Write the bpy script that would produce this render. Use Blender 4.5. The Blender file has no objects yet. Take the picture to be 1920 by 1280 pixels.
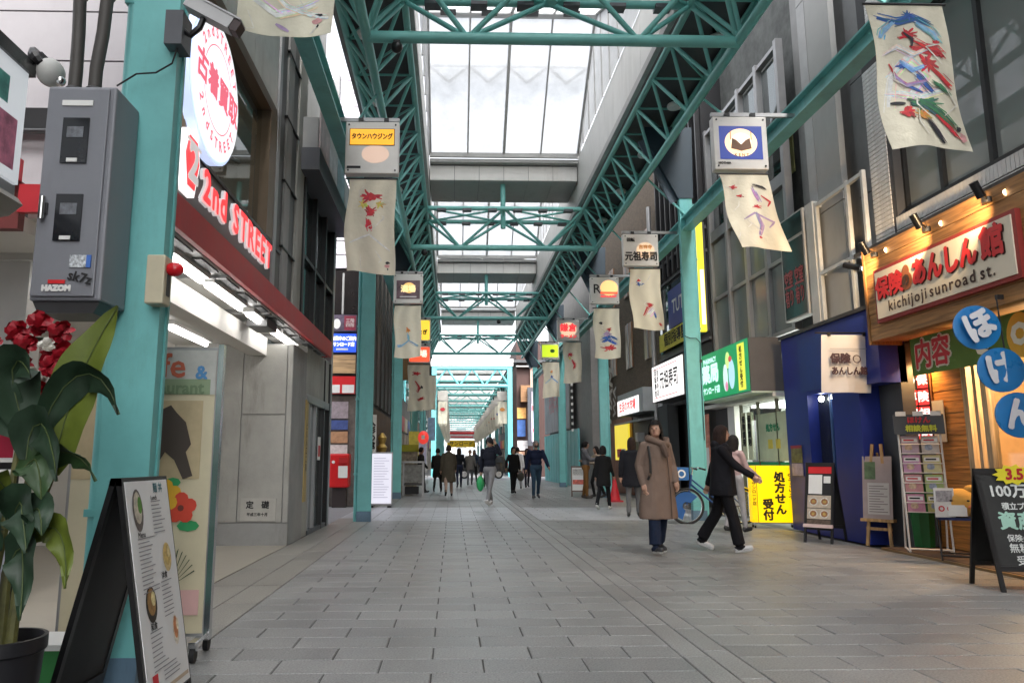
import bpy, bmesh, math, random
import numpy as np
from mathutils import Vector, Matrix, Euler, noise
random.seed(7)
S = bpy.context.scene
COL = S.collection
PI = math.pi
R = math.radians
# ------------------------------------------------------------------ camera
cam = bpy.data.cameras.new('camera')
cam.lens = 26.0; cam.sensor_width = 36.0; cam.shift_x = 76/1920
cam.clip_start = 0.05; cam.clip_end = 1500
camo = bpy.data.objects.new('camera', cam); COL.objects.link(camo)
camo.location = (0, 0, 1.2)
camo.rotation_euler = (R(90+9.0935), 0, R(-1.468))
S.camera = camo
# ------------------------------------------------------------------ world, sun, exposure
SUN_EL, SUN_AZ = 52, 160          # overcast winter day
w = bpy.data.worlds.new('World'); S.world = w; w.use_nodes = True
nt = w.node_tree; bgn = nt.nodes['Background']
sky = nt.nodes.new('ShaderNodeTexSky'); sky.sky_type = 'NISHITA'; sky.sun_disc = False
sky.sun_elevation = R(SUN_EL); sky.sun_rotation = R(SUN_AZ); sky.dust_density = 4.0; sky.air_density = 1.0
hs = nt.nodes.new('ShaderNodeHueSaturation'); hs.inputs['Saturation'].default_value = 0.18
nt.links.new(sky.outputs[0], hs.inputs['Color']); nt.links.new(hs.outputs[0], bgn.inputs[0])
bgn.inputs[1].default_value = 0.15
sl = bpy.data.lights.new('sun', 'SUN'); sl.energy = 1.0; sl.angle = R(20); sl.color = (1, .97, .93)
so = bpy.data.objects.new('sun', sl); COL.objects.link(so); so.location = (0, 0, 40)
so.rotation_euler = (R(90-SUN_EL), 0, R(180-SUN_AZ))
S.view_settings.view_transform = 'Standard'; S.view_settings.look = 'None'
S.view_settings.exposure = 2.1; S.view_settings.gamma = 1.0
S.render.engine = 'CYCLES'
S.cycles.use_denoising = True
try: S.cycles.denoiser = 'OPENIMAGEDENOISE'
except Exception: pass
S.cycles.max_bounces = 9; S.cycles.diffuse_bounces = 5; S.cycles.glossy_bounces = 3
S.cycles.transmission_bounces = 6; S.cycles.transparent_max_bounces = 10
S.cycles.sample_clamp_indirect = 6.0; S.cycles.caustics_reflective = False; S.cycles.caustics_refractive = False

# ------------------------------------------------------------------ materials
_m = {}
def srgb(r, g, b):
    f = lambda c: (c/255/12.92) if c/255 <= .04045 else ((c/255+.055)/1.055)**2.4
    return (f(r), f(g), f(b))
def P(name, col, rough=.6, metal=0.0, var=.12, scale=3.0, bump=0.0, bscale=60, spec=.5, grime=0.0, coat=0.0):
    """principled material: colour with uneven tone, fine relief and some dirt"""
    if name in _m: return _m[name]
    m = bpy.data.materials.new(name); m.use_nodes = True; t = m.node_tree; b = t.nodes['Principled BSDF']
    b.inputs['Roughness'].default_value = rough; b.inputs['Metallic'].default_value = metal
    b.inputs['Specular IOR Level'].default_value = spec
    if coat: b.inputs['Coat Weight'].default_value = coat
    tc = t.nodes.new('ShaderNodeTexCoord')
    n = t.nodes.new('ShaderNodeTexNoise'); n.inputs['Scale'].default_value = scale; n.inputs['Detail'].default_value = 6; n.inputs['Roughness'].default_value = .65
    t.links.new(tc.outputs['Object'], n.inputs['Vector'])
    rp = t.nodes.new('ShaderNodeValToRGB'); rp.color_ramp.elements[0].position = .3; rp.color_ramp.elements[1].position = .7
    lo = [max(0, c*(1-var)) for c in col]; hi = [min(1, c*(1+var)) for c in col]
    rp.color_ramp.elements[0].color = (*lo, 1); rp.color_ramp.elements[1].color = (*hi, 1)
    t.links.new(n.outputs['Fac'], rp.inputs['Fac']); out = rp.outputs['Color']
    if grime:
        n2 = t.nodes.new('ShaderNodeTexNoise'); n2.inputs['Scale'].default_value = scale*.45; n2.inputs['Detail'].default_value = 9; n2.inputs['Roughness'].default_value = .75
        mp = t.nodes.new('ShaderNodeMapping'); mp.inputs['Scale'].default_value = (1.6, 1.6, .35); mp.inputs['Location'].default_value = (7, 3, 1)
        t.links.new(tc.outputs['Object'], mp.inputs['Vector']); t.links.new(mp.outputs[0], n2.inputs['Vector'])
        r2 = t.nodes.new('ShaderNodeValToRGB'); r2.color_ramp.elements[0].position = .52; r2.color_ramp.elements[1].position = .72
        r2.color_ramp.elements[0].color = (0, 0, 0, 1); r2.color_ramp.elements[1].color = (grime, grime, grime, 1)
        t.links.new(n2.outputs['Fac'], r2.inputs['Fac'])
        mx = t.nodes.new('ShaderNodeMix'); mx.data_type = 'RGBA'
        mx.inputs[7].default_value = (col[0]*.35+.02, col[1]*.33+.018, col[2]*.3+.014, 1)
        t.links.new(r2.outputs['Color'], mx.inputs[0]); t.links.new(out, mx.inputs[6]); out = mx.outputs[2]
    t.links.new(out, b.inputs['Base Color'])
    rr = t.nodes.new('ShaderNodeMapRange'); rr.inputs['To Min'].default_value = max(.02, rough-.08); rr.inputs['To Max'].default_value = min(1, rough+.1)
    t.links.new(n.outputs['Fac'], rr.inputs['Value']); t.links.new(rr.outputs[0], b.inputs['Roughness'])
    if bump:
        nb = t.nodes.new('ShaderNodeTexNoise'); nb.inputs['Scale'].default_value = bscale; nb.inputs['Detail'].default_value = 4
        t.links.new(tc.outputs['Object'], nb.inputs['Vector'])
        bp = t.nodes.new('ShaderNodeBump'); bp.inputs['Strength'].default_value = bump; bp.inputs['Distance'].default_value = .02
        t.links.new(nb.outputs['Fac'], bp.inputs['Height']); t.links.new(bp.outputs[0], b.inputs['Normal'])
    _m[name] = m; return m
def E(name, col, strength, base=None):
    """a surface that gives off light (lamp, lit sign)"""
    if name in _m: return _m[name]
    m = bpy.data.materials.new(name); m.use_nodes = True; b = m.node_tree.nodes['Principled BSDF']
    b.inputs['Base Color'].default_value = (*(base or col), 1); b.inputs['Roughness'].default_value = .35
    b.inputs['Emission Color'].default_value = (*col, 1); b.inputs['Emission Strength'].default_value = strength*(.31 if strength < 2 else .5)
    _m[name] = m; return m
def GLASS(name, col=(.8, .85, .85), trans=.6, rough=.03, tint=(.02, .025, .025)):
    """window glass: mirror-like film over a see-through sheet"""
    if name in _m: return _m[name]
    m = bpy.data.materials.new(name); m.use_nodes = True; t = m.node_tree; t.nodes.clear()
    o = t.nodes.new('ShaderNodeOutputMaterial'); g = t.nodes.new('ShaderNodeBsdfGlossy'); g.inputs['Roughness'].default_value = rough
    g.inputs['Color'].default_value = (.9, .95, .95, 1)
    tr = t.nodes.new('ShaderNodeBsdfTransparent'); tr.inputs['Color'].default_value = (*col, 1)
    df = t.nodes.new('ShaderNodeBsdfDiffuse'); df.inputs['Color'].default_value = (*tint, 1)
    m1 = t.nodes.new('ShaderNodeMixShader'); m1.inputs[0].default_value = trans
    t.links.new(df.outputs[0], m1.inputs[1]); t.links.new(tr.outputs[0], m1.inputs[2])
    fr = t.nodes.new('ShaderNodeFresnel'); fr.inputs['IOR'].default_value = 1.6
    ad = t.nodes.new('ShaderNodeMath'); ad.operation = 'MULTIPLY_ADD'; ad.inputs[1].default_value = .9; ad.inputs[2].default_value = .06
    t.links.new(fr.outputs[0], ad.inputs[0])
    m2 = t.nodes.new('ShaderNodeMixShader'); t.links.new(ad.outputs[0], m2.inputs[0])
    t.links.new(m1.outputs[0], m2.inputs[1]); t.links.new(g.outputs[0], m2.inputs[2]); t.links.new(m2.outputs[0], o.inputs[0])
    _m[name] = m; return m
def SKYPANE(name):
    """milky roof sheet: lets daylight through, part of it scattered; dust on its upper side"""
    if name in _m: return _m[name]
    m = bpy.data.materials.new(name); m.use_nodes = True; t = m.node_tree; t.nodes.clear()
    o = t.nodes.new('ShaderNodeOutputMaterial')
    tc = t.nodes.new('ShaderNodeTexCoord'); n = t.nodes.new('ShaderNodeTexNoise'); n.inputs['Scale'].default_value = 2.2; n.inputs['Detail'].default_value = 10; n.inputs['Roughness'].default_value = .7
    t.links.new(tc.outputs['Object'], n.inputs['Vector'])
    rp = t.nodes.new('ShaderNodeValToRGB'); rp.color_ramp.elements[0].position = .36; rp.color_ramp.elements[1].position = .6
    rp.color_ramp.elements[0].color = (.44, .45, .455, 1); rp.color_ramp.elements[1].color = (.52, .53, .54, 1)
    t.links.new(n.outputs['Fac'], rp.inputs['Fac'])
    tl = t.nodes.new('ShaderNodeBsdfTranslucent'); t.links.new(rp.outputs[0], tl.inputs['Color'])
    tr = t.nodes.new('ShaderNodeBsdfTransparent'); t.links.new(rp.outputs[0], tr.inputs['Color'])
    mx = t.nodes.new('ShaderNodeMixShader'); mx.inputs[0].default_value = .2
    t.links.new(tl.outputs[0], mx.inputs[1]); t.links.new(tr.outputs[0], mx.inputs[2]); t.links.new(mx.outputs[0], o.inputs[0])
    _m[name] = m; return m

def STONE(name, col, var=.08, rough=.43):
    if name in _m: return _m[name]
    m = bpy.data.materials.new(name); m.use_nodes = True; t = m.node_tree; b = t.nodes['Principled BSDF']
    tc = t.nodes.new('ShaderNodeTexCoord'); ge = t.nodes.new('ShaderNodeNewGeometry'); oi = t.nodes.new('ShaderNodeObjectInfo')
    ad = t.nodes.new('ShaderNodeMath'); ad.operation = 'ADD'; t.links.new(ge.outputs['Random Per Island'], ad.inputs[0]); t.links.new(oi.outputs['Random'], ad.inputs[1])
    fr = t.nodes.new('ShaderNodeMath'); fr.operation = 'FRACT'; t.links.new(ad.outputs[0], fr.inputs[0])
    rp = t.nodes.new('ShaderNodeValToRGB'); rp.color_ramp.elements[0].color = (*[c*(1-var) for c in col], 1); rp.color_ramp.elements[1].color = (*[c*(1+var) for c in col], 1)
    e = rp.color_ramp.elements.new(.12); e.color = (*[c*(1-var*2.0) for c in col], 1); e = rp.color_ramp.elements.new(.2); e.color = (*[c*(1-var*.5) for c in col], 1)
    t.links.new(fr.outputs[0], rp.inputs[0])
    n = t.nodes.new('ShaderNodeTexNoise'); n.inputs['Scale'].default_value = 85; n.inputs['Detail'].default_value = 4
    t.links.new(ge.outputs['Position'], n.inputs['Vector'])
    n3 = t.nodes.new('ShaderNodeTexNoise'); n3.inputs['Scale'].default_value = 1.1; n3.inputs['Detail'].default_value = 8; n3.inputs['Roughness'].default_value = .7
    t.links.new(ge.outputs['Position'], n3.inputs['Vector'])
    def mul(a, bsock, lo, hi):
        mr = t.nodes.new('ShaderNodeMapRange'); mr.inputs['From Min'].default_value = .3; mr.inputs['From Max'].default_value = .7
        mr.inputs['To Min'].default_value = lo; mr.inputs['To Max'].default_value = hi; t.links.new(bsock, mr.inputs['Value'])
        v = t.nodes.new('ShaderNodeVectorMath'); v.operation = 'SCALE'; t.links.new(a, v.inputs[0]); t.links.new(mr.outputs[0], v.inputs['Scale']); return v.outputs[0]
    c = mul(mul(rp.outputs[0], n.outputs['Fac'], .62, 1.38), n3.outputs['Fac'], .74, 1.14)
    vo = t.nodes.new('ShaderNodeTexVoronoi'); vo.inputs['Scale'].default_value = 2.3; vo.inputs['Randomness'].default_value = 1; t.links.new(ge.outputs['Position'], vo.inputs['Vector'])
    sp = t.nodes.new('ShaderNodeMapRange'); sp.inputs['From Min'].default_value = .028; sp.inputs['From Max'].default_value = .04; sp.inputs['To Min'].default_value = .55; sp.inputs['To Max'].default_value = 1; t.links.new(vo.outputs['Distance'], sp.inputs['Value'])
    v2 = t.nodes.new('ShaderNodeVectorMath'); v2.operation = 'SCALE'; t.links.new(c, v2.inputs[0]); t.links.new(sp.outputs[0], v2.inputs['Scale']); c = v2.outputs[0]
    t.links.new(c, b.inputs['Base Color'])
    mr = t.nodes.new('ShaderNodeMapRange'); mr.inputs['From Min'].default_value = .3; mr.inputs['From Max'].default_value = .7
    mr.inputs['To Min'].default_value = rough-.1; mr.inputs['To Max'].default_value = rough+.1; t.links.new(n3.outputs['Fac'], mr.inputs['Value']); t.links.new(mr.outputs[0], b.inputs['Roughness'])
    bp = t.nodes.new('ShaderNodeBump'); bp.inputs['Strength'].default_value = .25; bp.inputs['Distance'].default_value = .004
    t.links.new(n.outputs['Fac'], bp.inputs['Height']); t.links.new(bp.outputs[0], b.inputs['Normal'])
    _m[name] = m; return m
def WOOD(name, col, plank=None, rough=.5, axis=0):
    if name in _m: return _m[name]
    m = bpy.data.materials.new(name); m.use_nodes = True; t = m.node_tree; b = t.nodes['Principled BSDF']; b.inputs['Roughness'].default_value = rough
    tc = t.nodes.new('ShaderNodeTexCoord'); mp = t.nodes.new('ShaderNodeMapping'); oi = t.nodes.new('ShaderNodeObjectInfo')
    sc = [18, 18, 18]; sc[axis] = 1.2; mp.inputs['Scale'].default_value = sc
    vm = t.nodes.new('ShaderNodeVectorMath'); vm.operation = 'ADD'; t.links.new(tc.outputs['Object'], vm.inputs[0])
    ml = t.nodes.new('ShaderNodeMath'); ml.operation = 'MULTIPLY'; ml.inputs[1].default_value = 40; t.links.new(oi.outputs['Random'], ml.inputs[0]); t.links.new(ml.outputs[0], vm.inputs[1])
    t.links.new(vm.outputs[0], mp.inputs[0])
    n = t.nodes.new('ShaderNodeTexNoise'); n.inputs['Scale'].default_value = 1.4; n.inputs['Detail'].default_value = 6; n.inputs['Distortion'].default_value = .8; t.links.new(mp.outputs[0], n.inputs[0])
    rp = t.nodes.new('ShaderNodeValToRGB'); rp.color_ramp.elements[0].position = .33; rp.color_ramp.elements[1].position = .68
    rp.color_ramp.elements[0].color = (*[c*.5 for c in col], 1); rp.color_ramp.elements[1].color = (*[min(1, c*1.2) for c in col], 1)
    t.links.new(n.outputs['Fac'], rp.inputs[0]); t.links.new(rp.outputs[0], b.inputs['Base Color'])
    _m[name] = m; return m
def CLOTH(name, col, var=.2, swirl=False):
    """printed or plain fabric"""
    if name in _m: return _m[name]
    m = bpy.data.materials.new(name); m.use_nodes = True; t = m.node_tree; b = t.nodes['Principled BSDF']; b.inputs['Roughness'].default_value = .85
    b.inputs['Specular IOR Level'].default_value = .2
    tc = t.nodes.new('ShaderNodeTexCoord')
    if swirl:
        n = t.nodes.new('ShaderNodeTexWave'); n.inputs['Scale'].default_value = 1.1; n.inputs['Distortion'].default_value = 9; n.inputs['Detail'].default_value = 3; n.inputs['Detail Scale'].default_value = .7
    else:
        n = t.nodes.new('ShaderNodeTexNoise'); n.inputs['Scale'].default_value = 7; n.inputs['Detail'].default_value = 7
    t.links.new(tc.outputs['Object'], n.inputs[0])
    rp = t.nodes.new('ShaderNodeValToRGB'); rp.color_ramp.elements[0].color = (*[c*(1-var) for c in col], 1); rp.color_ramp.elements[1].color = (*[min(1, c*(1+var)) for c in col], 1)
    t.links.new(n.outputs['Fac'], rp.inputs[0]); t.links.new(rp.outputs[0], b.inputs['Base Color'])
    nb = t.nodes.new('ShaderNodeTexNoise'); nb.inputs['Scale'].default_value = 14; nb.inputs['Detail'].default_value = 5; t.links.new(tc.outputs['Object'], nb.inputs[0])
    bp = t.nodes.new('ShaderNodeBump'); bp.inputs['Strength'].default_value = .35; bp.inputs['Distance'].default_value = .02
    t.links.new(nb.outputs['Fac'], bp.inputs['Height']); t.links.new(bp.outputs[0], b.inputs['Normal'])
    _m[name] = m; return m

TEAL = P('teal paint', (.165, .48, .475), .42, var=.13, scale=2.2, grime=.5, bump=.05, bscale=25)
TEALD = P('teal paint of the roof trusses', (.18, .49, .46), .42, var=.1, scale=1.0, grime=.25)
TEALF = P('pale turquoise paint', (.16, .52, .55), .4, var=.08, scale=1.0)
BLUEG = P('blue grey column base paint', (.11, .19, .27), .45, grime=.4)
STEELG = P('grey steel paint', (.09, .095, .11), .45, grime=.2)
GUSS = P('slate blue steel', (.025, .045, .065), .5)
BLACK = P('black paint', (.008, .008, .009), .35, var=.2)
DARK = P('dark metal', (.03, .03, .033), .4, var=.2)
WHITE = P('white enamel', (.75, .75, .74), .4, var=.05, grime=.15)
PANELW = P('off white wall panel', (.62, .61, .585), .5, var=.06, scale=1.4, grime=.3)
PANELG = P('grey ceiling panel', (.34, .34, .34), .55, var=.08, grime=.3)
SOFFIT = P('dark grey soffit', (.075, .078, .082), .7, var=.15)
ALU = P('dull aluminium', (.36, .36, .365), .38, metal=.55, var=.08, grime=.2)
CHROME = P('chrome', (.6, .6, .6), .18, metal=1)
CONC = P('weathered concrete', (.36, .355, .33), .75, var=.16, scale=1.6, bump=.15, bscale=40, grime=.85)
CONCD = P('dark concrete', (.29, .29, .285), .75, var=.14, scale=2, grime=.5)
RUBBER = P('rubber', (.015, .015, .016), .75)
REDP = P('red canopy paint', (.46, .025, .035), .4, grime=.2)
REDB = P('dark red panel', (.16, .03, .028), .5, grime=.2)
RED = P('bright red', (.62, .02, .025), .4)
PAPER = P('paper', (.74, .74, .72), .7, var=.03)
INK = P('black ink', (.012, .012, .014), .7)
REDINK = P('red ink', (.55, .025, .035), .6)
TUBE = E('fluorescent tube', (1, .98, .95), 7.0)
FROST = E('back lit white sign', (1, .97, .92), 1.0, (.8, .8, .78))

# ------------------------------------------------------------------ object helpers
def put(o): COL.objects.link(o); return o
def tag(o, label, cat, group=None, kind=None):
    o['label'] = label; o['category'] = cat
    if group: o['group'] = group
    if kind: o['kind'] = kind
    return o
def thing(name, label, cat, loc=(0, 0, 0), rz=0, group=None):
    o = bpy.data.objects.new(name, None); o.empty_display_size = .2; o.location = loc; o.rotation_euler = (0, 0, rz)
    return tag(put(o), label, cat, group)
def structure(o): o['kind'] = 'structure'; return o
class MB:
    def __init__(s): s.v = []; s.f = []; s.mi = []; s.cur = 0
    def add(s, vs, fs):
        n = len(s.v); s.v += [tuple(v) for v in vs]; s.f += [tuple(i+n for i in f) for f in fs]; s.mi += [s.cur]*len(fs); return s
    def box(s, x0, x1, y0, y1, z0, z1, M=None):
        vs = [(x0, y0, z0), (x1, y0, z0), (x1, y1, z0), (x0, y1, z0), (x0, y0, z1), (x1, y0, z1), (x1, y1, z1), (x0, y1, z1)]
        if M: vs = [M @ Vector(v) for v in vs]
        return s.add(vs, [(0, 3, 2, 1), (4, 5, 6, 7), (0, 1, 5, 4), (1, 2, 6, 5), (2, 3, 7, 6), (3, 0, 4, 7)])
    def rbox(s, x0, x1, y0, y1, z0, z1, b=.01):
        """box with all its edges cut"""
        bm = bmesh.new(); bmesh.ops.create_cube(bm, size=1)
        for v in bm.verts: v.co = ((x0+x1)/2+v.co.x*(x1-x0), (y0+y1)/2+v.co.y*(y1-y0), (z0+z1)/2+v.co.z*(z1-z0))
        bmesh.ops.bevel(bm, geom=bm.edges[:], offset=b, segments=2, affect='EDGES', profile=.5)
        bm.verts.index_update(); s.add([v.co[:] for v in bm.verts], [[v.index for v in f.verts] for f in bm.faces]); bm.free(); return s
    def tube(s, p0, p1, r0, r1=None, n=10, caps=True):
        r1 = r0 if r1 is None else r1
        p0 = Vector(p0); p1 = Vector(p1); d = (p1-p0).normalized()
        a = d.orthogonal().normalized(); b = d.cross(a)
        vs = []
        for p, r in ((p0, r0), (p1, r1)):
            for i in range(n):
                t = 2*PI*i/n; vs.append(p+a*(r*math.cos(t))+b*(r*math.sin(t)))
        fs = [(i, (i+1) % n, n+(i+1) % n, n+i) for i in range(n)]
        if caps: fs += [tuple(range(n-1, -1, -1)), tuple(range(n, 2*n))]
        return s.add(vs, fs)
    def path(s, pts, r, n=8):
        """one bent tube through the points"""
        pts = [Vector(p) for p in pts]; vs = []; m = len(pts)
        a = (pts[1]-pts[0]).normalized().orthogonal().normalized()
        for i, p in enumerate(pts):
            d = (pts[min(i+1, m-1)]-pts[max(i-1, 0)]).normalized()
            a = (a-d*a.dot(d)).normalized(); b = d.cross(a); rr = r[i] if isinstance(r, (list, tuple)) else r
            for k in range(n):
                t = 2*PI*k/n; vs.append(p+a*(rr*math.cos(t))+b*(rr*math.sin(t)))
        fs = []
        for i in range(m-1):
            for k in range(n): fs.append((i*n+k, i*n+(k+1) % n, (i+1)*n+(k+1) % n, (i+1)*n+k))
        fs += [tuple(range(n-1, -1, -1)), tuple(range((m-1)*n, m*n))]
        return s.add(vs, fs)
    def prism(s, pts, y0, y1):
        """outline in x,z pushed from y0 to y1"""
        n = len(pts)
        vs = [(p[0], y0, p[1]) for p in pts]+[(p[0], y1, p[1]) for p in pts]
        return s.add(vs, [tuple(range(n)), tuple(range(2*n-1, n-1, -1))]+[(i, n+i, n+(i+1) % n, (i+1) % n) for i in range(n)])
    def lathe(s, prof, n=20, c=(0, 0, 0)):
        vs = []; m = len(prof)
        for r, z in prof:
            for i in range(n):
                t = 2*PI*i/n; vs.append((c[0]+r*math.cos(t), c[1]+r*math.sin(t), c[2]+z))
        fs = [(j*n+i, j*n+(i+1) % n, (j+1)*n+(i+1) % n, (j+1)*n+i) for j in range(m-1) for i in range(n)]
        fs += [tuple(range(n-1, -1, -1)), tuple(range((m-1)*n, m*n))]
        return s.add(vs, fs)
    def ell(s, c, r, n=14, m=9, M=None):
        c = Vector(c); vs = []; fs = []
        for j in range(1, m):
            ph = PI*j/m
            for i in range(n):
                t = 2*PI*i/n; v = Vector((r[0]*math.sin(ph)*math.cos(t), r[1]*math.sin(ph)*math.sin(t), r[2]*math.cos(ph)))
                vs.append(c+(M @ v if M else v))
        top = len(vs); z = Vector((0, 0, r[2])); vs += [c+(M @ z if M else z), c-(M @ z if M else z)]
        for j in range(m-2):
            for i in range(n): fs.append((j*n+i, (j+1)*n+i, (j+1)*n+(i+1) % n, j*n+(i+1) % n))
        for i in range(n):
            fs.append((top, i, (i+1) % n)); fs.append((top+1, (m-2)*n+(i+1) % n, (m-2)*n+i))
        return s.add(vs, fs)
    def disc(s, cx, cz, rx, rz, y, n=24):
        return s.add([(cx+rx*math.cos(2*PI*i/n), y, cz+rz*math.sin(2*PI*i/n)) for i in range(n)], [tuple(range(n))])
    def ring(s, cx, cz, r0, r1, y, n=32, a0=0, a1=2*PI):
        vs = []
        for i in range(n+1):
            t = a0+(a1-a0)*i/n
            vs += [(cx+r0*math.cos(t), y, cz+r0*math.sin(t)), (cx+r1*math.cos(t), y, cz+r1*math.sin(t))]
        return s.add(vs, [(2*i, 2*i+1, 2*i+3, 2*i+2) for i in range(n)])
    def mesh(s, name, mats, smooth=False):
        me = bpy.data.meshes.new(name); me.from_pydata([tuple(v) for v in s.v], [], s.f); me.update()
        for m in (mats if isinstance(mats, (list, tuple)) else [mats]): me.materials.append(m)
        if any(s.mi): me.polygons.foreach_set('material_index', s.mi)
        if smooth:
            me.polygons.foreach_set('use_smooth', [True]*len(me.polygons))
            try: me.set_sharp_from_angle(angle=R(40))
            except Exception: pass
        return me
    def build(s, name, mats, parent=None, world=False, smooth=False):
        """world=True: the points are in scene coordinates, the parent (unturned) only moves the origin"""
        if world and parent is not None:
            p = parent; off = Vector((0, 0, 0))
            while p is not None: off += Vector(p.location); p = p.parent
            s.v = [(v[0]-off.x, v[1]-off.y, v[2]-off.z) for v in s.v]
        o = put(bpy.data.objects.new(name, s.mesh(name, mats, smooth)))
        o.parent = parent; return o
def B(name, mat, parent, *b, world=True, bevel=0):
    m = MB(); (m.rbox(*b, bevel) if bevel else m.box(*b)); return m.build(name, mat, parent, world)
def T(name, mat, parent, p0, p1, r, r1=None, n=10, world=True):
    return MB().tube(p0, p1, r, r1, n).build(name, mat, parent, world, True)
def share(o, parent, loc=(0, 0, 0), rot=None, name=None, scale=None):
    """one more piece like o, same mesh"""
    c = put(bpy.data.objects.new(name or o.name.split('.')[0], o.data)); c.parent = parent; c.location = loc
    if rot: c.rotation_euler = rot
    if scale: c.scale = scale
    return c
def origin_of(p):
    off = Vector((0, 0, 0))
    while p is not None: off += Vector(p.location); p = p.parent
    return off
def text(body, size, mat, parent, x=0, z=0, y=-.01, bold=0, align='CENTER', name='lettering', sx=1.0, shear=0, rot=0, world=False, frame=None, extrude=0, space=1.0):
    """lettering standing in the x-z plane of its thing, read from -y"""
    cu = bpy.data.curves.new('t', 'FONT'); cu.body = body; cu.size = size; cu.align_x = align; cu.align_y = 'CENTER'; cu.resolution_u = 2
    cu.shear = shear; cu.space_character = space
    if extrude: cu.extrude = extrude
    o = bpy.data.objects.new('t', cu); me = o.to_mesh(); n = len(me.vertices)
    co = np.empty(n*3); me.vertices.foreach_get('co', co); co = co.reshape(-1, 3)
    polys = [tuple(p.vertices) for p in me.polygons]; o.to_mesh_clear(); bpy.data.objects.remove(o); bpy.data.curves.remove(cu)
    if n == 0: return None
    shifts = [(0, 0)]
    if bold: shifts = [(-bold, 0), (bold, 0), (0, bold), (0, -bold), (bold*.7, bold*.7), (-bold*.7, -bold*.7), (bold*.7, -bold*.7), (-bold*.7, bold*.7)]
    ca, sa = math.cos(rot), math.sin(rot); mb = MB()
    for k, (dx, dz) in enumerate(shifts):
        vs = []
        for a in co:
            u, v = a[0]*sx+dx, a[1]+dz
            vs.append((x+u*ca-v*sa, y-a[2]-k*.00012, z+u*sa+v*ca))
        mb.add(vs, polys)
    if frame: mb.v = [frame(*v) for v in mb.v]
    return mb.build(name, mat, parent, world)
def vtext(chars, size, mat, parent, x, z, y=-.01, bold=0, name='lettering', step=1.06, sx=1.0):
    return text('\n'.join(chars), size, mat, parent, x, z, y, bold, name=name, sx=sx)

def letters(body, size, mat, parent, x0, x1, z, y=-.01, bold=0, gap=.12, name='letter', extrude=0, wide=.55):
    """each letter a piece of its own, spread evenly between x0 and x1"""
    objs = []; tot = 0
    for ch in body:
        if ch == ' ': objs.append((None, 0, wide*size*.6)); tot += wide*size*.6; continue
        o = text(ch, size, mat, parent, 0, z, y, bold, align='LEFT', name=name, extrude=extrude)
        n = len(o.data.vertices); co = np.empty(n*3); o.data.vertices.foreach_get('co', co); xs = co.reshape(-1, 3)[:, 0]
        objs.append((o, xs.min(), xs.max()-xs.min())); tot += xs.max()-xs.min()
    g = gap*size; tot += g*(len(body)-1); k = (x1-x0)/tot; x = x0
    for o, mn, w_ in objs:
        if o: o.scale = (k, 1, 1); o.location = (x-mn*k, 0, 0)
        x += (w_+g)*k
# ================================================================== GROUND
def sheet(name, mat, x0, x1, y0, y1, z, parent=None):
    o = MB().add([(x0, y0, z), (x1, y0, z), (x1, y1, z), (x0, y1, z)], [(0, 1, 2, 3)]).build(name, mat, parent)
    return o
structure(sheet('ground', P('asphalt', (.1, .1, .1), .8, bump=.2), -120, 120, -30, 400, -.03))
JOINT = P('joint mortar', (.075, .074, .072), .85)
pave = structure(sheet('pavement', JOINT, -2.35, 5.85, -8, 46, -.007))
ST_A = STONE('grey granite paver', (.24, .24, .237)); ST_B = STONE('warm grey granite paver', (.222, .22, .214)); ST_S = STONE('pale granite strip', (.255, .252, .246), .07)
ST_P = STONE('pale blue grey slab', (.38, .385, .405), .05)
ST_C = STONE('beige grey slab', (.25, .238, .215), .08)
def stone_mesh(lx, ly, mat, name):
    g = .0048; c = .004; m = MB()
    x, y = lx/2-g, ly/2-g
    vs = [(-x, -y, -.01), (x, -y, -.01), (x, y, -.01), (-x, y, -.01), (-x, -y, -c), (x, -y, -c), (x, y, -c), (-x, y, -c), (-x+c, -y+c, 0), (x-c, -y+c, 0), (x-c, y-c, 0), (-x+c, y-c, 0)]
    fs = [(8, 9, 10, 11)]
    for k in range(4):
        j = (k+1) % 4; fs += [(k, j, 4+j, 4+k), (4+k, 4+j, 8+j, 8+k)]
    return m.add(vs, fs)
_cache = {}
rest = {}
NEAR = 9.75
def lay(x0, x1, ly, lx, mat, key, y0=3.9, y1=45.5, stagger=True):
    k = 0; y = y0
    while y < y1:
        xs = [x0]; off = (lx/2 if (stagger and k % 2) else lx)
        x = x0+off
        while x < x1-.08: xs.append(x); x += lx
        xs.append(x1)
        for a, b in zip(xs, xs[1:]):
            ln = round(b-a, 3); c = ((a+b)/2, y+ly/2, random.uniform(-.0012, .0012))
            if y < NEAR:
                kk = (key, ln, ly)
                if kk not in _cache: _cache[kk] = stone_mesh(ln, ly, mat, 'paving_stone').mesh('paving_stone', mat)
                o = put(bpy.data.objects.new('paving_stone', _cache[kk])); o.parent = pave; o.location = c
            else:
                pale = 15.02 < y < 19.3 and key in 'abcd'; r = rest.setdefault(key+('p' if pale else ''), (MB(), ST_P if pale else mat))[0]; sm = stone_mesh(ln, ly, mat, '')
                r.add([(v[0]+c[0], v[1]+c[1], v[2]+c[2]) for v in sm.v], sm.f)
        y += ly; k += 1
lay(-1.64, 1.43, .292, .61, ST_A, 'a')
lay(1.43, 1.60, .9, .17, ST_S, 's', stagger=False)
lay(1.60, 1.77, .62, .17, ST_S, 's2', y0=3.7, stagger=False)
lay(1.77, 5.85, .292, .61, ST_B, 'b')
lay(-1.95, -1.64, .9, .31, ST_C, 'c', y0=3.9, stagger=False)
lay(-2.35, -1.95, 1.2, .4, ST_C, 'd', y0=3.9, stagger=False)
far = MB()
mats = []
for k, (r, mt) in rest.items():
    far.cur = len(mats); mats.append(mt); far.add(r.v, r.f)
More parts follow.
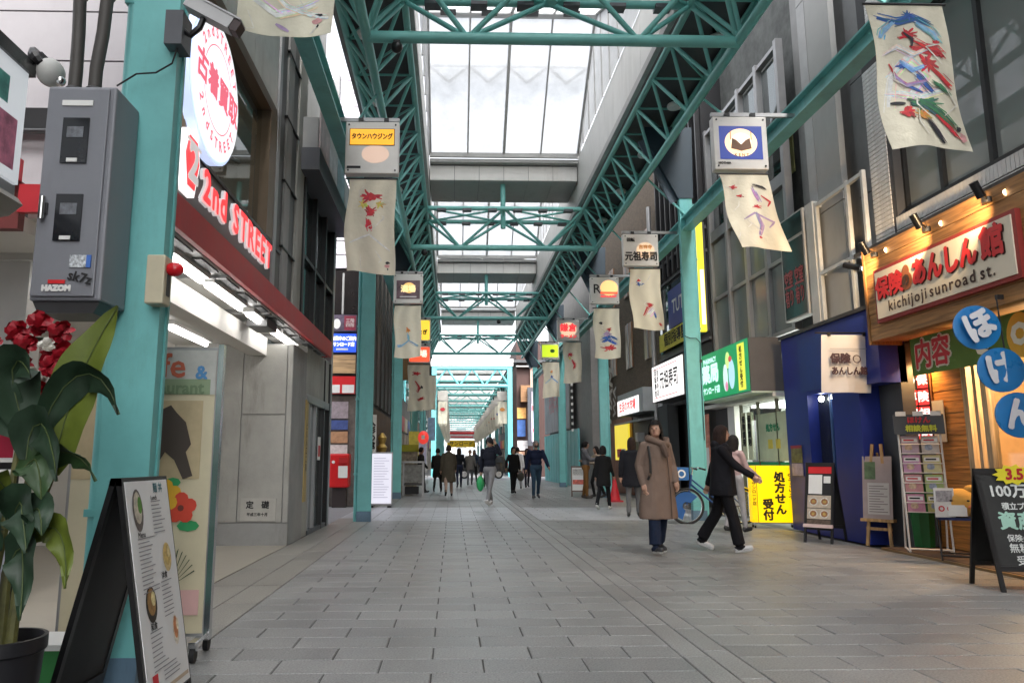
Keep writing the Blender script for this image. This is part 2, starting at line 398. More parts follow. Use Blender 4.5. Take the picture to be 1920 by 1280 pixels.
fo = far.build('paving_stone', mats, pave); fo.name = 'far_paving'; fo['kind'] = 'stuff'
# manhole-like service cover in the pavement and the crossing road, second arcade floor
cov = thing('service_cover', 'flat rectangular steel service cover set in the paving behind the walkers', 'cover', (.05, 22.6, 0))
B('rim', ALU, cov, -1.0, .9, 21.9, 22.0, .001, .006); B('plate', P('worn cover plate', (.16, .16, .155), .5), cov, -1.0, .9, 22.0, 23.2, .001, .005)
ROAD = P('crossing road', (.21, .215, .23), .6, bump=.1)
structure(sheet('crossing_road', ROAD, -60, 60, 46, 53.4, -.004))
structure(sheet('far_pavement', STONE('far paving', (.27, .27, .28)), -6, 9, 53.4, 150, -.003))
structure(sheet('side_street', P('side street paving', (.24, .24, .25), .6), -40, -2.35, 14.5, 19.8, -.004))
side = STONE('pale side street slab', (.3, .3, .31), .05)

# ================================================================== NEAR ARCADE
PER = 11.05; FY = [10.2+PER*k for k in range(0, 4)]
YA0, YA1 = -12.5, 45.0
XL_A, XR_A = -1.30, 4.28; XL_B, XR_B = -.79, 3.80; ZA, ZB = 7.42, 8.42
XC = (XL_A+XR_A)/2
def column(x, y, ztop, label, side, mat=TEAL, shaft=.27, dep=.14):
    t = thing('arcade_column', label, 'column', (x, y, 0), 0, 'steel columns of the arcade roof'); h = shaft/2
    m = MB(); m.box(-h, h, 0, .03, .2, ztop); m.box(-h, h, dep-.03, dep, .2, ztop); m.box(-h+.012, h-.012, .03, dep-.03, .2, ztop)
    m.build('shaft', mat, t)
    B('base_cover', BLUEG, t, -h-.006, h+.006, -.006, dep+.006, 0, .2, world=False)
    sx = -1 if side == 'L' else 1
    T('drain_pipe', mat, t, (sx*(h+.045), .1, 0.0), (sx*(h+.045), .1, ztop-.1), .034, world=False)
    for z in (.9, 2.4, 3.9, 5.4):
        if z < ztop: B('pipe_clip', mat, t, min(sx*h, sx*(h+.085)), max(sx*h, sx*(h+.085)), .06, .14, z, z+.04, world=False)
    return t
nth = ['nearest', 'second', 'third', 'fourth', 'fifth', 'sixth', 'seventh', 'eighth', 'ninth', 'tenth', 'eleventh', 'twelfth', 'thirteenth', 'fourteenth']
LC = [4.04, 15.0, 23.7, 34.4, 44.4]; RC = [4.1, 15.1, 24.3, 33.8, 44.4]
lab = ['teal steel arcade column at far left carrying the grey meter cabinet', 'teal column with blue-grey foot before the red post box', 'teal column beside the tall white board, third on the left',
       'fourth teal column on the left, beyond the kiosk cart', 'last near-arcade column on the left at the crossing']
labr = ['teal column just outside the frame on the right', 'broad teal column beside the bicycle and the green pharmacy sign', 'teal column with the couple leaning beside it', 'teal column before the grey billboard wall', 'last near-arcade column on the right at the crossing']
cols = []
for i, y in enumerate(LC): cols.append(column(-1.75, y, 6.75, lab[i], 'L'))
for i, y in enumerate(RC):
    if i: column(4.99, y, 6.75, labr[i], 'R')
# gussets + longitudinal trusses
def strut_between(o, p0, p1, parent, name):
    """place a unit-length tube mesh between two points"""
    p0 = Vector(p0); p1 = Vector(p1); d = p1-p0
    c = put(bpy.data.objects.new(name, o)); c.parent = parent; c.location = p0-origin_of(parent)
    c.rotation_euler = d.to_track_quat('Z', 'Y').to_euler(); c.scale = (1, 1, d.length); return c
DIAG = MB().tube((0, 0, 0), (0, 0, 1), .034, n=8).mesh('diagonal', TEALD, True)
DIAGB = MB().tube((0, 0, 0), (0, 0, 1), .042, n=10).mesh('diagonal', TEALD, True)
THIN = MB().tube((0, 0, 0), (0, 0, 1), .024, n=6).mesh('strut', TEALD, True)
NP = 50; DP = PER/9
for sd, xa, xb, xc, xcol in (('left', XL_A, XL_B, -1.85, -1.75), ('right', XR_A, XR_B, 4.82, 4.99)):
    t = thing('roof_truss', f'long teal triangular tube truss running along the {sd} side of the arcade roof', 'truss', (xa, YA0, ZA), 0, 'long roof trusses')
    T('chord', TEALD, t, (xa, YA0, ZA), (xa, YA1, ZA), .075, n=14); T('chord', TEALD, t, (xb, YA0, ZB), (xb, YA1, ZB), .06, n=12); T('chord', TEALD, t, (xc, YA0, ZB), (xc, YA1, ZB), .06, n=12)
    for k in range(NP):
        y0 = YA0+.45+k*DP; y1 = y0+DP/2; y2 = y0+DP
        if y2 > YA1: break
        strut_between(DIAG, (xa, y0, ZA), (xb, y1, ZB), t, 'diagonal'); strut_between(DIAG, (xa, y2, ZA), (xb, y1, ZB), t, 'diagonal')
        strut_between(DIAG, (xa, y0, ZA), (xc, y1, ZB), t, 'diagonal'); strut_between(DIAG, (xa, y2, ZA), (xc, y1, ZB), t, 'diagonal')
        strut_between(THIN, (xb, y1, ZB), (xc, y1, ZB), t, 'strut')
        strut_between(THIN, (xb, y1, ZB), (xc, y1+DP, ZB), t, 'strut')
    sgn = -1 if sd == 'left' else 1
    for i, y in enumerate(LC if sd == 'left' else RC):
        g = thing('column_bracket', f'slate blue steel bracket between the {nth[i]} {sd} column and the roof truss', 'bracket', (xcol, y, 6.75), 0, 'roof brackets on the columns')
        x1 = xa-sgn*.12; xo = xcol+sgn*.2
        m = MB(); m.prism([(xcol-sgn*.16, 6.75), (xo-sgn*.04, 6.75), (xo, 8.36), (x1, 8.36), (x1, 8.1)][::1 if sd == 'left' else -1], y-.02, y+.22); m.build('bracket_plate', GUSS, g, True)
        MB().box(-.02, .02, -.06, .06, 0, 1).build('flange', P('slate flange', (.1, .13, .17), .5), g)
        f = g.children[-1]; p0 = Vector((xcol-sgn*.17, y+.1, 6.72)); p1 = Vector((x1, y+.1, 8.12)); d = p1-p0
        f.location = p0-Vector(g.location); f.rotation_euler = d.to_track_quat('Z', 'Y').to_euler(); f.scale = (1, 2.4, d.length)
    # eaves beam the signs hang from
    bt = thing('sign_beam', f'teal steel beam linking the {sd} columns, signs hanging from it', 'beam', (xcol, YA0, 6.1), 0, 'eaves beams')
    m = MB(); xw = xcol+(-sgn)*.0
    m.box(xw-.11, xw+.11, YA0, YA1, 6.28, 6.31); m.box(xw-.11, xw+.11, YA0, YA1, 6.03, 6.06); m.box(xw-.02, xw+.02, YA0, YA1, 6.06, 6.28)
    m.build('girder', TEAL, bt, True)
    for y in np.arange(7.6, 44, 3.7): strut_between(THIN, (xcol, float(y), 6.3), (xa, float(y)+.6, ZA), bt, 'hanger')
    # soffit outside the lantern
    xs0, xs1 = (xb, xb+sgn*1.15)
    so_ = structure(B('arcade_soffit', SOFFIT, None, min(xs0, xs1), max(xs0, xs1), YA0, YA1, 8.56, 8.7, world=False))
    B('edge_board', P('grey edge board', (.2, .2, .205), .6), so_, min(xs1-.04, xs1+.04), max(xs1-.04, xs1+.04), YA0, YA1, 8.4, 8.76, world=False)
    for i, y in enumerate(np.arange(9.2, 43, 2.45)):
        y = float(y); xl = xb+sgn*.72
        l = thing('soffit_lamp', f'{nth[i]} round white ceiling lamp above the {sd} roof truss' if i < 14 else 'far ceiling lamp', 'lamp', (xl, y, 8.3), 0, 'ceiling lamps above the trusses')
        MB().lathe([(.03, .0), (.13, .01), (.15, .06), (.13, .1), (.05, .13)], 14).build('lamp_dome', WHITE, l, smooth=True)
        B('lamp_bracket', BLACK, l, -.06, .06, -.03, .03, .12, .27, world=False)
# cross frames
for i, fy in enumerate(FY):
    t = thing('cross_truss', ['nearest teal cross frame, cut by the top of the picture', 'second teal cross frame under the skylights', 'third teal cross frame under the skylights', 'fourth teal cross frame near the crossing'][i],
              'truss', (XC, fy, ZA), 0, 'cross frames of the roof')
    T('bottom_chord', TEALD, t, (XL_A, fy, ZA), (XR_A, fy, ZA), .088, n=16)
    ys = (fy-.62, fy+.62)
    nb = [XL_A+(XR_A-XL_A)*.27, XL_A+(XR_A-XL_A)*.73]
    for y in ys:
        T('top_chord', TEALD, t, (XL_B, y, ZB), (XR_B, y, ZB), .066, n=14)
        for a, b in ((XL_B, nb[0]), (XC, nb[0]), (XC, nb[1]), (XR_B, nb[1])): strut_between(DIAGB, (a, y, ZB), (b, fy, ZA), t, 'diagonal')
        for q in range(6):
            x = XL_B+.45+q*(XR_B-XL_B-.9)/5
            if abs(x-XC) > .2: B('clamp_plate', STEELG, t, x-.13, x+.13, y-.1, y+.1, ZB-.09, ZB-.03)
    for a, b in ((XL_B, XC), (XC, XL_B), (XC, XR_B), (XR_B, XC)): strut_between(DIAG, (a, ys[0], ZB), (b, ys[1], ZB), t, 'brace')
    for x in (XL_B, XC, XR_B): strut_between(DIAG, (x, ys[0], ZB), (x, ys[1], ZB), t, 'brace')
    for xe, xi in ((XL_A, XL_B), (XR_A, XR_B)):
        for y in ys: strut_between(DIAGB, (xe, fy, ZA), (xi, y, ZB), t, 'diagonal')
    T('post', TEALD, t, (XC, fy, ZA+.6), (XC, fy, 9.4), .075, n=14)
    if i in (0, 1, 2):
        c = thing('dome_camera', ['dark dome camera under the nearest cross frame', 'small dark camera under the second cross frame', 'small dark camera under the third cross frame'][i], 'camera', (XC+.55 if i == 2 else XL_A+.45, fy, ZA-.16), 0, 'cameras on the cross frames')
        MB().ell((0, 0, 0), (.09, .09, .09)).build('dome', BLACK, c, smooth=True); B('mount', DARK, c, -.05, .05, -.05, .05, .06, .14, world=False)
# lantern: valley beams, side walls, skylights
LX0, LX1 = -.70, 3.70
PANE = SKYPANE('milky roof sheet'); MULL = P('skylight bar', (.36, .36, .35), .55, grime=.2); SIDEG = SKYPANE('milky side glazing')
YF = [9.65+PER*k for k in range(-1, 4)]          # far (low) edges of the skylights
for i, yf in enumerate(YF):
    nm = ['hindmost', 'nearest', 'second', 'third', 'fourth'][i]
    bt = thing('valley_beam', f'{nm} white panelled cross beam between two skylights', 'beam', (XC, yf, 9.4), 0, 'panelled roof beams')
    B('core', STEELG, bt, LX0, LX1, yf+.26, yf+2.1, 9.42, 9.95)
    n = 6; wd = (LX1-LX0)/n
    for k in range(n):
        x0 = LX0+k*wd
        B('front_panel', PANELW, bt, x0+.006, x0+wd-.006, yf+.23, yf+.26, 9.40, 9.84); B('under_panel', PANELG, bt, x0+.006, x0+wd-.006, yf+.262, yf+2.1, 9.385, 9.42)
    B('gutter_edge', MULL, bt, LX0, LX1, yf+.02, yf+.26, 9.88, 9.98)
    s = thing('skylight', f'{nm} milky white skylight with thin grey bars', 'skylight', (XC, yf, 10.1), 0, 'skylights of the arcade roof')
    yr = yf-3.15; zr = 12.62; ys = yf-PER+2.1; zs = 10.05
    xs = [LX0, LX0+(LX1-LX0)*.255, XC+.0, LX0+(LX1-LX0)*.745, LX1]
    for a, b in zip(xs, xs[1:]):
        MB().add([(a, yf, 10.1), (b, yf, 10.1), (b, yr, zr), (a, yr, zr)], [(0, 1, 2, 3)]).build('pane', PANE, s, True)
        MB().add([(a, yr, zr), (b, yr, zr), (b, ys, zs), (a, ys, zs)], [(0, 1, 2, 3)]).build('pane', PANE, s, True)
    for q, x in enumerate(xs):
        r = (.055, .02, .038, .02, .055)[q]
        m = MB(); d = .035
        for (ya, za, yb, zb) in ((yf, 10.1, yr, zr), (yr, zr, ys, zs)):
            m.add([(x-r, ya, za-d), (x+r, ya, za-d), (x+r, yb, zb-d), (x-r, yb, zb-d), (x-r, ya, za+.02), (x+r, ya, za+.02), (x+r, yb, zb+.02), (x-r, yb, zb+.02)], [(0, 1, 2, 3), (4, 7, 6, 5), (0, 4, 5, 1), (1, 5, 6, 2), (2, 6, 7, 3), (3, 7, 4, 0)])
        m.build('bar', MULL, s, True)
    B('sill_bar', MULL, s, LX0, LX1, yf-.06, yf+.02, 10.0, 10.14); B('ridge_bar', P('pale ridge bar', (.5, .5, .5), .5), s, LX0, LX1, yr-.16, yr+.05, zr-.12, zr+.05)
    for k in range(4): B('vent_box', DARK, s, LX0+.35+k*1.05, LX0+.75+k*1.05, yr-.45, yr-.2, zr-.22, zr-.08)
    # outer purlins resting on the glass, seen through it as faint lines
    m = MB()
    for q in range(4):
        a, b = xs[q], xs[q+1]; ym, zm = yf-1.9, 10.1+1.9/3.15*2.52+.22
        m.tube((a, ym, zm), ((a+b)/2, ym+.35, zm-.28), .04); m.tube(((a+b)/2, ym+.35, zm-.28), (b, ym, zm), .04); m.tube((a, ym, zm), (b, ym, zm), .035)
    ro = m.build('outer_rail', STEELG, s, True); ro['kind'] = 'stuff'
    for x, nm2 in ((LX0, 'l'), (LX1, 'r')):
        MB().add([(x, yf, 10.1), (x, yr, zr), (x, ys, zs)], [(0, 1, 2)]).build('gable_pane', SIDEG, s, True)
        m = MB()
        for q in range(1, 7):
            y = yf-q*.9; z = 10.1+min(q*.9/3.15, (y-ys)/(yr-ys))*2.52
            m.box(x-.02, x+.02, y-.02, y+.02, 10.1, z)
        m.build('gable_bar', MULL, s, True)['kind'] = 'stuff'
    for sd, x in (('left', LX0-.02), ('right', LX1+.02)):
        wl = thing('lantern_wall', f'{nm} stretch of white panel wall under the skylight, {sd} side', 'wall', (x, yf, 8.5), 0, 'white panel walls beside the skylights')
        npan = 9; wy = PER/npan
        for k in range(npan):
            y0 = yf+.25-PER+k*wy
            B('wall_panel', PANELW, wl, min(x, x+(.03 if sd == 'right' else -.03)), max(x, x+(.03 if sd == 'right' else -.03)), y0+.006, y0+wy-.006, 8.74, 10.08)
        B('base_rail', MULL, wl, x-.05, x+.05, yf+.25-PER, yf+.25, 8.58, 8.74)
# ================================================================== FAR ARCADE
FA0 = 54.0
FPANE = SKYPANE('far roof sheet')
t = thing('far_portal', 'pale turquoise portal frame where the far arcade begins past the crossing', 'portal', (1.5, FA0, 0))
for x in (-1.35, 4.2): B('post', TEALF, t, x-.17, x+.17, FA0-.15, FA0+.15, 0, 8.0)
T('rail', TEALF, t, (-1.35, FA0, 6.55), (4.2, FA0, 6.55), .13); T('rail', TEALF, t, (-1.35, FA0, 7.85), (4.2, FA0, 7.85), .16); B('fascia', WHITE, t, -1.6, 4.45, FA0-.2, FA0+.2, 8.0, 8.55)
for k in range(6):
    x = -1.35+k*5.55/6; zz = (6.55, 7.85) if k % 2 == 0 else (7.85, 6.55)
    T('diagonal', TEALF, t, (x, FA0, zz[0]), (x+5.55/6, FA0, zz[1]), .07)
for sd, x in (('left', -1.35), ('right', 4.2)):
    fl = thing('far_arcade_edge', f'teal tube rail along the {sd} side of the far arcade roof', 'truss', (x, FA0, 6.5), 0, 'far arcade rails')
    T('chord', TEALD, fl, (x, FA0+.3, 6.5), (x, 134, 6.5), .1); T('chord', TEALD, fl, (x, FA0+.3, 7.7), (x, 134, 7.7), .09)
    for k in range(26): strut_between(DIAGB, (x, FA0+k*3, 6.5 if k % 2 else 7.7), (x, FA0+k*3+3, 7.7 if k % 2 else 6.5), fl, 'diagonal')
for k in range(1, 12):
    y = FA0+k*6.8
    t = thing('far_cross_truss', f'teal cross frame number {k} inside the far arcade', 'truss', (1.43, y, 6.5), 0, 'far arcade frames')
    t['label'] = f'{nth[k-1]} teal cross frame of the far arcade, counted from the crossing'
    T('chord', TEALD, t, (-1.35, y, 6.5), (4.2, y, 6.5), .1); T('chord', TEALD, t, (-1.35, y, 7.6), (4.2, y, 7.6), .1)
    for q in range(4): strut_between(DIAGB, (-1.35+q*1.387, y, 7.6 if q % 2 == 0 else 6.5), (-1.35+(q+1)*1.387, y, 6.5 if q % 2 == 0 else 7.6), t, 'diagonal')
    B('roof_beam', PANELW, t, -1.35, 4.2, y+.5, y+2.2, 8.3, 8.8)
    if k % 2 == 1:
        for sd, x in (('left', -1.55), ('right', 4.45)):
            c = thing('far_column', f'{nth[k//2]} slim teal column of the far arcade, {sd} side', 'column', (x, y, 0), 0, 'columns of the far arcade')
            B('shaft', TEAL, c, x-.15, x+.15, y-.1, y+.1, .2, 8.0); B('base_cover', BLUEG, c, x-.155, x+.155, y-.105, y+.105, 0, .2)
fr = thing('far_roof', 'milky white roof sheets over the far arcade', 'roof', (1.43, FA0, 8.8))
for k in range(12):
    y = FA0+.3+k*6.8
    MB().add([(-1.5, y, 9.0), (4.4, y, 9.0), (4.4, y+6.7, 9.0), (-1.5, y+6.7, 9.0)], [(0, 1, 2, 3)]).build('roof_sheet', FPANE, fr, True)
for sd, x0, x1 in (('left', -4.2, -1.5), ('right', 4.4, 7.2)):
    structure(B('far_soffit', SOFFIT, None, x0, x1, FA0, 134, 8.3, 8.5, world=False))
eb = thing('end_building', 'bright white building closing the view at the end of the street', 'building', (1.5, 150, 0))
B('wall', P('bright white wall', (.8, .8, .8), .6), eb, -14, 18, 150, 160, 0, 16)
for k in range(5):
    for j in range(3): B('window', P('end window', (.3, .33, .36), .2), eb, -6+k*3.4, -4+k*3.4, 149.93, 150, 2+j*3.6, 4+j*3.6)
yb = thing('hanging_street_banner', 'yellow and pale red banners hung across the far end of the arcade', 'banner', (1.4, 126, 4))
B('yellow_cloth', P('yellow banner cloth', (.75, .5, .02), .7), yb, -.9, 3.9, 126, 126.05, 3.3, 4.5); B('red_white_cloth', P('pale banner cloth', (.7, .62, .62), .7), yb, -.9, 4.1, 126, 126.04, 4.7, 6.2)
B('red_stripe', RED, yb, -.7, 3.9, 125.97, 126, 5.5, 5.9); B('red_stripe', RED, yb, -.3, 3.5, 125.97, 126, 4.95, 5.15)
text('サンロード', .8, INK, yb, 0.1, -.1, -.03, .02)
# ================================================================== LEFT: CLOTHES SHOP BUILDING
XF = -2.35
GREYP = P('mauve grey facade panel', (.3, .285, .3), .55, var=.06, grime=.2)
BRONZE = P('bronze window frame', (.16, .115, .075), .4, metal=.3)
SHOPW = P('shop white', (.72, .70, .66), .55, var=.04)
SHOPC = P('shop ceiling', (.7, .69, .66), .6, var=.04)
FLOORB = P('beige shop floor', (.36, .33, .28), .35, var=.1, grime=.2)
WGLASS = GLASS('shop window glass', (.82, .86, .85), .8)
DGLASS = GLASS('dark window glass', (.35, .4, .4), .45, tint=(.03, .035, .035))
sb = thing('clothes_shop_building', 'grey two storey shop building with red canopy at left', 'building', (-5, 10, 0))
B('shop_floor', FLOORB, sb, -9, XF-.002, 4.6, 10.9, -.003, .003)
B('shop_ceiling', SHOPC, sb, -9, -2.95, 6.2, 13.3, 2.88, 3.0); B('back_wall', SHOPW, sb, -9.1, -9, 6.2, 14, 0, 3); B('end_wall', SHOPW, sb, -9, -3.5, 10.95, 11.05, 0, 2.88)
B('white_post', WHITE, sb, -3.56, -3.42, 10.78, 10.95, 0, 2.88); B('white_post', WHITE, sb, -3.98, -3.62, 6.25, 6.5, 0, 2.88)
B('ceiling_beam', SHOPW, sb, -3.0, -2.75, 6.2, 10.9, 2.72, 2.98); B('ceiling_beam', SHOPW, sb, -4.3, -4.1, 6.2, 10.9, 2.8, 2.9)
for a, b in ((6.3, 7.25), (7.38, 8.62), (8.9, 10.35), (10.45, 11.6)):
    f = thing('tube_light', f'', 'light', (-2.5, (a+b)/2, 2.98), 0, 'fluorescent tubes under the red canopy')
    f['label'] = {6.3: 'nearest lit fluorescent tube under the red canopy', 7.38: 'second lit fluorescent tube under the red canopy', 8.9: 'third lit fluorescent tube under the red canopy', 10.45: 'farthest lit fluorescent tube under the red canopy'}[a]
    B('housing', WHITE, f, -2.58, -2.42, a, b, 2.98, 3.04); T('tube', TUBE, f, (-2.5, a+.03, 2.955), (-2.5, b-.03, 2.955), .032)
for q, (a, b) in enumerate(((6.6, 7.5), (8.0, 8.7), (8.95, 10.4))):
    f = thing('ceiling_tube', ['near fluorescent tube on the shop ceiling behind the column', 'middle fluorescent tube on the shop ceiling', 'far fluorescent tube on the shop ceiling above the cafe board'][q], 'light', (-3.47, a, 2.85), 0, 'fluorescent tubes on the shop ceiling')
    B('housing', WHITE, f, -3.55, -3.39, a, b, 2.83, 2.88); T('tube', TUBE, f, (-3.47, a+.03, 2.80), (-3.47, b-.03, 2.80), .03)
f = thing('ceiling_tube', 'fluorescent tube on the shop ceiling left of the meter cabinet', 'light', (-3.9, 7.4, 2.85), 0, 'fluorescent tubes on the shop ceiling')
B('housing', WHITE, f, -4.7, -3.2, 7.4, 7.56, 2.83, 2.88); T('tube', TUBE, f, (-4.65, 7.48, 2.80), (-3.25, 7.48, 2.80), .03)
# canopy
cp = thing('red_canopy', 'red edged metal canopy along the clothes shop front', 'canopy', (-2.6, 9.5, 3.1))
B('slab', SHOPW, cp, -3.3, -2.24, 5.6, 13.25, 3.05, 3.2); B('front_edge', REDP, cp, -2.24, -2.19, 5.5, 13.3, 3.02, 3.3); B('near_edge', REDP, cp, -3.3, -2.19, 5.45, 5.5, 3.05, 3.27)
B('far_edge', RED, cp, -3.0, -2.24, 13.2, 13.26, 3.02, 3.24); B('soffit_rail', ALU, cp, -2.42, -2.27, 5.6, 13.15, 3.025, 3.05)
for k in range(10): B('soffit_slot', DARK, cp, -2.39, -2.30, 5.9+k*.72, 6.4+k*.72, 3.012, 3.026)
for k in range(3): B('soffit_bracket', ALU, cp, -2.95, -2.28, 7.3+k*1.8, 7.34+k*1.8, 3.0, 3.048)
B('side_canopy', REDB, cp, -9, -3.3, 5.48, 5.56, 2.93, 3.3); B('side_canopy_lip', REDP, cp, -9, -3.3, 5.4, 5.48, 3.3, 3.47); B('side_slab', SHOPW, cp, -9, -3.3, 5.56, 6.2, 2.94, 3.05)
# grey panelled wall that faces the viewer
zs = [3.3, 4.12, 4.65, 5.12, 5.75, 6.4, 7.1, 7.8, 8.5]
for z0, z1 in zip(zs, zs[1:]):
    for x0, x1 in ((-9, -6.2), (-6.2, -4.05), (-4.05, -2.42)):
        B('wall_panel', GREYP, sb, x0+.008, x1-.008, 6.1, 6.13, z0+.008, z1-.008)
B('wall_core', P('black joint', (.02, .02, .02), .8), sb, -9, -2.4, 6.13, 6.2, 3.25, 8.5)
B('louvre', BLACK, sb, -3.86, -3.3, 6.02, 6.1, 3.98, 4.17); T('louvre_rail', DARK, sb, (-3.8, 6.0, 3.95), (-3.3, 6.0, 3.95), .022)
# front: sign band, big window
FASC = P('dark grey sign band', (.12, .118, .115), .5)
B('sign_band', FASC, sb, XF-.08, XF, 5.85, 9.75, 3.27, 3.93); B('sign_band_trim', BLACK, sb, XF-.02, XF+.02, 5.85, 9.75, 3.93, 3.97)
WY0, WY1, WZ0, WZ1 = 6.15, 8.95, 3.98, 5.62
MB().add([(XF-.1, WY0, WZ0), (XF-.1, WY1, WZ0), (XF-.1, WY1, WZ1), (XF-.1, WY0, WZ1)], [(0, 1, 2, 3)]).build('window_pane', WGLASS, sb, True)
B('window_head', BRONZE, sb, XF-.16, XF+.02, 5.9, 9.25, WZ1, WZ1+.14); B('window_jamb', BRONZE, sb, XF-.16, XF+.02, WY1, WY1+.32, WZ0, WZ1); B('window_jamb', BRONZE, sb, XF-.16, XF+.02, 6.1, 6.16, WZ0, WZ1)
for k in range(3): B('upper_panel', P('upper grey panel', (.58, .6, .58), .5, grime=.3), sb, XF-.1, XF, 5.92+k*1.12+.006, 5.92+(k+1)*1.12-.006, WZ1+.14, 8.6)
B('edge_trim', ALU, sb, XF-.1, XF+.03, 9.29, 9.42, 3.3, 8.6)
# upper room behind the window
B('upper_floor', P('tan upper floor', (.4, .3, .2), .6), sb, -9, XF-.2, 6.2, 10.6, 3.3, 3.36); B('upper_ceiling', P('tan ceiling', (.42, .37, .29), .7), sb, -9, XF-.2, 6.2, 10.6, 5.5, 5.6)
B('upper_back_wall', P('cream room wall', (.55, .45, .32), .7), sb, -7.6, -7.5, 6.2, 10.6, 3.36, 5.5); B('upper_end_wall', P('brown room wall', (.26, .2, .14), .7), sb, -7.5, XF-.2, 10.5, 10.6, 3.36, 5.5)
for k in range(3): B('clothes_rack', P('clothes rack', (.12+.1*k, .1, .09), .8), sb, -5.5+k*1.0, -4.9+k*1.0, 9.0, 10.2, 3.36, 4.5)
for k in range(3): T('upper_tube', E('upper room tube', (1, .97, .9), 9), sb, (-3.4-k*1.1, 7.2+.5*k, 5.42), (-3.4-k*1.1, 9.2+.5*k, 5.42), .025)
T('ceiling_brace', BRONZE, sb, (-3.0, 8.2, 5.4), (-4.2, 10.3, 4.6), .03); T('ceiling_brace', BRONZE, sb, (-3.0, 9.9, 5.3), (-3.9, 7.6, 5.35), .03)
# dark pilasters and glazed stair front
PIL = P('charcoal pilaster', (.09, .09, .092), .45, var=.2)
B('pilaster', PIL, sb, XF-.3, XF-.04, 9.42, 9.95, 2.9, 9); B('pilaster', CONCD, sb, XF-.3, XF-.01, 9.95, 10.3, 3.27, 9); B('pilaster', PIL, sb, XF-.3, XF-.03, 10.3, 10.68, 3.27, 9)
for z in (4.1, 5.05, 6.0, 7.0): B('pilaster_band', BLACK, sb, XF-.3, XF+.005, 9.9, 10.72, z, z+.02)
B('concrete_strip', CONC, sb, XF-.3, XF, 10.68, 11.2, 3.27, 9)
for z0, z1 in ((3.3, 4.35), (4.38, 5.55)):
    for y0, y1 in ((11.25, 12.2), (12.24, 13.15), (13.19, 14.1)):
        MB().add([(XF-.05, y0, z0), (XF-.05, y1, z0), (XF-.05, y1, z1), (XF-.05, y0, z1)], [(0, 1, 2, 3)]).build('stair_pane', DGLASS, sb, True)
for y in (11.22, 12.22, 13.17, 14.1): B('mullion', BLACK, sb, XF-.12, XF+.03, y-.05, y+.05, 3.27, 5.6)
B('transom', BLACK, sb, XF-.1, XF+.02, 11.2, 14.1, 4.34, 4.4); B('cyan_blind', P('cyan blind', (.12, .42, .45), .5), sb, XF-.2, XF-.15, 12.55, 12.85, 3.3, 5.5)
B('stair_core', P('stair dark core', (.05, .06, .06), .8), sb, -6, XF-.5, 11.3, 14.3, 0, 9); B('corner_trim', ALU, sb, XF-.1, XF+.02, 14.15, 14.35, 0, 9)
lg = thing('ledge_sign', 'grey ledge with faded poster panels above the stair glazing', 'sign', (XF, 12.7, 6))
B('lip', STEELG, lg, XF-.2, XF+.28, 10.9, 14.45, 5.62, 5.98)
for k in range(4): B('poster_panel', [P('faded pink poster', (.5, .42, .42), .6, var=.3, scale=5), P('pale poster', (.55, .55, .56), .6, var=.25, scale=6), P('faded blue poster', (.3, .45, .5), .6, var=.3, scale=5), P('pale poster', (.5, .5, .5))][k], lg, XF+.24, XF+.27, 11.0+k*.86, 11.83+k*.86, 5.98, 6.9-.12*k)
B('body', PANELG, lg, XF-.2, XF+.235, 10.95, 14.4, 5.98, 6.5)
B('upper_wall', CONCD, sb, -9, XF-.32, 6.2, 14.4, 5.62, 11.8); B('roof', CONCD, sb, -9, XF, 6.1, 14.4, 11.8, 12)
# concrete pier with the foundation stone
pr = thing('concrete_pier', 'weathered concrete pier with a carved foundation stone at its foot', 'pier', (-2.9, 10.9, 0))
B('core', CONCD, pr, -3.42, XF, 10.92, 11.9, .0, 2.9)
for x0, x1, z0, z1 in ((-3.42, -3.08, .32, 2.88), (-3.07, -2.44, 1.86, 2.88), (-3.07, -2.44, .32, 1.85), (-2.43, XF-.003, .32, 2.88)):
    B('slab', CONC, pr, x0+.004, x1-.004, 10.9, 10.92, z0+.004, z1-.004)
B('plinth', CONCD, pr, -3.43, XF+.004, 10.885, 11.9, 0, .31)
fs_ = thing('foundation_stone', 'pale foundation stone plaque low on the concrete pier', 'plaque', (-2.78, 10.895, .5))
B('plate', P('pale stone plate', (.42, .41, .38), .6), fs_, -3.02, -2.52, 10.882, 10.898, .34, .66)
text('定　礎', .11, INK, fs_, 0, .06, -.016, .004); text('平成三年十月', .05, INK, fs_, 0, -.07, -.016, .002)
# street level beyond the pier
for y0, y1, m in ((11.9, 12.35, CONC), (12.9, 13.0, ALU)): B('front_strip', m, sb, XF-.2, XF-.01, y0, y1, 0, 2.9)
B('front_head', CONC, sb, XF-.2, XF, 11.9, 14.15, 2.25, 3.04); B('door_rail', ALU, sb, XF-.08, XF+.02, 11.95, 14.15, 2.12, 2.25)
dr = B('entrance_door', ALU, sb, XF-.06, XF, 12.36, 12.42, 0, 2.12)
for y0, y1 in ((12.42, 12.88), (13.02, 13.55), (13.6, 14.1)):
    p = MB().add([(XF-.05, y0, .06), (XF-.05, y1, .06), (XF-.05, y1, 2.12), (XF-.05, y0, 2.12)], [(0, 1, 2, 3)]).build('door_pane', DGLASS, sb, True)
B('door_post', BLACK, sb, XF-.08, XF+.02, 13.55, 13.62, 0, 3.0); B('door_post', BLACK, sb, XF-.08, XF+.03, 14.05, 14.15, 0, 3.0); B('door_foot', STEELG, sb, XF-.08, XF+.01, 12.36, 14.1, 0, .07)
ys_ = thing('strip_sign', 'narrow ochre strip sign beside the stair door', 'sign', (XF+.02, 11.98, 1.4), R(90)); B('board', P('ochre sign', (.42, .31, .12), .6), ys_, -.09, .09, 0, .02, -.85, .75, world=False)
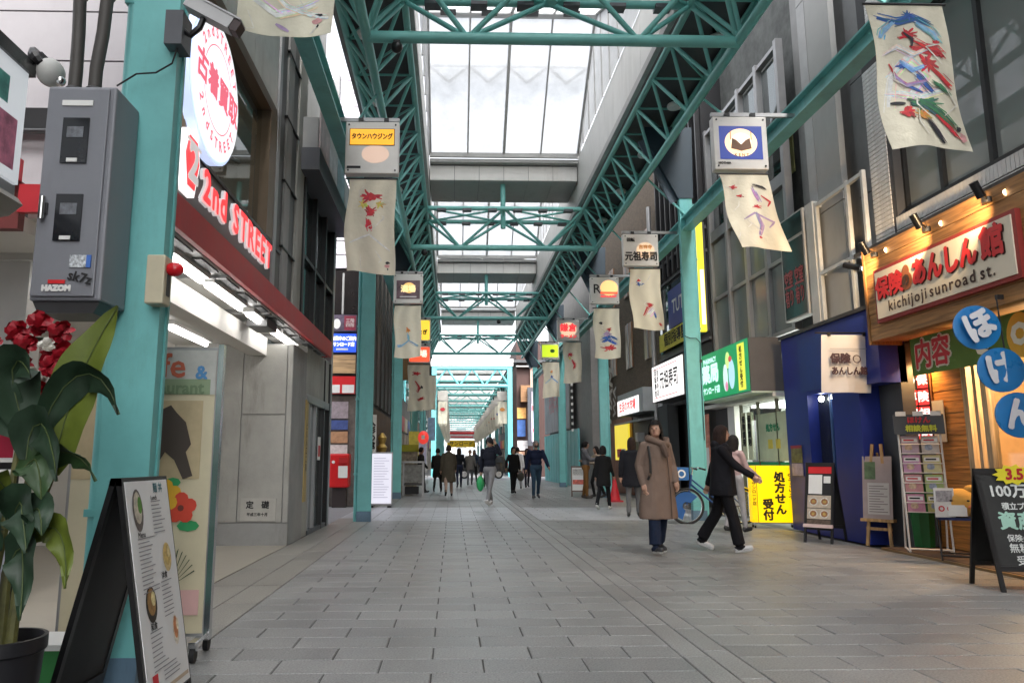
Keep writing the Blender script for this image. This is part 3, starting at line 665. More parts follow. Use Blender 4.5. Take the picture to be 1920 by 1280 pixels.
vtext('ビル入口二階', .13, INK, ys_, 0, 0, -.004)
pb = thing('poster_pair', 'small red and white notices stuck on the stair door glass', 'poster', (XF+.01, 13.2, 1.3), R(90))
B('notice', PAPER, pb, -.14, .12, 0, .006, -.1, .3, world=False); B('notice_print', REDINK, pb, -.1, .08, -.003, 0, -.04, .15, world=False)
# ---- signs of the clothes shop
t = thing('shop_letters', '', 'sign', (XF+.02, 7.45, 3.66), R(90)); t['label'] = 'red illuminated letters reading 2nd STREET on the grey band'
WL = E('white letter edge', (1, .95, .95), .3, (.7, .7, .7)); RL = E('red lit letter', (1, .05, .06), .75, (.7, .02, .03))
letters('2nd STREET', .42, WL, t, -1.0, 1.55, 0, -.04, .026, .1, 'letter_edge', .015); letters('2nd STREET', .42, RL, t, -1.0, 1.55, 0, -.07, .014, .1, 'letter_face')
t = thing('logo_sign', 'white six sided sign with a red figure two at the end of the band', 'sign', (XF+.04, 6.1, 3.72), R(90))
hx = [(-.2, .05), (-.12, .27), (.12, .27), (.2, .05), (.1, -.28), (-.1, -.28)]
MB().prism([(a, b) for a, b in hx], -.06, .0).build('board', E('lit white board', (1, .96, .96), .8), t)
MB().prism([(a*.78, b*.8) for a, b in hx], -.07, -.061).build('red_field', RL, t); text('2', .46, WL, t, 0, -.02, -.08, .02, sx=1.1); B('stripe', WL, t, -.17, .17, -.078, -.072, .15, .18, world=False)
t = thing('round_sign', 'round lit white sign with red Japanese characters and ring lettering', 'sign', (XF+.06, 6.55, 4.62), R(90))
MB().lathe([(.67, -.05), (.69, -.03), (.69, .05), (.64, .06)], 40).build('drum', E('blue white lit drum', (.6, .72, 1), .6), t, smooth=True)
t.children[0].rotation_euler = (R(90), 0, 0)
MB().disc(0, 0, .65, .65, -.075, 40).build('face', E('white lit face', (.93, .96, 1), .62), t)
PINK = E('red print on lit sign', (.9, .12, .2), .55, (.6, .05, .1))
text('古着買取', .3, PINK, t, 0, 0, -.084, .012, name='lettering')
MB().ring(0, 0, .40, .41, -.083, 28, R(20), R(160)).build('upper_arc', PINK, t); MB().ring(0, 0, .40, .41, -.083, 28, R(200), R(340)).build('lower_arc', PINK, t)
for s_, a0, sg in (('2ndSTREET', 148, -1), ('2ndSTREET', 212, 1)):
    for k, ch in enumerate(s_):
        a = R(a0+sg*k*14.5); rr = .52
        text(ch, .14, PINK, t, rr*math.cos(a), rr*math.sin(a), -.084, .004, rot=(a-PI/2 if sg < 0 else a+PI/2))
# unseen neighbour houses beside and behind the viewer, added to shade the foreground
nl = thing('unseen_left_house', 'unseen plain house block at left, added to shade the foreground', 'building', (-6, -4, 0)); B('wall', P('brown grey render', (.2, .18, .16), .7), nl, -10, -2.75, -13, 2.4, 0, 7)
nr = thing('unseen_right_house', 'unseen plain house block at right, added to shade the foreground', 'building', (9, -4, 0)); B('wall', P('brown grey render', (.2, .18, .16), .7), nr, 6.4, 12, -13, 4.9, 0, 10)
# ================================================================== LEFT: CORNER BUILDING PAST THE SIDE STREET
SIDING = P('lilac white siding', (.66, .62, .68), .5, var=.05)
cb = thing('corner_building', 'corner building with white siding and stacked signs past the side street', 'building', (-5, 20, 0))
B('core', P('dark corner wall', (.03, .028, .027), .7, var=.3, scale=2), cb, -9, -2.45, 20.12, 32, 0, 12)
for k in range(30): B('siding_board', SIDING, cb, -6.5, -2.42, 20.02+.02*(k % 2), 20.12, 6.45+k*.2, 6.45+k*.2+.185)
B('dark_window', P('black window', (.015, .012, .012), .2), cb, -6.5, -2.42, 20.05, 20.12, 5.15, 6.4); B('window_post', PANELG, cb, -3.05, -3.0, 19.98, 20.05, 5.15, 6.3)
SG = [('dark and burgundy sign with pale figure, topmost of the stack at the side street', P('dark sign', (.1, .08, .12), .4, var=.6, scale=7), P('burgundy sign', (.25, .03, .06), .4, var=.4, scale=9), 4.65, 5.1),
      ('blue lit sign with white lines of writing in the stack at the side street', E('blue lit sign', (.03, .1, .75), .55), None, 4.08, 4.58), ('plain tan wooden board in the stack of signs', WOOD('tan board', (.5, .33, .18)), None, 3.5, 4.0), ('red and white sign, lowest of the stack at the side street', RED, P('white field', (.75, .75, .75)), 2.95, 3.42)]
for lb, m1, m2, z0, z1 in SG:
    s_ = thing('stacked_sign', lb, 'sign', (-2.95, 19.9, z0), 0, 'signs stacked at the side street'); B('board', m1, s_, -3.3, -2.62, 19.86, 19.94, z0, z1)
    if m2 and 'dark' in lb: B('burgundy_field', m2, s_, -2.95, -2.64, 19.85, 19.86, z0+.03, z1-.03); text('三階\n四階', .12, PAPER, s_, .16, .22, -.06); MB().disc(-.2, .2, .1, .14, -.045).build('pale_figure', PAPER, s_)
    elif m2: B('white_field', m2, s_, -3.28, -2.64, 19.85, 19.86, z0+.02, z0+.24); B('red_bar', RED, s_, -3.02, -2.96, 19.845, 19.85, z0+.02, z0+.24)
    elif 'blue' in lb: text('営業中のご案内', .12, E('white lit print', (1, 1, 1), .8), s_, 0, .36, -.045, .006, sx=.8); text('サンロード店', .12, E('white lit print', (1, 1, 1), .8), s_, 0, .2, -.045, .006, sx=.8); B('white_bar', PAPER, s_, -.2, .12, -.046, -.042, .05, .1, world=False)
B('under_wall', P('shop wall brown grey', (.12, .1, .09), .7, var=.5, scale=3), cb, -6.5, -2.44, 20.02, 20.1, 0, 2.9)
for k, (z0, z1, c) in enumerate(((2.3, 2.75, (.3, .25, .28)), (2.0, 2.25, (.05, .08, .25)), (1.65, 1.95, (.4, .22, .12)), (1.15, 1.6, (.55, .5, .5)))):
    n_ = thing('wall_notice', ['grey notice under the stacked signs', 'navy notice under the stacked signs', 'tan notice above the post box', 'pale notice just above the post box'][k], 'notice', (-3.05, 20.0, z0), 0, 'notices above the post box'); B('sheet', P(f'notice print {k}', c, .6, var=.3, scale=9), n_, -3.35, -2.8, 19.98, 20.015, z0, z1)
# dark street face of the corner building with thick cables
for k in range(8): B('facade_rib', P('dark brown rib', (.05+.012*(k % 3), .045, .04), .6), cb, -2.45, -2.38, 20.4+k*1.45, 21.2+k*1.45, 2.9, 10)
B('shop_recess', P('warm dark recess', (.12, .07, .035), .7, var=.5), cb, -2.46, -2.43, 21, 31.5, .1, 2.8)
lb2 = thing('left_far_building', 'dark mixed shop front on the left before the crossing', 'building', (-5, 38, 0))
B('wall', P('grey brown render', (.16, .14, .12), .7, var=.3), lb2, -9, -2.5, 32.2, 45.5, 0, 11)
for k in range(5):
    B('shop_opening', P('shop opening warm', (.3, .22, .14), .6, var=.5, scale=4), lb2, -2.5, -2.46, 32.6+k*2.55, 34.8+k*2.55, .1, 2.5)
    B('shop_fascia', [P('olive fascia', (.3, .3, .04)), RED, P('cream fascia', (.6, .5, .35)), P('blue fascia', (.05, .1, .3)), P('brown board', (.2, .1, .04))][k], lb2, -2.5, -2.4, 32.6+k*2.55, 34.8+k*2.55, 2.6, 3.3)
    for j in range(2): B('window', DGLASS, lb2, -2.52, -2.47, 32.8+k*2.55, 34.6+k*2.55, 4.2+j*2.6, 5.9+j*2.6)
# ================================================================== RIGHT SIDE
XR = 6.3
def pane_x(parent, x, y0, y1, z0, z1, mat, name='pane'):
    return MB().add([(x, y0, z0), (x, y1, z0), (x, y1, z1), (x, y0, z1)], [(0, 3, 2, 1)]).build(name, mat, parent, True)
# ---- insurance shop: tiled upper storey with a wide window
TILE = P('white glazed tile', (.7, .69, .68), .25, var=.1, scale=9); GROUT = P('dark grout', (.07, .07, .075), .8)
ins = thing('insurance_shop', 'wood fronted shop with white tiled storey above at right', 'building', (8, 8, 0))
TY0, TY1 = 5.2, 10.5; OY0, OY1, OZ0, OZ1 = 5.3, 10.0, 4.62, 7.3
B('tile_bed', GROUT, ins, XR+.015, XR+.4, TY0, TY1, 4.2, OZ0); B('tile_bed', GROUT, ins, XR+.015, XR+.4, OY1, TY1, OZ0, 9); B('tile_bed', GROUT, ins, XR+.015, XR+.4, TY0, OY1, OZ1, 9)
tv = MB().box(0, .018, .004, .062, .004, .186).mesh('tile', TILE); th = MB().box(0, .018, .004, .222, .004, .062).mesh('tile', TILE)
def tile(me, y, z, x=XR):
    o = put(bpy.data.objects.new('tile', me)); o.parent = ins; o.location = (x-8, y-8, z)
for k in range(int((10.0-6.4)/.066)): 
    for j in range(2): tile(tv, 6.4+k*.066, 4.215+j*.2)
for j in range(42):
    for i in range(2): tile(th, 10.03+i*.226, 4.22+j*.068)
rv = MB()
for j in range(12):
    for i in range(22): rv.box(XR, XR+.018, 5.3+i*.226, 5.3+i*.226+.218, 7.32+j*.068, 7.32+j*.068+.06)
rv.build('upper_tiling', TILE, ins, True)['kind'] = 'stuff'
B('window_reveal', GROUT, ins, XR+.02, XR+.4, OY1-.06, OY1, OZ0, OZ1)
BLACKF = P('black window frame', (.02, .02, .021), .4)
for y0, y1 in ((5.3, 6.75), (6.82, 8.2), (8.27, 9.1), (9.17, 9.9)):
    pane_x(ins, XR+.2, y0, y1, OZ0+.1, OZ1-.1, GLASS('office glass', (.7, .75, .73), .3, tint=(.34, .36, .35)), 'window_pane')
    B('blind', P('grey green blind', (.5, .53, .5), .8, var=.15), ins, XR+.5, XR+.52, y0+.05, y1-.1, OZ0+.1, OZ1-.15)
for y in (6.785, 8.235, 9.135, 9.93): B('window_bar', BLACKF, ins, XR+.14, XR+.26, y-.035, y+.035, OZ0+.02, OZ1)
for z in (OZ0+.05, OZ1-.05): B('window_rail', BLACKF, ins, XR+.13, XR+.27, OY0, OY1-.06, z-.05, z+.05)
B('upper_core', CONCD, ins, XR+.6, 12, 5, 10.5, 3.2, 13); B('cornice', DARK, ins, 5.95, XR+.015, 5.2, 10.5, 4.15, 4.21)
# wooden fascia
WFAS = WOOD('oiled fascia plank', (.40, .20, .07), axis=1)
for k in range(7): B('fascia_plank', WFAS, ins, 5.9+.004*(k % 2), 6.1, 5.2, 10.14, 2.84+k*.187+.003, 2.84+(k+1)*.187-.003)
B('fascia_end', WOOD('fascia end board', (.33, .16, .055), axis=2), ins, 5.885, 6.34, 10.145, 10.19, 2.8, 4.16); B('fascia_core', WFAS, ins, 6.1, 6.4, 5.2, 10.14, 2.85, 4.15)
sg = thing('insurance_sign', 'cream signboard with red Japanese lettering in a red frame on the wooden fascia', 'sign', (5.87, 8.55, 3.42), R(-90))
B('frame', P('red brown frame', (.3, .035, .03), .45), sg, -1.31, 1.31, -.03, .03, -.37, .37, world=False); B('board', P('cream sign board', (.78, .70, .56), .5, var=.04), sg, -1.26, 1.26, -.045, -.03, -.32, .32, world=False)
RS = P('red sign letter', (.62, .03, .035), .4); BS = P('dark letter shadow', (.06, .03, .02), .6)
for dx, dz, m, y in ((.012, -.014, BS, -.052), (0, 0, RS, -.062)):
    text('保険', .31, m, sg, -.93+dx, .06+dz, y, .014, name='lettering'); text('あんしん', .36, m, sg, .16+dx, .08+dz, y, .018, name='lettering', sx=.82); text('館', .37, m, sg, .98+dx, .09+dz, y, .015, name='lettering')
m = MB(); m.disc(-.55, .05, .12, .12, -.056, 20); m.disc(-.55, .17, .075, .09, -.057, 16); m.build('gourd_mark', P('brown mark', (.3, .1, .04), .5), sg); text('の', .17, BS, sg, -.55, .05, -.066, .012)
[text(w_, .2, BS, sg, x_, -.2, -.056, .004, sx=1.05, space=1.2) for w_, x_ in (('kichijoji', -.58), ('sunroad', .28), ('st.', .87))]
# spot lamps over the sign
for i, y in enumerate((9.6, 8.45, 7.4)):
    l = thing('sign_spot', ['black arm spotlight at the far end of the cream signboard', 'middle black arm spotlight above the cream signboard', 'black arm spotlight above the near part of the signboard'][i], 'lamp', (5.9, y, 4.02), 0, 'spotlights over the shop sign')
    MB().lathe([(.0, -.03), (.055, -.03), (.055, .03), (.0, .03)], 14, (-.02, .25, 0)).build('base', BLACK, l, smooth=True)
    MB().path([(-.02, .25, 0), (-.12, .15, .02), (-.3, .02, .04)], .011).build('arm', BLACK, l, smooth=True)
    MB().tube((-.36, -.02, .1), (-.27, .0, -.06), .045, n=14).build('lamp_head', BLACK, l, smooth=True)
    sp = bpy.data.lights.new('spot', 'SPOT'); sp.energy = 60; sp.color = (1, .68, .36); sp.spot_size = R(105); sp.spot_blend = .7; sp.shadow_soft_size = .04
    o = put(bpy.data.objects.new('spot_beam', sp)); o.parent = l; o.location = (-.262, .002, -.075); o.rotation_euler = (0, R(28), 0)
    MB().disc(0, 0, .035, .035, 0, 14).build('lens', E('warm lens', (1, .7, .4), 6), l); l.children[-1].location = (-.266, .001, -.067); l.children[-1].rotation_euler = (R(90), R(0), R(0))
# lower storey: plank wall, posts, glazed interior
WPL = WOOD('orange pine plank', (.55, .24, .06), axis=1, rough=.45)
for k in range(19): B('wall_plank', WPL, ins, 6.62+.004*(k % 2), 6.68, 9.3, 10.5, .05+k*.148, .05+(k+1)*.148-.005)
B('wall_core', WPL, ins, 6.68, 6.8, 9.3, 10.5, 0, 2.86); B('end_pier', P('charcoal pier', (.07, .075, .08), .6), ins, 6.3, 6.9, 10.2, 10.75, 0, 2.84)
for y, wdt in ((9.28, .1), (9.1, .06), (8.95, .09)): B('door_post', WOOD('pale post', (.5, .38, .24), axis=2), ins, 6.55, 6.66, y-wdt/2, y+wdt/2, 0, 2.84)
B('ceiling', WOOD('dark plank ceiling', (.2, .09, .03), axis=1), ins, 6.1, 9.5, 5.0, 10.5, 2.86, 2.95); B('back_wall', P('warm room wall', (.6, .42, .24), .7), ins, 9.4, 9.5, 5, 10.5, 0, 2.9); B('side_wall', P('warm room wall', (.6, .42, .24)), ins, 6.8, 9.4, 10.4, 10.5, 0, 2.9)
pane_x(ins, 6.6, 5.2, 8.9, .1, 2.84, WGLASS, 'shop_pane'); B('step', P('brown entrance mat', (.09, .055, .035), .8, bump=.3), ins, 5.86, 9.4, 4.5, 10.2, 0, .035)
B('step_edge', P('brass edge', (.3, .2, .1), .4, metal=.6), ins, 5.82, 5.862, 4.5, 10.2, 0, .03)
fl_ = thing('counter', 'pale wooden counter inside the insurance shop', 'counter', (7.8, 7.5, 0)); B('body', WOOD('counter wood', (.5, .35, .2)), fl_, 7.6, 8.2, 6, 9, 0, 1.0); B('top', WOOD('counter wood', (.5, .35, .2)), fl_, 7.55, 8.25, 5.95, 9.05, 1.0, 1.05)
rl = thing('room_lamp', 'warm ceiling lamp inside the insurance shop', 'lamp', (7.4, 8.6, 2.7)); MB().lathe([(.03, .16), (.1, .1), (.12, 0), (.1, -.01)], 16).build('shade', BLACK, rl, smooth=True); MB().ell((0, 0, .0), (.06, .06, .05)).build('bulb', E('warm bulb', (1, .6, .28), 30), rl)
pl = bpy.data.lights.new('warm', 'POINT'); pl.energy = 110; pl.color = (1, .62, .3); pl.shadow_soft_size = .12; o = put(bpy.data.objects.new('warm_glow', pl)); o.parent = rl; o.location = (0, 0, -.12)
pd = thing('wall_lamp', 'small warm downlight glowing above the red notice case', 'lamp', (6.5, 10.05, 2.7)); MB().lathe([(.04, .1), (.04, -.04)], 12).build('can', DARK, pd, smooth=True); MB().lathe([(.0, 0), (.03, .001)], 12, (0, 0, -.045)).build('lens', E('amber lens', (1, .55, .2), 20), pd)
sp = bpy.data.lights.new('amber', 'SPOT'); sp.energy = 26; sp.color = (1, .55, .2); sp.spot_size = R(120); sp.spot_blend = .8; sp.shadow_soft_size = .03; o = put(bpy.data.objects.new('amber_glow', sp)); o.parent = pd; o.location = (0, 0, -.07)
# red notice case, posters
nc = thing('notice_case', 'tall narrow wooden case with red panels of white characters', 'notice case', (6.55, 10.2, 1.85), R(-62))
B('case', WOOD('case wood', (.35, .14, .05), axis=2), nc, -.19, .19, -.04, .04, -.68, .66, world=False); B('dark_panel', INK, nc, -.165, .165, -.048, -.04, -.65, .63, world=False)
RLT = E('red lit panel', (1, .06, .05), .8, (.6, .02, .02)); WLT = E('white lit character', (1, .9, .85), .9, (.8, .8, .8))
for k in range(4):
    B('red_tile', RLT, nc, .01, .15, -.054, -.048, .34-k*.235, .55-k*.235, world=False); text('保険相談'[k], .15, WLT, nc, .08, .445-k*.235, -.058, .006)
    if k: B('red_tile', RLT, nc, -.155, -.01, -.054, -.048, .34-k*.235, .55-k*.235, world=False)
    text('の専門店'[k], .15, WLT, nc, -.082, .445-k*.235, -.058, .006)
ps = thing('certificate_poster', 'cream poster with a green half round emblem on the plank wall', 'poster', (6.6, 9.95, 1.72), R(-90))
B('sheet', P('cream sheet', (.66, .6, .48), .7), ps, -.16, .16, -.004, .006, -.28, .28, world=False); MB().ring(0, .0, .05, .1, -.008, 20, 0, PI).build('arc_mark', P('olive mark', (.06, .1, .04)), ps); B('band', P('olive mark', (.06, .1, .04)), ps, -.12, .12, -.009, -.005, -.07, -.02, world=False)
# green banner and disc signs
gb = thing('green_banner', 'green cloth banner with red and cream characters across the shop window', 'banner', (6.2, 8.0, 2.55), R(-90))
B('cloth', CLOTH('olive green cloth', (.12, .2, .05)), gb, -1.75, 1.9, -.004, .004, -.24, .26, world=False)
text('内容', .4, P('cream edge', (.8, .75, .6)), gb, -1.3, 0, -.01, .035, sx=.9); text('内容', .4, REDINK, gb, -1.3, 0, -.02, .012, sx=.9); text('も', .34, P('cream edge', (.8, .75, .6)), gb, -.42, 0, -.012, .02); 
MB().disc(.2, 0, .2, .25, -.01).build('yellow_disc', P('amber disc', (.75, .4, .04)), gb); text('O', .32, P('cream edge', (.8, .75, .6)), gb, .2, 0, -.014, .02)
ds = thing('disc_sign', 'string of three tilted blue discs with white hiragana on a black pole', 'sign', (5.55, 7.55, 0))
DB = P('blue disc plastic', (.012, .16, .42), .28, var=.05); GW = P('grey white letter', (.62, .64, .68), .5)
T('pole', BLACK, ds, (5.87, 7.62, 2.05), (5.83, 7.62, 2.95), .008); B('pole_bracket', DARK, ds, 5.83, 6.0, 7.6, 7.64, 2.9, 2.95)
for (x, z, ch, rt) in ((5.53, 2.58, 'ほ', 26), (5.74, 2.13, 'け', 14), (5.88, 1.66, 'ん', 8)):
    d = MB().lathe([(.21, -.012), (.235, -.008), (.235, .008), (.21, .012)], 36).build('disc', DB, ds, smooth=True); d.location = (x-5.55, .0, z); d.rotation_euler = (R(90), 0, R(-8))
    text(ch, .34, GW, ds, x-5.55, z, -.018-(.03 if x < 5.6 else 0), .018, rot=R(rt))
T('cord', DARK, ds, (5.6, 7.56, 2.36), (5.68, 7.56, 2.35), .006)
# ---- navy shop and grey upper walls
nv = thing('navy_shop', 'navy blue painted shop front below a grey tower', 'building', (7, 12, 0))
NAVY = P('navy paint', (.012, .028, .22), .42, var=.2, scale=1.5); NAVY2 = P('bright navy panel', (.02, .05, .22), .45, var=.15)
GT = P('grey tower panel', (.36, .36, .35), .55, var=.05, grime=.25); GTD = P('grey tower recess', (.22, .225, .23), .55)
for z0, z1 in ((3.4, 5.35), (5.37, 7.3), (7.32, 9.4), (9.42, 11.5), (11.52, 13.5)):
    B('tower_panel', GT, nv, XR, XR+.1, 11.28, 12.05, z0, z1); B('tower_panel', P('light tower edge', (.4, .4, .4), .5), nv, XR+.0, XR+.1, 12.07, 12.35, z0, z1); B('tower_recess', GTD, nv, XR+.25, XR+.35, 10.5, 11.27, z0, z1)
B('tower_core', CONCD, nv, XR+.36, 12, 10.5, 13.3, 3.3, 13.5)
B('fascia', NAVY, nv, 6.02, 6.4, 10.2, 13.25, 2.28, 3.36); B('fascia_cap', DARK, nv, 5.98, 6.42, 10.2, 13.28, 3.36, 3.42); B('fascia_panel', NAVY2, nv, 6.012, 6.02, 11.6, 12.6, 2.35, 3.25)
B('right_wall', NAVY, nv, 6.0, 6.5, 10.76, 11.55, 0, 2.28); B('left_wall', NAVY, nv, 6.02, 6.5, 12.4, 13.25, 0, 2.28); B('ledge', NAVY, nv, 6.0, 6.5, 11.55, 12.4, 0, .35)
pane_x(nv, 6.2, 11.55, 12.4, .35, 2.28, DGLASS, 'shop_pane'); B('interior', P('leafy interior', (.14, .15, .09), .8, var=.7, scale=6), nv, 6.9, 7, 11.3, 12.6, 0, 2.3); B('mullion', P('blue mullion', (.05, .12, .3)), nv, 6.17, 6.23, 11.92, 11.98, .35, 2.28)
for k in range(2):
    l = thing('window_lamp', ['bright white lamp at the top of the navy shop window, right one', 'bright white lamp at the top of the navy shop window, left one'][k], 'lamp', (6.12, 11.72+.4*k, 2.2), 0, 'lamps in the navy window'); MB().ell((0, 0, 0), (.045, .045, .05)).build('bulb', E('cold bulb', (1, 1, .95), 12), l, smooth=True); B('socket', DARK, l, -.02, .02, -.02, .02, .05, .09, world=False)
sf = thing('steel_frame', 'white square steel balcony frame above the navy shop', 'frame', (6.05, 11.3, 3.4))
WS = P('white steel tube', (.6, .61, .6), .4, grime=.2)
for y in (10.55, 11.0, 12.0): B('post', WS, sf, 6.19, 6.25, y-.03, y+.03, 3.42, 5.55)
for z in (3.45, 4.3, 5.5): B('rail', WS, sf, 6.192, 6.248, 10.58, 11.97, z-.03, z+.03)
for z in (3.45, 4.3, 5.5): B('bracket', WS, sf, 6.25, 6.298, 11.97, 12.03, z-.03, z+.03)
B('broad_post', P('broad pale post', (.55, .55, .53), .5), sf, 6.17, 6.27, 12.05, 12.3, 3.42, 5.6)
bl = thing('black_floodlight', 'small black floodlight with a lit face on the steel frame', 'lamp', (6.2, 11.0, 4.15)); T('body', BLACK, bl, (6.1, 11.05, 4.2), (6.25, 10.85, 4.1), .05); MB().ell((.07, -.19, -.07), (.04, .02, .04)).build('lens', E('cool lens', (1, 1, .9), 8), bl)
ng = thing('hanging_cloth_sign', 'white cloth sign with dark Japanese lettering hanging before the navy shop', 'sign', (5.72, 10.5, 2.58))
m = MB(); n = 10
m.add([(-.38+.76*i/n+(.06*(1-k/6)-.03)*-1, .03*math.sin(i*.9)*(1-k/6)+.05*(1-k/6)*i/n, -.42+.84*k/6) for k in range(7) for i in range(n+1)], [(k*(n+1)+i, k*(n+1)+i+1, (k+1)*(n+1)+i+1, (k+1)*(n+1)+i) for k in range(6) for i in range(n)])
m.build('cloth', P('white sign cloth', (.62, .58, .55), .8, var=.04), ng, smooth=True); T('rod', BLACK, ng, (5.28, 10.5, 3.03), (6.16, 10.5, 3.03), .012)
DKB = P('brown black print', (.05, .02, .025), .7)
text('保険', .15, DKB, ng, -.12, .06, -.05, .008); MB().ring(.12, .06, .045, .06, -.05, 20).build('round_mark', DKB, ng); text('あんしん館', .125, DKB, ng, 0, -.12, -.05, .006, sx=.85); B('small_print', P('grey print', (.3, .28, .28)), ng, -.26, .28, -.045, -.042, .205, .215, world=False)
for dx in (-.24, .28): B('clip', BLACK, ng, dx-.02, dx+.02, -.02, .02, .4, .46, world=False)
dsn = thing('dark_tenant_board', 'dark framed tenant board with red lettering on the grey tower', 'sign', (6.2, 12.83, 4.65), R(-90))
B('frame', P('beige frame', (.42, .41, .39), .5), dsn, -.46, .46, -.05, .1, -.95, .95, world=False); B('glass', P('black glass', (.02, .021, .023), .12), dsn, -.41, .41, -.056, -.05, -.92, .48, world=False); B('glass', P('black glass', (.02, .021, .023), .12), dsn, -.41, .41, -.056, -.05, .54, .92, world=False)
RDP = P('dull red print', (.3, .05, .06), .5)
for k in range(2): text('空室\n有り', .34, RDP, dsn, -.2+k*.4, -.4, -.062, .01, sx=.5)
# ---- pharmacy building
ph = thing('pharmacy_building', 'glazed building with a green pharmacy sign on the right', 'building', (8, 15, 0))
FGL = GLASS('pale frosted glass', (.6, .64, .62), .35, rough=.2, tint=(.28, .3, .29))
ys4 = [13.35, 14.35, 15.35, 16.4, 17.5]
for y0, y1 in zip(ys4, ys4[1:]):
    for z0, z1 in ((3.65, 5.0), (5.04, 6.4)):
        pane_x(ph, XR+.1, y0+.06, y1-.06, z0, z1, FGL, 'frosted_pane')
    pane_x(ph, XR+.15, y0+.06, y1-.06, 6.75, 9.2, DGLASS, 'upper_pane'); B('inner_card', P('yellow green card', (.3, .3, .12), .8, var=.3), ph, XR+.4, XR+.42, y0+.3, y1-.2, 6.8, 7.8)
for y in ys4: B('mullion', ALU, ph, XR+.02, XR+.16, y-.06, y+.06, 3.6, 9.4)
for z in (3.62, 5.02, 6.55, 9.3): B('transom', ALU, ph, XR+.04, XR+.16, 13.3, 17.5, z-.1 if z > 6 and z < 7 else z-.04, z+.15 if 6 < z < 7 else z+.04)
B('core', P('dim glazed core', (.1, .105, .1), .8, var=.4), ph, XR+.55, 12, 13.3, 17.6, 3.4, 13.5)
B('fascia', P('pharmacy soffit', (.55, .55, .52), .5), ph, 6.0, XR+.6, 13.7, 17.5, 2.38, 2.46)
gs = thing('pharmacy_sign', 'projecting green pharmacy sign with white lettering and cartoon bottles', 'sign', (5.6, 15.1, 2.98), R(-90))
GG = E('lit green sign', (.01, .32, .11), .55, (.01, .3, .1)); WG = E('lit white green print', (.6, 1, .95), .75, (.8, .8, .8))
B('box', P('dark sign side', (.075, .07, .07), .6), gs, -1.4, 1.4, .0, .62, -.5, .52, world=False); B('face', GG, gs, -1.39, 1.36, -.012, 0, -.49, .51, world=False); B('underside', P('pale green underside', (.5, .6, .5), .5), gs, -1.4, 1.4, .0, .62, -.53, -.502, world=False)
text('薬局', .42, WG, gs, -.72, .03, -.018, .022, sx=1.25); text('PHARMACY', .15, WG, gs, -.72, .34, -.018, .006); text('サンロード店', .17, WG, gs, -.68, -.31, -.018, .008)
MB().disc(.33, .22, .12, .17, -.017).build('leaf_figure', E('lit yellow green', (.7, .95, .3), .6), gs); m = MB(); m.disc(.18, -.12, .13, .28, -.018); m.build('white_bottle', E('lit pale', (.75, .95, .9), .6), gs); MB().disc(.52, -.08, .16, .3, -.019).build('blue_bottle', E('lit pale blue', (.5, .75, .95), .6), gs); MB().disc(.47, .23, .09, .06, -.02).build('red_cap', E('lit red', (.8, .1, .1), .4), gs); MB().disc(.23, -.3, .07, .1, -.021).build('pink_spot', E('lit pink', (.9, .3, .5), .5), gs)
B('yellow_strip', E('lit yellow', (.85, .85, .08), .6), gs, .85, 1.2, -.016, -.012, -.45, .46, world=False); vtext('処方せん受付', .135, INK, gs, 1.02, 0, -.02, .006)
# pharmacy front
B('white_pillar', WHITE, ph, 6.25, 6.6, 16.3, 16.7, 0, 2.38); B('dark_wall', P('dark side wall', (.03, .032, .04), .5), ph, 6.3, 6.5, 16.7, 17.6, 0, 2.4)
for y0, y1 in ((13.35, 14.2), (14.25, 15.1), (15.15, 16.0)):
    pane_x(ph, 6.3, y0, y1, .05, 2.36, WGLASS, 'shop_pane'); B('door_bar', P('bronze bar', (.1, .09, .06), .4), ph, 6.27, 6.33, y1, y1+.05, .02, 2.38)
    B('green_band', P('green film', (.02, .3, .13), .5), ph, 6.28, 6.292, y0, y1, 1.03, 1.16)
CRM = P('pale yellow poster', (.66, .68, .48), .6, var=.05); k = 0
pp = thing('window_posters', 'pale yellow posters with vertical lettering behind the pharmacy glass', 'poster', (6.27, 14.6, 1.6), R(-90))
for x in (-1.25, -.95): B('strip_poster', CRM, pp, x-.12, x+.12, 0, .006, -.4, .6, world=False); vtext('保険調剤', .16, INK, pp, x, .2, -.006, .01)
B('wide_poster', P('pale green poster', (.6, .68, .5), .6), pp, -.6, .95, 0, .006, -.42, .52, world=False); text('処方せん', .16, P('green print', (.03, .3, .15)), pp, .2, .22, -.006, .01)
for x in (.05, .4): B('yellow_block', P('yellow block', (.7, .6, .1)), pp, x-.1, x+.1, -.008, -.002, -.18, .0, world=False)
B('interior', E('glowing pharmacy wall', (.9, .95, .8), 1.1, (.6, .65, .55)), ph, 7.8, 7.9, 13.3, 17.4, 0, 2.4); B('interior_ceiling', E('glowing pharmacy ceiling', (.95, 1, .9), 4.0, (.7, .7, .7)), ph, 6.6, 7.8, 13.4, 16.2, 2.33, 2.37)  # back wall and ceiling glow themselves in place of the room's lamps
yv = thing('yellow_vertical_sign', 'tall narrow yellow lit sign behind the right column', 'sign', (5.83, 16.8, 5.4), R(-12))
B('box', E('lit yellow box', (.95, .82, .02), .8, (.8, .7, .02)), yv, -.07, .07, -.1, .1, -1.25, 1.35, world=False); B('white_part', E('lit white part', (1, .95, .85), .7), yv, -.03, .055, -.11, -.1, -1.1, .2, world=False); B('frame', DARK, yv, .07, .12, -.1, .1, -1.25, 1.35, world=False)
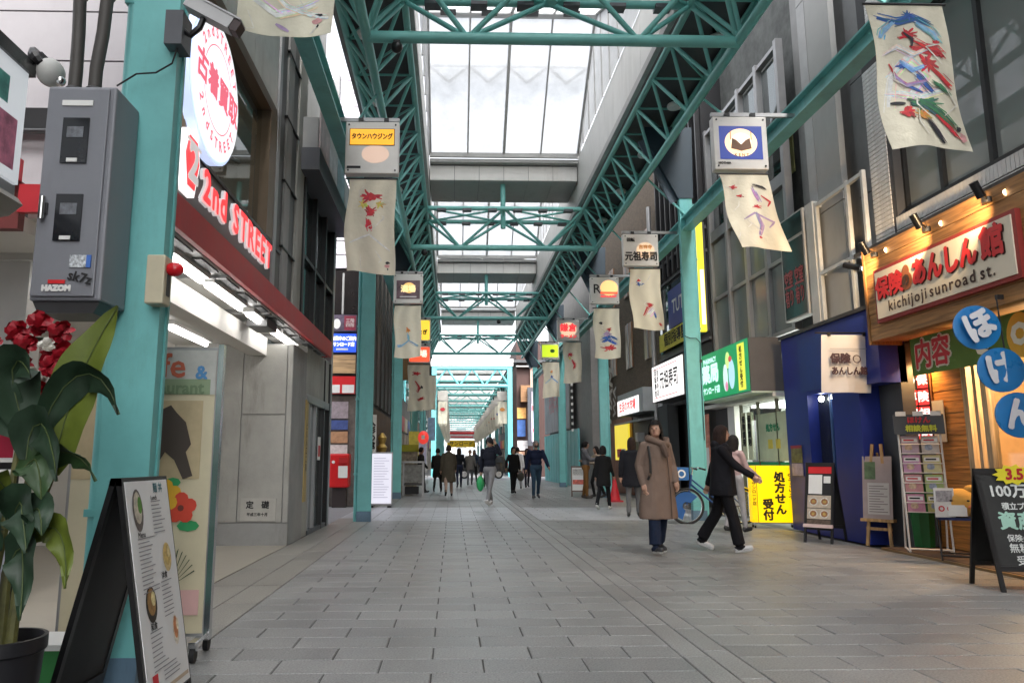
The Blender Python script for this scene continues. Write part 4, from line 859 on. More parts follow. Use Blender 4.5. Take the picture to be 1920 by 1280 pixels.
# ---- black sushi building
su = thing('sushi_building', 'black fronted building with a white sushi sign on the right', 'building', (8, 20, 0))
BLF = P('black facade', (.014, .014, .016), .4, var=.3, scale=1.2)
B('core', BLF, su, XR, 12, 17.6, 22, 2.7, 12)
for k in range(9): B('facade_fin', BLF, su, XR-.12, XR, 17.7+k*.48, 17.76+k*.48, 6.4, 11)
for z in (6.3, 6.9, 4.1): B('sill_band', P('grey band', (.1, .1, .105), .5), su, XR-.06, XR, 17.6, 22, z, z+.08)
for y0, y1 in ((17.8, 19.1), (19.2, 20.6), (20.7, 21.9)): pane_x(su, XR-.02, y0, y1, 4.3, 6.2, DGLASS, 'window_pane')
bs_ = thing('blue_window_sign', 'blue sheet with white letters in the window above the sushi sign', 'sign', (XR-.08, 19.6, 5.4), R(-90)); B('sheet', P('blue film', (.06, .08, .3), .4), bs_, -1.2, 1.2, 0, .02, -.5, .6, world=False); text('TUTOR', .55, PAPER, bs_, .1, .05, -.006, .01)
yb_ = thing('yellow_window_strip', 'yellow strip sign with dark marks below the blue window sheet', 'sign', (XR-.12, 20.2, 4.6), R(-90)); B('board', P('yellow board', (.65, .6, .06), .5), yb_, -1.5, 1.5, 0, .03, -.25, .25, world=False); text('個別指導塾', .4, INK, yb_, 0, 0, -.006, .01)
ss = thing('sushi_sign', 'white lit sign with brush lettering and red lines beside the right column', 'sign', (5.6, 19.1, 3.26), R(-90))
WW = E('lit white sushi sign', (1, .96, .94), 1.0, (.8, .8, .8))
B('box', DARK, ss, -1.4, 1.4, .0, .5, -.5, .5, world=False); B('face', WW, ss, -1.38, 1.38, -.012, 0, -.48, .48, world=False); text('元祖寿司', .5, INK, ss, .18, 0, -.016, .01, sx=.82); vtext('回転寿司', .2, INK, ss, -1.05, 0, -.016, .008); vtext('吉祥寺店', .18, INK, ss, -.83, 0, -.016, .006)
for z in (.38, -.4): B('red_line', RL, ss, -1.25, .9, -.016, -.012, z, z+.02, world=False)
B('entrance', P('dark entrance', (.03, .028, .026), .6), su, XR+.3, XR+.4, 17.6, 22, 0, 2.7); B('pier', P('slate pier', (.05, .055, .06), .5), su, 6.1, 6.4, 20.9, 21.9, 0, 2.75); B('door_frame', WOOD('brown door', (.2, .1, .05), axis=2), su, 6.2, 6.3, 18.6, 18.8, 0, 2.6); 
mp_ = thing('menu_poster', 'tall pink menu poster beside the sushi entrance', 'poster', (6.2, 18.1, 1.4), R(-90)); B('sheet', P('salmon poster', (.6, .25, .18), .6, var=.5, scale=7), mp_, -.25, .25, 0, .02, -.6, .9, world=False); B('white_part', PAPER, mp_, -.2, .2, -.006, 0, -.55, .1, world=False)
# ---- brown brick building
bb = thing('brick_building', 'brown brick building with a red and white shop sign', 'building', (8, 26, 0))
def BRICK(name, c1, c2, mort):
    m = bpy.data.materials.new(name); m.use_nodes = True; t = m.node_tree; b = t.nodes['Principled BSDF']; b.inputs['Roughness'].default_value = .8
    tc = t.nodes.new('ShaderNodeTexCoord'); sx = t.nodes.new('ShaderNodeSeparateXYZ'); cx = t.nodes.new('ShaderNodeCombineXYZ'); t.links.new(tc.outputs['Object'], sx.inputs[0])
    t.links.new(sx.outputs[1], cx.inputs[0]); t.links.new(sx.outputs[2], cx.inputs[1])
    br = t.nodes.new('ShaderNodeTexBrick'); br.inputs['Scale'].default_value = 4; br.inputs['Color1'].default_value = (*c1, 1); br.inputs['Color2'].default_value = (*c2, 1); br.inputs['Mortar'].default_value = (*mort, 1); br.inputs['Mortar Size'].default_value = .02
    t.links.new(cx.outputs[0], br.inputs['Vector']); t.links.new(br.outputs[0], b.inputs['Base Color']); return m
BRM = BRICK('brown brick', (.16, .115, .075), (.11, .08, .055), (.07, .06, .05))
B('wall', BRM, bb, XR, 12, 22, 31, 2.75, 11); B('lower_wall', P('grey shutter', (.12, .125, .13), .5), bb, XR+.05, 8, 22, 26, 0, 2.75); B('lower_wall', WOOD('rust boards', (.22, .07, .035), axis=2), bb, XR+.02, 8, 26, 31, 0, 2.75)
for y0 in (22.8, 25.4, 28):
    for z0 in (4.4, 7): B('window', P('lit brown window', (.25, .14, .08), .3), bb, XR-.05, XR, y0, y0+.9, z0, z0+1.6); B('window_frame', PANELG, bb, XR-.08, XR-.05, y0+.4, y0+.48, z0, z0+1.6)
T('pipe', ALU, bb, (6.1, 22.05, 0), (6.1, 22.05, 9), .07)
rs_ = thing('red_white_sign', 'white lit shop sign with pink red lettering on the brick building', 'sign', (5.7, 23.7, 2.95), R(-90)); B('box', P('grey box', (.4, .42, .43), .5), rs_, -1.7, 1.7, .0, .6, -.3, .42, world=False); B('face', WW, rs_, -1.7, 1.2, -.012, 0, -.28, .22, world=False); text('生活の木市場', .34, RL, rs_, -.3, -.03, -.016, .014, sx=1.1)
aw = thing('small_awning', 'small grey awning below the red and white sign', 'awning', (5.9, 24, 2.45)); MB().prism([(5.6, 2.42), (6.4, 2.55), (6.4, 2.5), (5.6, 2.36)], 22.3, 25.6).build('sheet', P('grey awning', (.3, .31, .32), .5), aw, True)
yw = thing('yellow_shop_light', 'yellow lit shop interior behind the third right column', 'shop window', (6.2, 27, 1.8)); B('panel', E('lit yellow panel', (.95, .75, .05), .55), yw, 6.22, 6.28, 26.2, 28.4, 1.2, 2.5); B('price_card', PAPER, yw, 6.18, 6.21, 26.6, 27.2, 1.0, 1.6); B('red_card', RED, yw, 6.16, 6.2, 27.3, 27.8, 1.3, 1.6)
lt = thing('brick_wall_letters', 'large pale tilted letters on the dark wall above the rust boards', 'sign', (XR-.05, 29, 3.7), R(-90)); text('MAM', 1.0, P('pale wall letters', (.5, .47, .43)), lt, 0, 0, -.02, .03, rot=R(75)); text('WA', .7, P('pale wall letters', (.5, .47, .43)), lt, .7, -.3, -.02, .02, rot=R(80))
# ---- billboard building and hoarding
gbb = thing('billboard_building', 'grey building carrying a large faded billboard before the crossing', 'building', (8, 38, 0))
B('wall', P('stone grey wall', (.3, .29, .28), .7), gbb, 5.9, 12, 31.2, 45, 0, 11); B('hoarding', TEALF, gbb, 5.6, 5.66, 33, 45.2, 0, 2.6)
for k in range(12): B('hoarding_rib', TEAL, gbb, 5.58, 5.6, 33.1+k, 33.16+k, .05, 2.55)
bd = thing('billboard', 'large faded blue grey billboard with pale red lines facing the street', 'billboard', (5.6, 39.5, 5), R(-90)); B('panel', P('faded billboard print', (.3, .32, .36), .6, var=.25, scale=1.1), bd, -5.4, 4.2, 0, .1, -2.3, 2.6, world=False); B('frame', DARK, bd, 4.2, 4.5, -.03, .12, -2.4, 2.7, world=False)
for z in (-.6, -1.0): text('サンロード商店街', .7, P('pale red print', (.5, .22, .24)), bd, -.5, z, -.01, .02, rot=R(0))
for k in range(16): B('edge_light', P('pale block', (.75, .75, .72)), gbb, 5.5, 5.58, 34.1, 34.25, 2.5+k*.3, 2.62+k*.3)
# ---- first right building of the far arcade, with balcony and signs facing the viewer
fb = thing('far_corner_block', 'brown far corner block with a wooden balcony beside the portal', 'building', (6, 55, 0))
B('wall', P('dark brown wall', (.07, .035, .03), .7), fb, 4.75, 9, 54.6, 62, 0, 10); B('pink_side', P('pinkish tile', (.5, .33, .27), .6), fb, 5.75, 6.2, 54.4, 54.6, 5.2, 9)
B('balcony', WOOD('balcony wood', (.36, .19, .09)), fb, 5.0, 5.7, 53.9, 54.6, 5.4, 6.6); B('sky_sign', PANELW, fb, 4.7, 5.9, 54.2, 54.5, 8.0, 8.1)
for k, (z0, z1, c, x0, x1) in enumerate(((4.2, 5.0, (.8, .4, .12), 4.75, 5.4), (2.9, 4.1, (.06, .14, .4), 4.75, 5.35), (1.9, 2.6, (.75, .7, .7), 4.75, 5.5), (1.2, 1.8, (.55, .3, .2), 4.8, 5.5))):
    n_ = thing('far_shop_sign', ['orange sign below the wooden balcony', 'blue poster board under the orange sign', 'white round awning under the blue board', 'tan shop counter front by the crossing'][k], 'sign', (x0, 54.4, z0), 0, 'signs on the far corner block'); B('board', P(f'far sign {k}', c, .6, var=.3, scale=4), n_, x0, x1, 54.35, 54.5, z0, z1)
vs = thing('lilac_sign_tower', 'tall lilac white lit sign column with red blots', 'sign', (5.85, 53.6, 2.3)); B('frame', STEELG, vs, 5.45, 6.25, 53.5, 53.8, 2.2, 6.4); B('face', E('lilac lit face', (.8, .7, .95), .65), vs, 5.72, 6.2, 53.45, 53.5, 2.5, 6.1); MB().disc(5.95, 3.3, .18, .2, 53.44).build('red_blot', E('lit rose', (.9, .1, .2), .5), vs, True); B('grey_field', P('grey field', (.4, .38, .42)), vs, 5.72, 6.2, 53.43, 53.45, 5.2, 6.1); B('red_field', P('dull rose', (.5, .15, .14)), vs, 5.74, 6.18, 53.42, 53.43, 4.7, 5.1)
# ---- far street fronts
random.seed(3)
CS = [(.3, .28, .26), (.2, .18, .17), (.45, .4, .36), (.14, .15, .17), (.33, .22, .16)]
SC = [(.6, .05, .05), (.06, .12, .45), (.7, .55, .08), (.65, .62, .6), (.08, .35, .18), (.7, .3, .08)]
for sd, x in (('left', -2.9), ('right', 6.0)):
    y = 54.3 if sd == 'left' else 62.2
    k = 0
    while y < 133:
        ln = random.uniform(8, 12); s1 = 1 if sd == 'left' else -1
        f = thing('far_shop_house', f'{nth[k]} shop house along the {sd} side of the far arcade', 'building', (x, y, 0), 0, 'shop houses of the far arcade')
        B('wall', P(f'far wall {k%5}', CS[(k*2+len(sd)) % 5], .7, var=.2), f, min(x, x-s1*6), max(x, x-s1*6), y, y+ln-.1, 0, 9.5)
        for j in range(3):
            yy = y+.4+j*ln/3; c = SC[(k*3+j+len(sd)) % 6]
            B('shop_sign', P(f'far shop sign {(k*3+j+len(sd))%6}', c, .5), f, min(x, x+s1*.25), max(x, x+s1*.25), yy, yy+ln/3-.6, 2.5, 3.4)
            B('shop_opening', P(f'far opening {j}', (.35, .3, .25), .6, var=.6, scale=2), f, min(x, x+s1*.05), max(x, x+s1*.05), yy, yy+ln/3-.6, .1, 2.4)
            B('window', DGLASS, f, min(x, x+s1*.04), max(x, x+s1*.04), yy+.2, yy+ln/3-.8, 4.3, 6)
        y += ln; k += 1
for sd, x0, x1 in (('left', -14, -3.2), ('right', 9.2, 20)):
    f = thing('cross_street_house', f'pale house standing beside the crossing street on the {sd}', 'building', ((x0+x1)/2, 55, 0)); B('wall', P('pale render', (.5, .49, .47), .7), f, x0, x1, 54.6, 62, 0, 9)
    for k in range(4): B('window', DGLASS, f, x0+.8+k*2.4, x0+2.2+k*2.4, 54.55, 54.6, 4, 5.6)
# ================================================================== HANGING SIGNS AND BANNERS
CREAM = CLOTH('cream printed banner cloth', (.66, .62, .50), .1, True)
def col_mat(c): return P('print %.2f %.2f %.2f' % c, c, .7, var=.25, scale=14)
BLU = (.03, .1, .35); RDD = (.5, .03, .04); GRN = (.04, .16, .08); WHT = (.68, .68, .66); VIO = (.35, .25, .42); YEL = (.6, .48, .12); BLK = (.02, .02, .025); ORA = (.6, .25, .06); SKYB = (.2, .4, .6); PNK = (.6, .3, .3)
def banner(x0, x1, zt, zb, y, label, art, seed=0, skew=0.0, blow=.0, group='cream printed banners hanging under the signs'):
    """cloth with waves; strokes are printed ink that follows the cloth"""
    cx = (x0+x1)/2; W = x1-x0; H = zt-zb
    t = thing('hanging_banner', label, 'banner', (cx, y, zt), 0, group)
    def pos(u, v, off=0):            # u 0..1 left-right, v 0..1 top-bottom
        u = min(.985, max(.015, u)) if off < 0 else u; v = min(.985, max(.01, v)) if off < 0 else v
        a = v**1.3
        yy = .022*math.sin(u*5+v*4+seed)*a+.01*math.sin(u*11-v*5+seed*2)*a-blow*v*v*.5+off
        return ((u-.5)*W*(1-.03*math.sin(v*6+seed))+skew*v*W+.02*math.sin(v*7+seed), yy, -v*H+.03*math.sin(u*4+seed)*v)
    n, k = 24, 40; m = MB()
    for off in (0, .004): m.add([pos(i/n, j/k, off) for j in range(k+1) for i in range(n+1)], [tuple(q if off == 0 else q[::-1]) for q in [(j*(n+1)+i, (j+1)*(n+1)+i, (j+1)*(n+1)+i+1, j*(n+1)+i+1) for j in range(k) for i in range(n)]])
    m.build('cloth', CREAM, t, smooth=True)
    T('rod', DARK, t, (-W/2-.03, 0, .0), (W/2+.03, 0, 0), .012, world=False)
    g = {}; rnd0 = random.Random(seed*7+1); fine = []
    for s in art:                    # break broad shapes into brush hairs
        if s[1] == 's' and s[3] > .035:
            fine.append((s[0], 's', s[2], s[3]*.62))
            for q in range(7):
                o = rnd0.uniform(-.55, .55)*s[3]/W; o2 = rnd0.uniform(-.55, .55)*s[3]/H; c = tuple(max(.008, min(.75, v*rnd0.uniform(.55, 1.5))) for v in s[0])
                c = tuple(round(v, 1) if v > .15 else round(v, 2) for v in c); pp = s[2] if rnd0.random() < .6 or len(s[2]) < 3 else s[2][1:]
                fine.append((c, 's', [(u+o+rnd0.uniform(-.012, .012), v+o2+rnd0.uniform(-.006, .006)) for u, v in pp], s[3]*rnd0.uniform(.08, .22)))
        elif s[1] == 'b' and s[4] > .06:
            fine.append((s[0], 'b', s[2], s[3], s[4]*.55, s[5]*.6))
            for q in range(9):
                a_ = rnd0.uniform(0, 2*PI); k0, k1 = rnd0.uniform(.1, .5), rnd0.uniform(.8, 1.25); c = tuple(max(.008, min(.75, v*rnd0.uniform(.6, 1.4))) for v in s[0]); c = tuple(round(v, 1) if v > .15 else round(v, 2) for v in c)
                fine.append((c, 's', [(s[2]+s[4]*k0*math.cos(a_), s[3]+s[5]*k0*math.sin(a_)), (s[2]+s[4]*k1*math.cos(a_+.25), s[3]+s[5]*k1*math.sin(a_+.25))], s[5]*H*rnd0.uniform(.15, .4)))
        else: fine.append(s)
    for q in range(5):
        u0, v0 = rnd0.uniform(.05, .9), rnd0.uniform(.05, .95); fine.append(((.66, .64, .58), 's', [(u0, v0), (u0+rnd0.uniform(-.2, .2), v0+rnd0.uniform(.02, .12)), (u0+rnd0.uniform(-.3, .3), v0+rnd0.uniform(.1, .2))], rnd0.uniform(.006, .02)))
    for s in fine:
        c = s[0]; mb = g.setdefault(c, MB()); lift = -.0022-.00006*len(g)
        if s[1] == 'b':              # blot u v ru rv
            _, _, u, v, ru, rv = s; N = 16; rnd = random.Random(hash((seed, u, v)) & 999)
            ring = [(1+.28*rnd.uniform(-1, 1)) for _ in range(N)]
            mb.add([pos(u, v, lift)]+[pos(u+ru*ring[i]*math.cos(2*PI*i/N), v+rv*ring[i]*math.sin(2*PI*i/N), lift) for i in range(N)], [(0, i+1, (i+1) % N+1) for i in range(N)])
        else:                        # brush stroke through points, tapering width
            _, _, pts, wd = s; pts2 = []
            for (a, b) in zip(pts, pts[1:]):
                for q in range(5): pts2.append((a[0]+(b[0]-a[0])*q/5, a[1]+(b[1]-a[1])*q/5))
            pts2.append(pts[-1]); vs = []; M = len(pts2)
            for i, (u, v) in enumerate(pts2):
                u2, v2 = pts2[min(i+1, M-1)]; u1, v1 = pts2[max(i-1, 0)]; dx, dv = (u2-u1)*W, (v2-v1)*H; L = math.hypot(dx, dv) or 1
                ww = wd*(.35+.65*math.sin(PI*min(1, (i+.6)/M)))/2
                vs += [pos(u-dv/L*ww/W, v+dx/L*ww/H, lift), pos(u+dv/L*ww/W, v-dx/L*ww/H, lift)]
            mb.add(vs, [(2*i, 2*i+1, 2*i+3, 2*i+2) for i in range(M-1)])
    for c, mb in g.items():
        mb.build('printed_brushwork', col_mat(c), t)['kind'] = 'stuff'
    return t
def lit_sign(x0, x1, z0, z1, y, side, label, group='square lit signs hanging from the eaves beams', tone=(.62, .6, .57), lit=0.0):
    t = thing('hanging_lit_sign', label, 'sign', ((x0+x1)/2, y, z0), 0, group); W = x1-x0; H = z1-z0
    MB().rbox(-W/2, W/2, -.05, .1, 0, H, .012).build('case', P('silver sign case', tone, .35, metal=.2, var=.06), t)
    xb = -1.75-(x0+x1)/2 if side == 'L' else 4.99-(x0+x1)/2
    B('arm', ALU, t, min(xb, W/2*(1 if side == 'L' else -1)), max(xb, W/2*(1 if side == 'L' else -1)), 0, .05, H+.03, H+.085, world=False)
    for dx in (-W*.22, W*.26):
        m = MB(); m.path([(dx-.1, -.04, H-.07), (dx, 0, H+.04), (dx+.1, -.04, H-.07)], .012, 6); m.build('lamp_clip', BLACK, t, smooth=True); B('lamp_block', BLACK, t, dx-.035, dx+.035, -.05, .02, H+.0, H+.06, world=False)
    for dx in (-1, 1):
        for zz in (.05, H-.05): T('bolt', DARK, t, (dx*(W/2-.05), -.062, zz), (dx*(W/2-.05), -.05, zz), .014, n=8, world=False)
    return t, W, H
GLOW = E('warm back light', (1, .55, .22), .8); WGL = E('soft warm back light', (1, .8, .6), .5)
XS = {'L': (-1.58, -.80), 'R': (3.74, 4.52)}; XBN = {'L': (-1.54, -.84), 'R': (3.79, 4.50)}
def lantern_glow(t, x, z, r, y=-.053, mat=None): MB().disc(x, z, r, r*.9, y, 28).build('lit_field', mat or GLOW, t)
# left row
t, W, H = lit_sign(*XS['L'], 5.3, 6.1, 10.3, 'L', 'silver sign case with an orange name plate on the left beam')
B('orange_plate', E('lit orange plate', (1, .42, .02), .7, (.8, .35, .02)), t, -.32, .32, -.062, -.05, .44, .68, world=False); B('plate_edge', INK, t, -.33, .33, -.055, -.051, .43, .69, world=False); text('タウンハウジング', .1, INK, t, 0, .56, -.066, .004, sx=.75)
B('dark_tag', INK, t, -.36, -.16, -.056, -.05, .08, .115, world=False); MB().disc(.05, .3, .2, .14, -.0515).build('lit_patch', E('faint warm patch', (1, .62, .42), .35, (.6, .5, .45)), t)
EMB = [(BLK, 'b', .84, .875, .045, .012), (PNK, 'b', .83, .91, .05, .018), (BLK, 'b', .84, .94, .015, .01)]
banner(*XBN['L'], 5.24, 3.83, 10.3, 'cream banner with a red and yellow printed blot under the orange name plate', [(YEL, 'b', .33, .27, .13, .055), (YEL, 'b', .66, .27, .12, .05), (RDD, 'b', .46, .19, .22, .075), (RDD, 'b', .5, .36, .15, .06), (RDD, 's', [(.47, .44), (.5, .5), (.5, .54)], .08), (WHT, 's', [(.1, .7), (.5, .6), (.9, .75)], .03)]+EMB, 1)
banner(-1.66, -.92, 5.75, 4.36, 5.2, 'cream banner cut by the top edge above the clothes shop', [(WHT, 's', [(.0, .75), (.4, .88), (.8, .8)], .06), (WHT, 's', [(.1, .6), (.5, .82), (.95, .9)], .04), (VIO, 's', [(.4, .93), (.55, .97)], .03)]+EMB, 2, .0, .1)
t, W, H = lit_sign(*XS['L'], 5.3, 6.1, 19.3, 'L', 'silver sign case with a dark picture, second on the left beam'); B('picture', P('brown violet picture', (.16, .1, .12), .3, var=.6, scale=5), t, -.31, .31, -.058, -.05, .12, .62, world=False); lantern_glow(t, .02, .42, .16, -.06, E('gold glow', (1, .6, .2), .5)); text('酒場', .2, E('gold print', (1, .8, .4), .5), t, 0, .38, -.064, .01); B('white_rule', PAPER, t, -.22, .22, -.064, -.058, .16, .19, world=False)
banner(*XBN['L'], 5.26, 3.86, 19.3, 'pale banner with a small orange and blue printed mark, second on the left', [(ORA, 'b', .5, .47, .1, .05), (SKYB, 's', [(.5, .55), (.5, .66)], .07), (SKYB, 's', [(.5, .66), (.25, .76), (.08, .79)], .05), (SKYB, 's', [(.5, .66), (.75, .74), (.9, .79)], .05)], 3)
t, W, H = lit_sign(-1.5, -.76, 5.2, 5.95, 25, 'L', 'yellow lit sign case, third on the left beam', lit=1); B('yellow_field', E('yellow lit field', (1, .62, .05), .8), t, -.34, .34, -.058, -.05, .04, .72, world=False); text('うなぎ', .18, INK, t, 0, .3, -.062, .008)
t, W, H = lit_sign(-1.5, -.76, 4.45, 5.05, 25, 'L', 'red lit sign case hanging below the yellow one'); B('red_field', E('red lit field', (1, .1, .04), .8), t, -.34, .34, -.058, -.05, .04, .54, world=False); text('市場', .26, E('pale lit print', (1, .9, .7), .8), t, 0, .3, -.062, .008)
banner(-1.5, -.78, 4.4, 2.85, 25, 'cream banner with red marks below the red lit sign', [(RDD, 'b', .4, .2, .2, .06), (RDD, 's', [(.3, .35), (.5, .5), (.4, .6)], .08), (RDD, 'b', .6, .75, .18, .05), (BLK, 'b', .6, .5, .1, .04)], 4)
banner(-1.45, -.75, 5.0, 3.4, 33.5, 'cream banner with a red blot near the fourth left column', [(RDD, 'b', .45, .25, .22, .07), (RDD, 's', [(.4, .5), (.55, .7)], .1)], 5)
# right row
banner(3.70, 4.40, 5.25, 3.84, 6.0, 'large cream banner with red, blue and green brushwork at the upper right', [
    (WHT, 's', [(.1, .72), (.18, .5), (.4, .38), (.6, .5), (.4, .65), (.15, .62)], .1), (WHT, 's', [(.25, .62), (.5, .66), (.8, .6)], .08), (BLU, 's', [(.1, .1), (.35, .13), (.6, .1), (.78, .15)], .09), (BLU, 'b', .52, .08, .1, .035), (SKYB, 's', [(.3, .13), (.12, .2), (.08, .24)], .08), (SKYB, 's', [(.6, .13), (.78, .2), (.85, .25)], .08),
    (RDD, 'b', .45, .22, .13, .05), (RDD, 's', [(.45, .3), (.6, .33), (.85, .34)], .07), (RDD, 'b', .66, .42, .16, .06), (RDD, 's', [(.62, .42), (.8, .5), (.92, .56)], .07), (RDD, 's', [(.15, .42), (.25, .53), (.45, .6)], .025), (BLU, 'b', .34, .44, .1, .025), (BLU, 's', [(.5, .5), (.6, .57), (.68, .62)], .06), (BLU, 's', [(.3, .56), (.55, .63)], .03),
    (WHT, 's', [(.12, .35), (.3, .3), (.5, .36), (.75, .3)], .06), (VIO, 's', [(.2, .5), (.35, .58), (.6, .55)], .05), (SKYB, 's', [(.3, .4), (.45, .47), (.6, .44)], .05), (RDD, 's', [(.5, .26), (.65, .3), (.8, .31), (.88, .36)], .06), (BLK, 's', [(.4, .2), (.5, .25), (.48, .3)], .04), (GRN, 's', [(.7, .55), (.8, .58), (.9, .62)], .06), (GRN, 'b', .55, .71, .2, .055), (GRN, 's', [(.5, .68), (.72, .76), (.85, .85)], .09), (RDD, 'b', .3, .77, .09, .05), (ORA, 'b', .5, .79, .12, .04), (RDD, 's', [(.66, .78), (.8, .86), (.84, .91)], .06), (BLK, 's', [(.55, .82), (.62, .9), (.68, .97)], .06), (BLK, 's', [(.12, .7), (.3, .71)], .03), (RDD, 'b', .8, .27, .05, .015)]+[(BLK, 'b', .9, .86, .03, .015), (PNK, 'b', .92, .92, .04, .03)], 6, .10, .15)
t, W, H = lit_sign(*XS['R'], 5.3, 6.1, 10.0, 'R', 'silver sign case with a glowing gold circle on blue, nearest on the right beam')
B('blue_field', E('deep blue back light', (.06, .09, .4), .45, (.03, .05, .2)), t, -.31, .31, -.056, -.05, .15, .65, world=False); lantern_glow(t, .0, .4, .235, -.058, E('gold circle', (1, .68, .36), 1.0)); lantern_glow(t, 0, .41, .15, -.0592, E('pale gold circle', (1, .85, .6), 1.2))
m = MB(); m.add([(-.13, -.061, .47), (-.15, -.061, .31), (.0, -.061, .27), (.15, -.061, .31), (.13, -.061, .47), (.07, -.061, .44), (0, -.061, .37), (-.07, -.061, .44)], [(0, 1, 2, 6, 7), (2, 3, 4, 5, 6)]); m.build('dark_emblem', P('bronze emblem', (.2, .1, .06), .5), t)
for dx in (-.15, .15): B('emblem_line', P('bronze emblem', (.2, .1, .06)), t, dx-.006, dx+.006, -.0612, -.0595, .44, .58, world=False)
text('KENT', .06, P('bronze emblem', (.2, .1, .06)), t, 0, .21, -.062, .002, space=1.6); text('MOTHER', .045, INK, t, -.25, .09, -.056, .002)
banner(*XBN['R'], 5.25, 4.1, 10.0, 'wind blown cream banner with thin red and violet strokes, nearest on the right beam', [(RDD, 'b', .2, .18, .08, .035), (RDD, 'b', .32, .3, .07, .03), (BLK, 's', [(.62, .14), (.8, .17), (.88, .2)], .04), (VIO, 's', [(.6, .2), (.68, .35)], .09), (RDD, 's', [(.75, .28), (.92, .36), (.85, .42)], .03), (RDD, 'b', .62, .43, .1, .03), (VIO, 's', [(.3, .62), (.55, .52), (.9, .62), (.75, .7)], .03), (VIO, 's', [(.6, .52), (.62, .68), (.5, .82)], .09), (RDD, 'b', .48, .85, .03, .015)], 7, .3, .25)
t, W, H = lit_sign(*XS['R'], 5.4, 6.12, 15.7, 'R', 'silver sign case with black brush characters, second on the right beam'); lantern_glow(t, .1, .35, .2, -.0525, E('soft orange back light', (1, .6, .3), .55, (.6, .55, .5))); text('元祖寿司', .22, INK, t, 0, .2, -.06, .008, sx=.82); text('吉祥寺', .1, col_mat(ORA), t, .1, .42, -.06, .004); text('回転', .09, INK, t, -.22, .58, -.06, .004)
banner(3.86, 4.54, 5.35, 4.0, 15.7, 'cream banner with a blue and a red printed mark, second on the right beam', [(BLU, 'b', .33, .25, .14, .05), (RDD, 'b', .3, .2, .06, .025), (WHT, 'b', .36, .24, .05, .02), (RDD, 's', [(.35, .78), (.5, .65), (.7, .58)], .05), (RDD, 'b', .62, .58, .1, .03), (BLU, 's', [(.72, .7), (.76, .8)], .06), (WHT, 's', [(.5, .75), (.7, .66)], .08), (RDD, 's', [(.85, .88), (.92, .93)], .04)], 8, .06)
t, W, H = lit_sign(*XS['R'], 5.38, 6.12, 19.6, 'R', 'silver sign case with a glowing orange circle, third on the right beam'); lantern_glow(t, .12, .44, .24); text('R', .36, INK, t, -.22, .4, -.06, .004); B('red_rule', E('red lit rule', (1, .12, .06), .7), t, -.12, .34, -.062, -.056, .27, .33, world=False); text('RESTAURANT', .07, RL, t, .1, .2, -.06, .003)
banner(3.82, 4.52, 5.27, 3.9, 19.6, 'cream banner with blue and red printed blots, third on the right beam', [(BLK, 'b', .3, .3, .06, .03), (RDD, 'b', .6, .42, .12, .04), (BLU, 's', [(.3, .6), (.6, .55), (.85, .62)], .1), (VIO, 'b', .5, .5, .2, .06), (BLU, 's', [(.25, .68), (.5, .62), (.8, .72)], .1), (RDD, 'b', .55, .78, .4, .06)], 9)
t, W, H = lit_sign(*XS['R'], 5.4, 6.15, 26, 'R', 'small lit sign case with red characters, fourth on the right beam'); lantern_glow(t, 0, .4, .3, -.0525, E('pale orange back light', (1, .65, .4), .6, (.6, .55, .5))); text('鎌倉', .3, RL, t, 0, .45, -.06, .012); text('ラーメン', .15, RL, t, 0, .15, -.06, .008)
banner(3.95, 4.58, 5.35, 3.9, 26, 'cream banner with a red printed blot, fourth on the right beam', [(RDD, 'b', .4, .3, .2, .06), (YEL, 'b', .35, .38, .1, .04), (RDD, 's', [(.45, .42), (.6, .55), (.55, .65)], .1)], 10)
t, W, H = lit_sign(*XS['R'], 5.4, 6.1, 31, 'R', 'lime green lit sign case, fifth on the right beam'); B('green_field', E('lime lit field', (.55, .75, .03), .7), t, -.34, .34, -.058, -.05, .1, .62, world=False); MB().disc(.1, .36, .1, .08, -.06).build('dark_leaf', P('dark leaf', (.05, .15, .02)), t)
banner(3.82, 4.52, 5.3, 3.8, 31, 'cream banner with a small orange and blue mark, fifth on the right beam', [(ORA, 'b', .5, .28, .1, .05), (BLU, 'b', .5, .42, .1, .04), (SKYB, 's', [(.5, .45), (.1, .6)], .05), (SKYB, 's', [(.5, .45), (.9, .6)], .05)], 11)
# far arcade banners, two rows
for i in range(15):
    y = 56.5+i*4.4
    for sd, x in (('left', -1.1), ('right', 3.45)):
        t = thing('far_banner', f'{nth[i] if i < 14 else "last"} cream banner in the {sd} row of the far arcade', 'banner', (x+.35, y, 5.6), 0, 'rows of banners in the far arcade')
        m = MB(); m.add([(-.35+.7*a/4, .04*math.sin(a*1.7+b+i), -b*.42) for b in range(5) for a in range(5)], [(b*5+a, (b+1)*5+a, (b+1)*5+a+1, b*5+a+1) for b in range(4) for a in range(4)]); m.build('cloth', CREAM, t, smooth=True)
        MB().disc(0, -.6-.1*(i % 3), .2, .14, -.06, 10).build('printed_mark', col_mat([RDD, ORA, BLU, RDD][(i+len(sd)) % 4]), t); B('sign_case', P('pale far case', (.6, .55, .5), .5), t, -.38, .38, 0, .1, .1, .8, world=False)
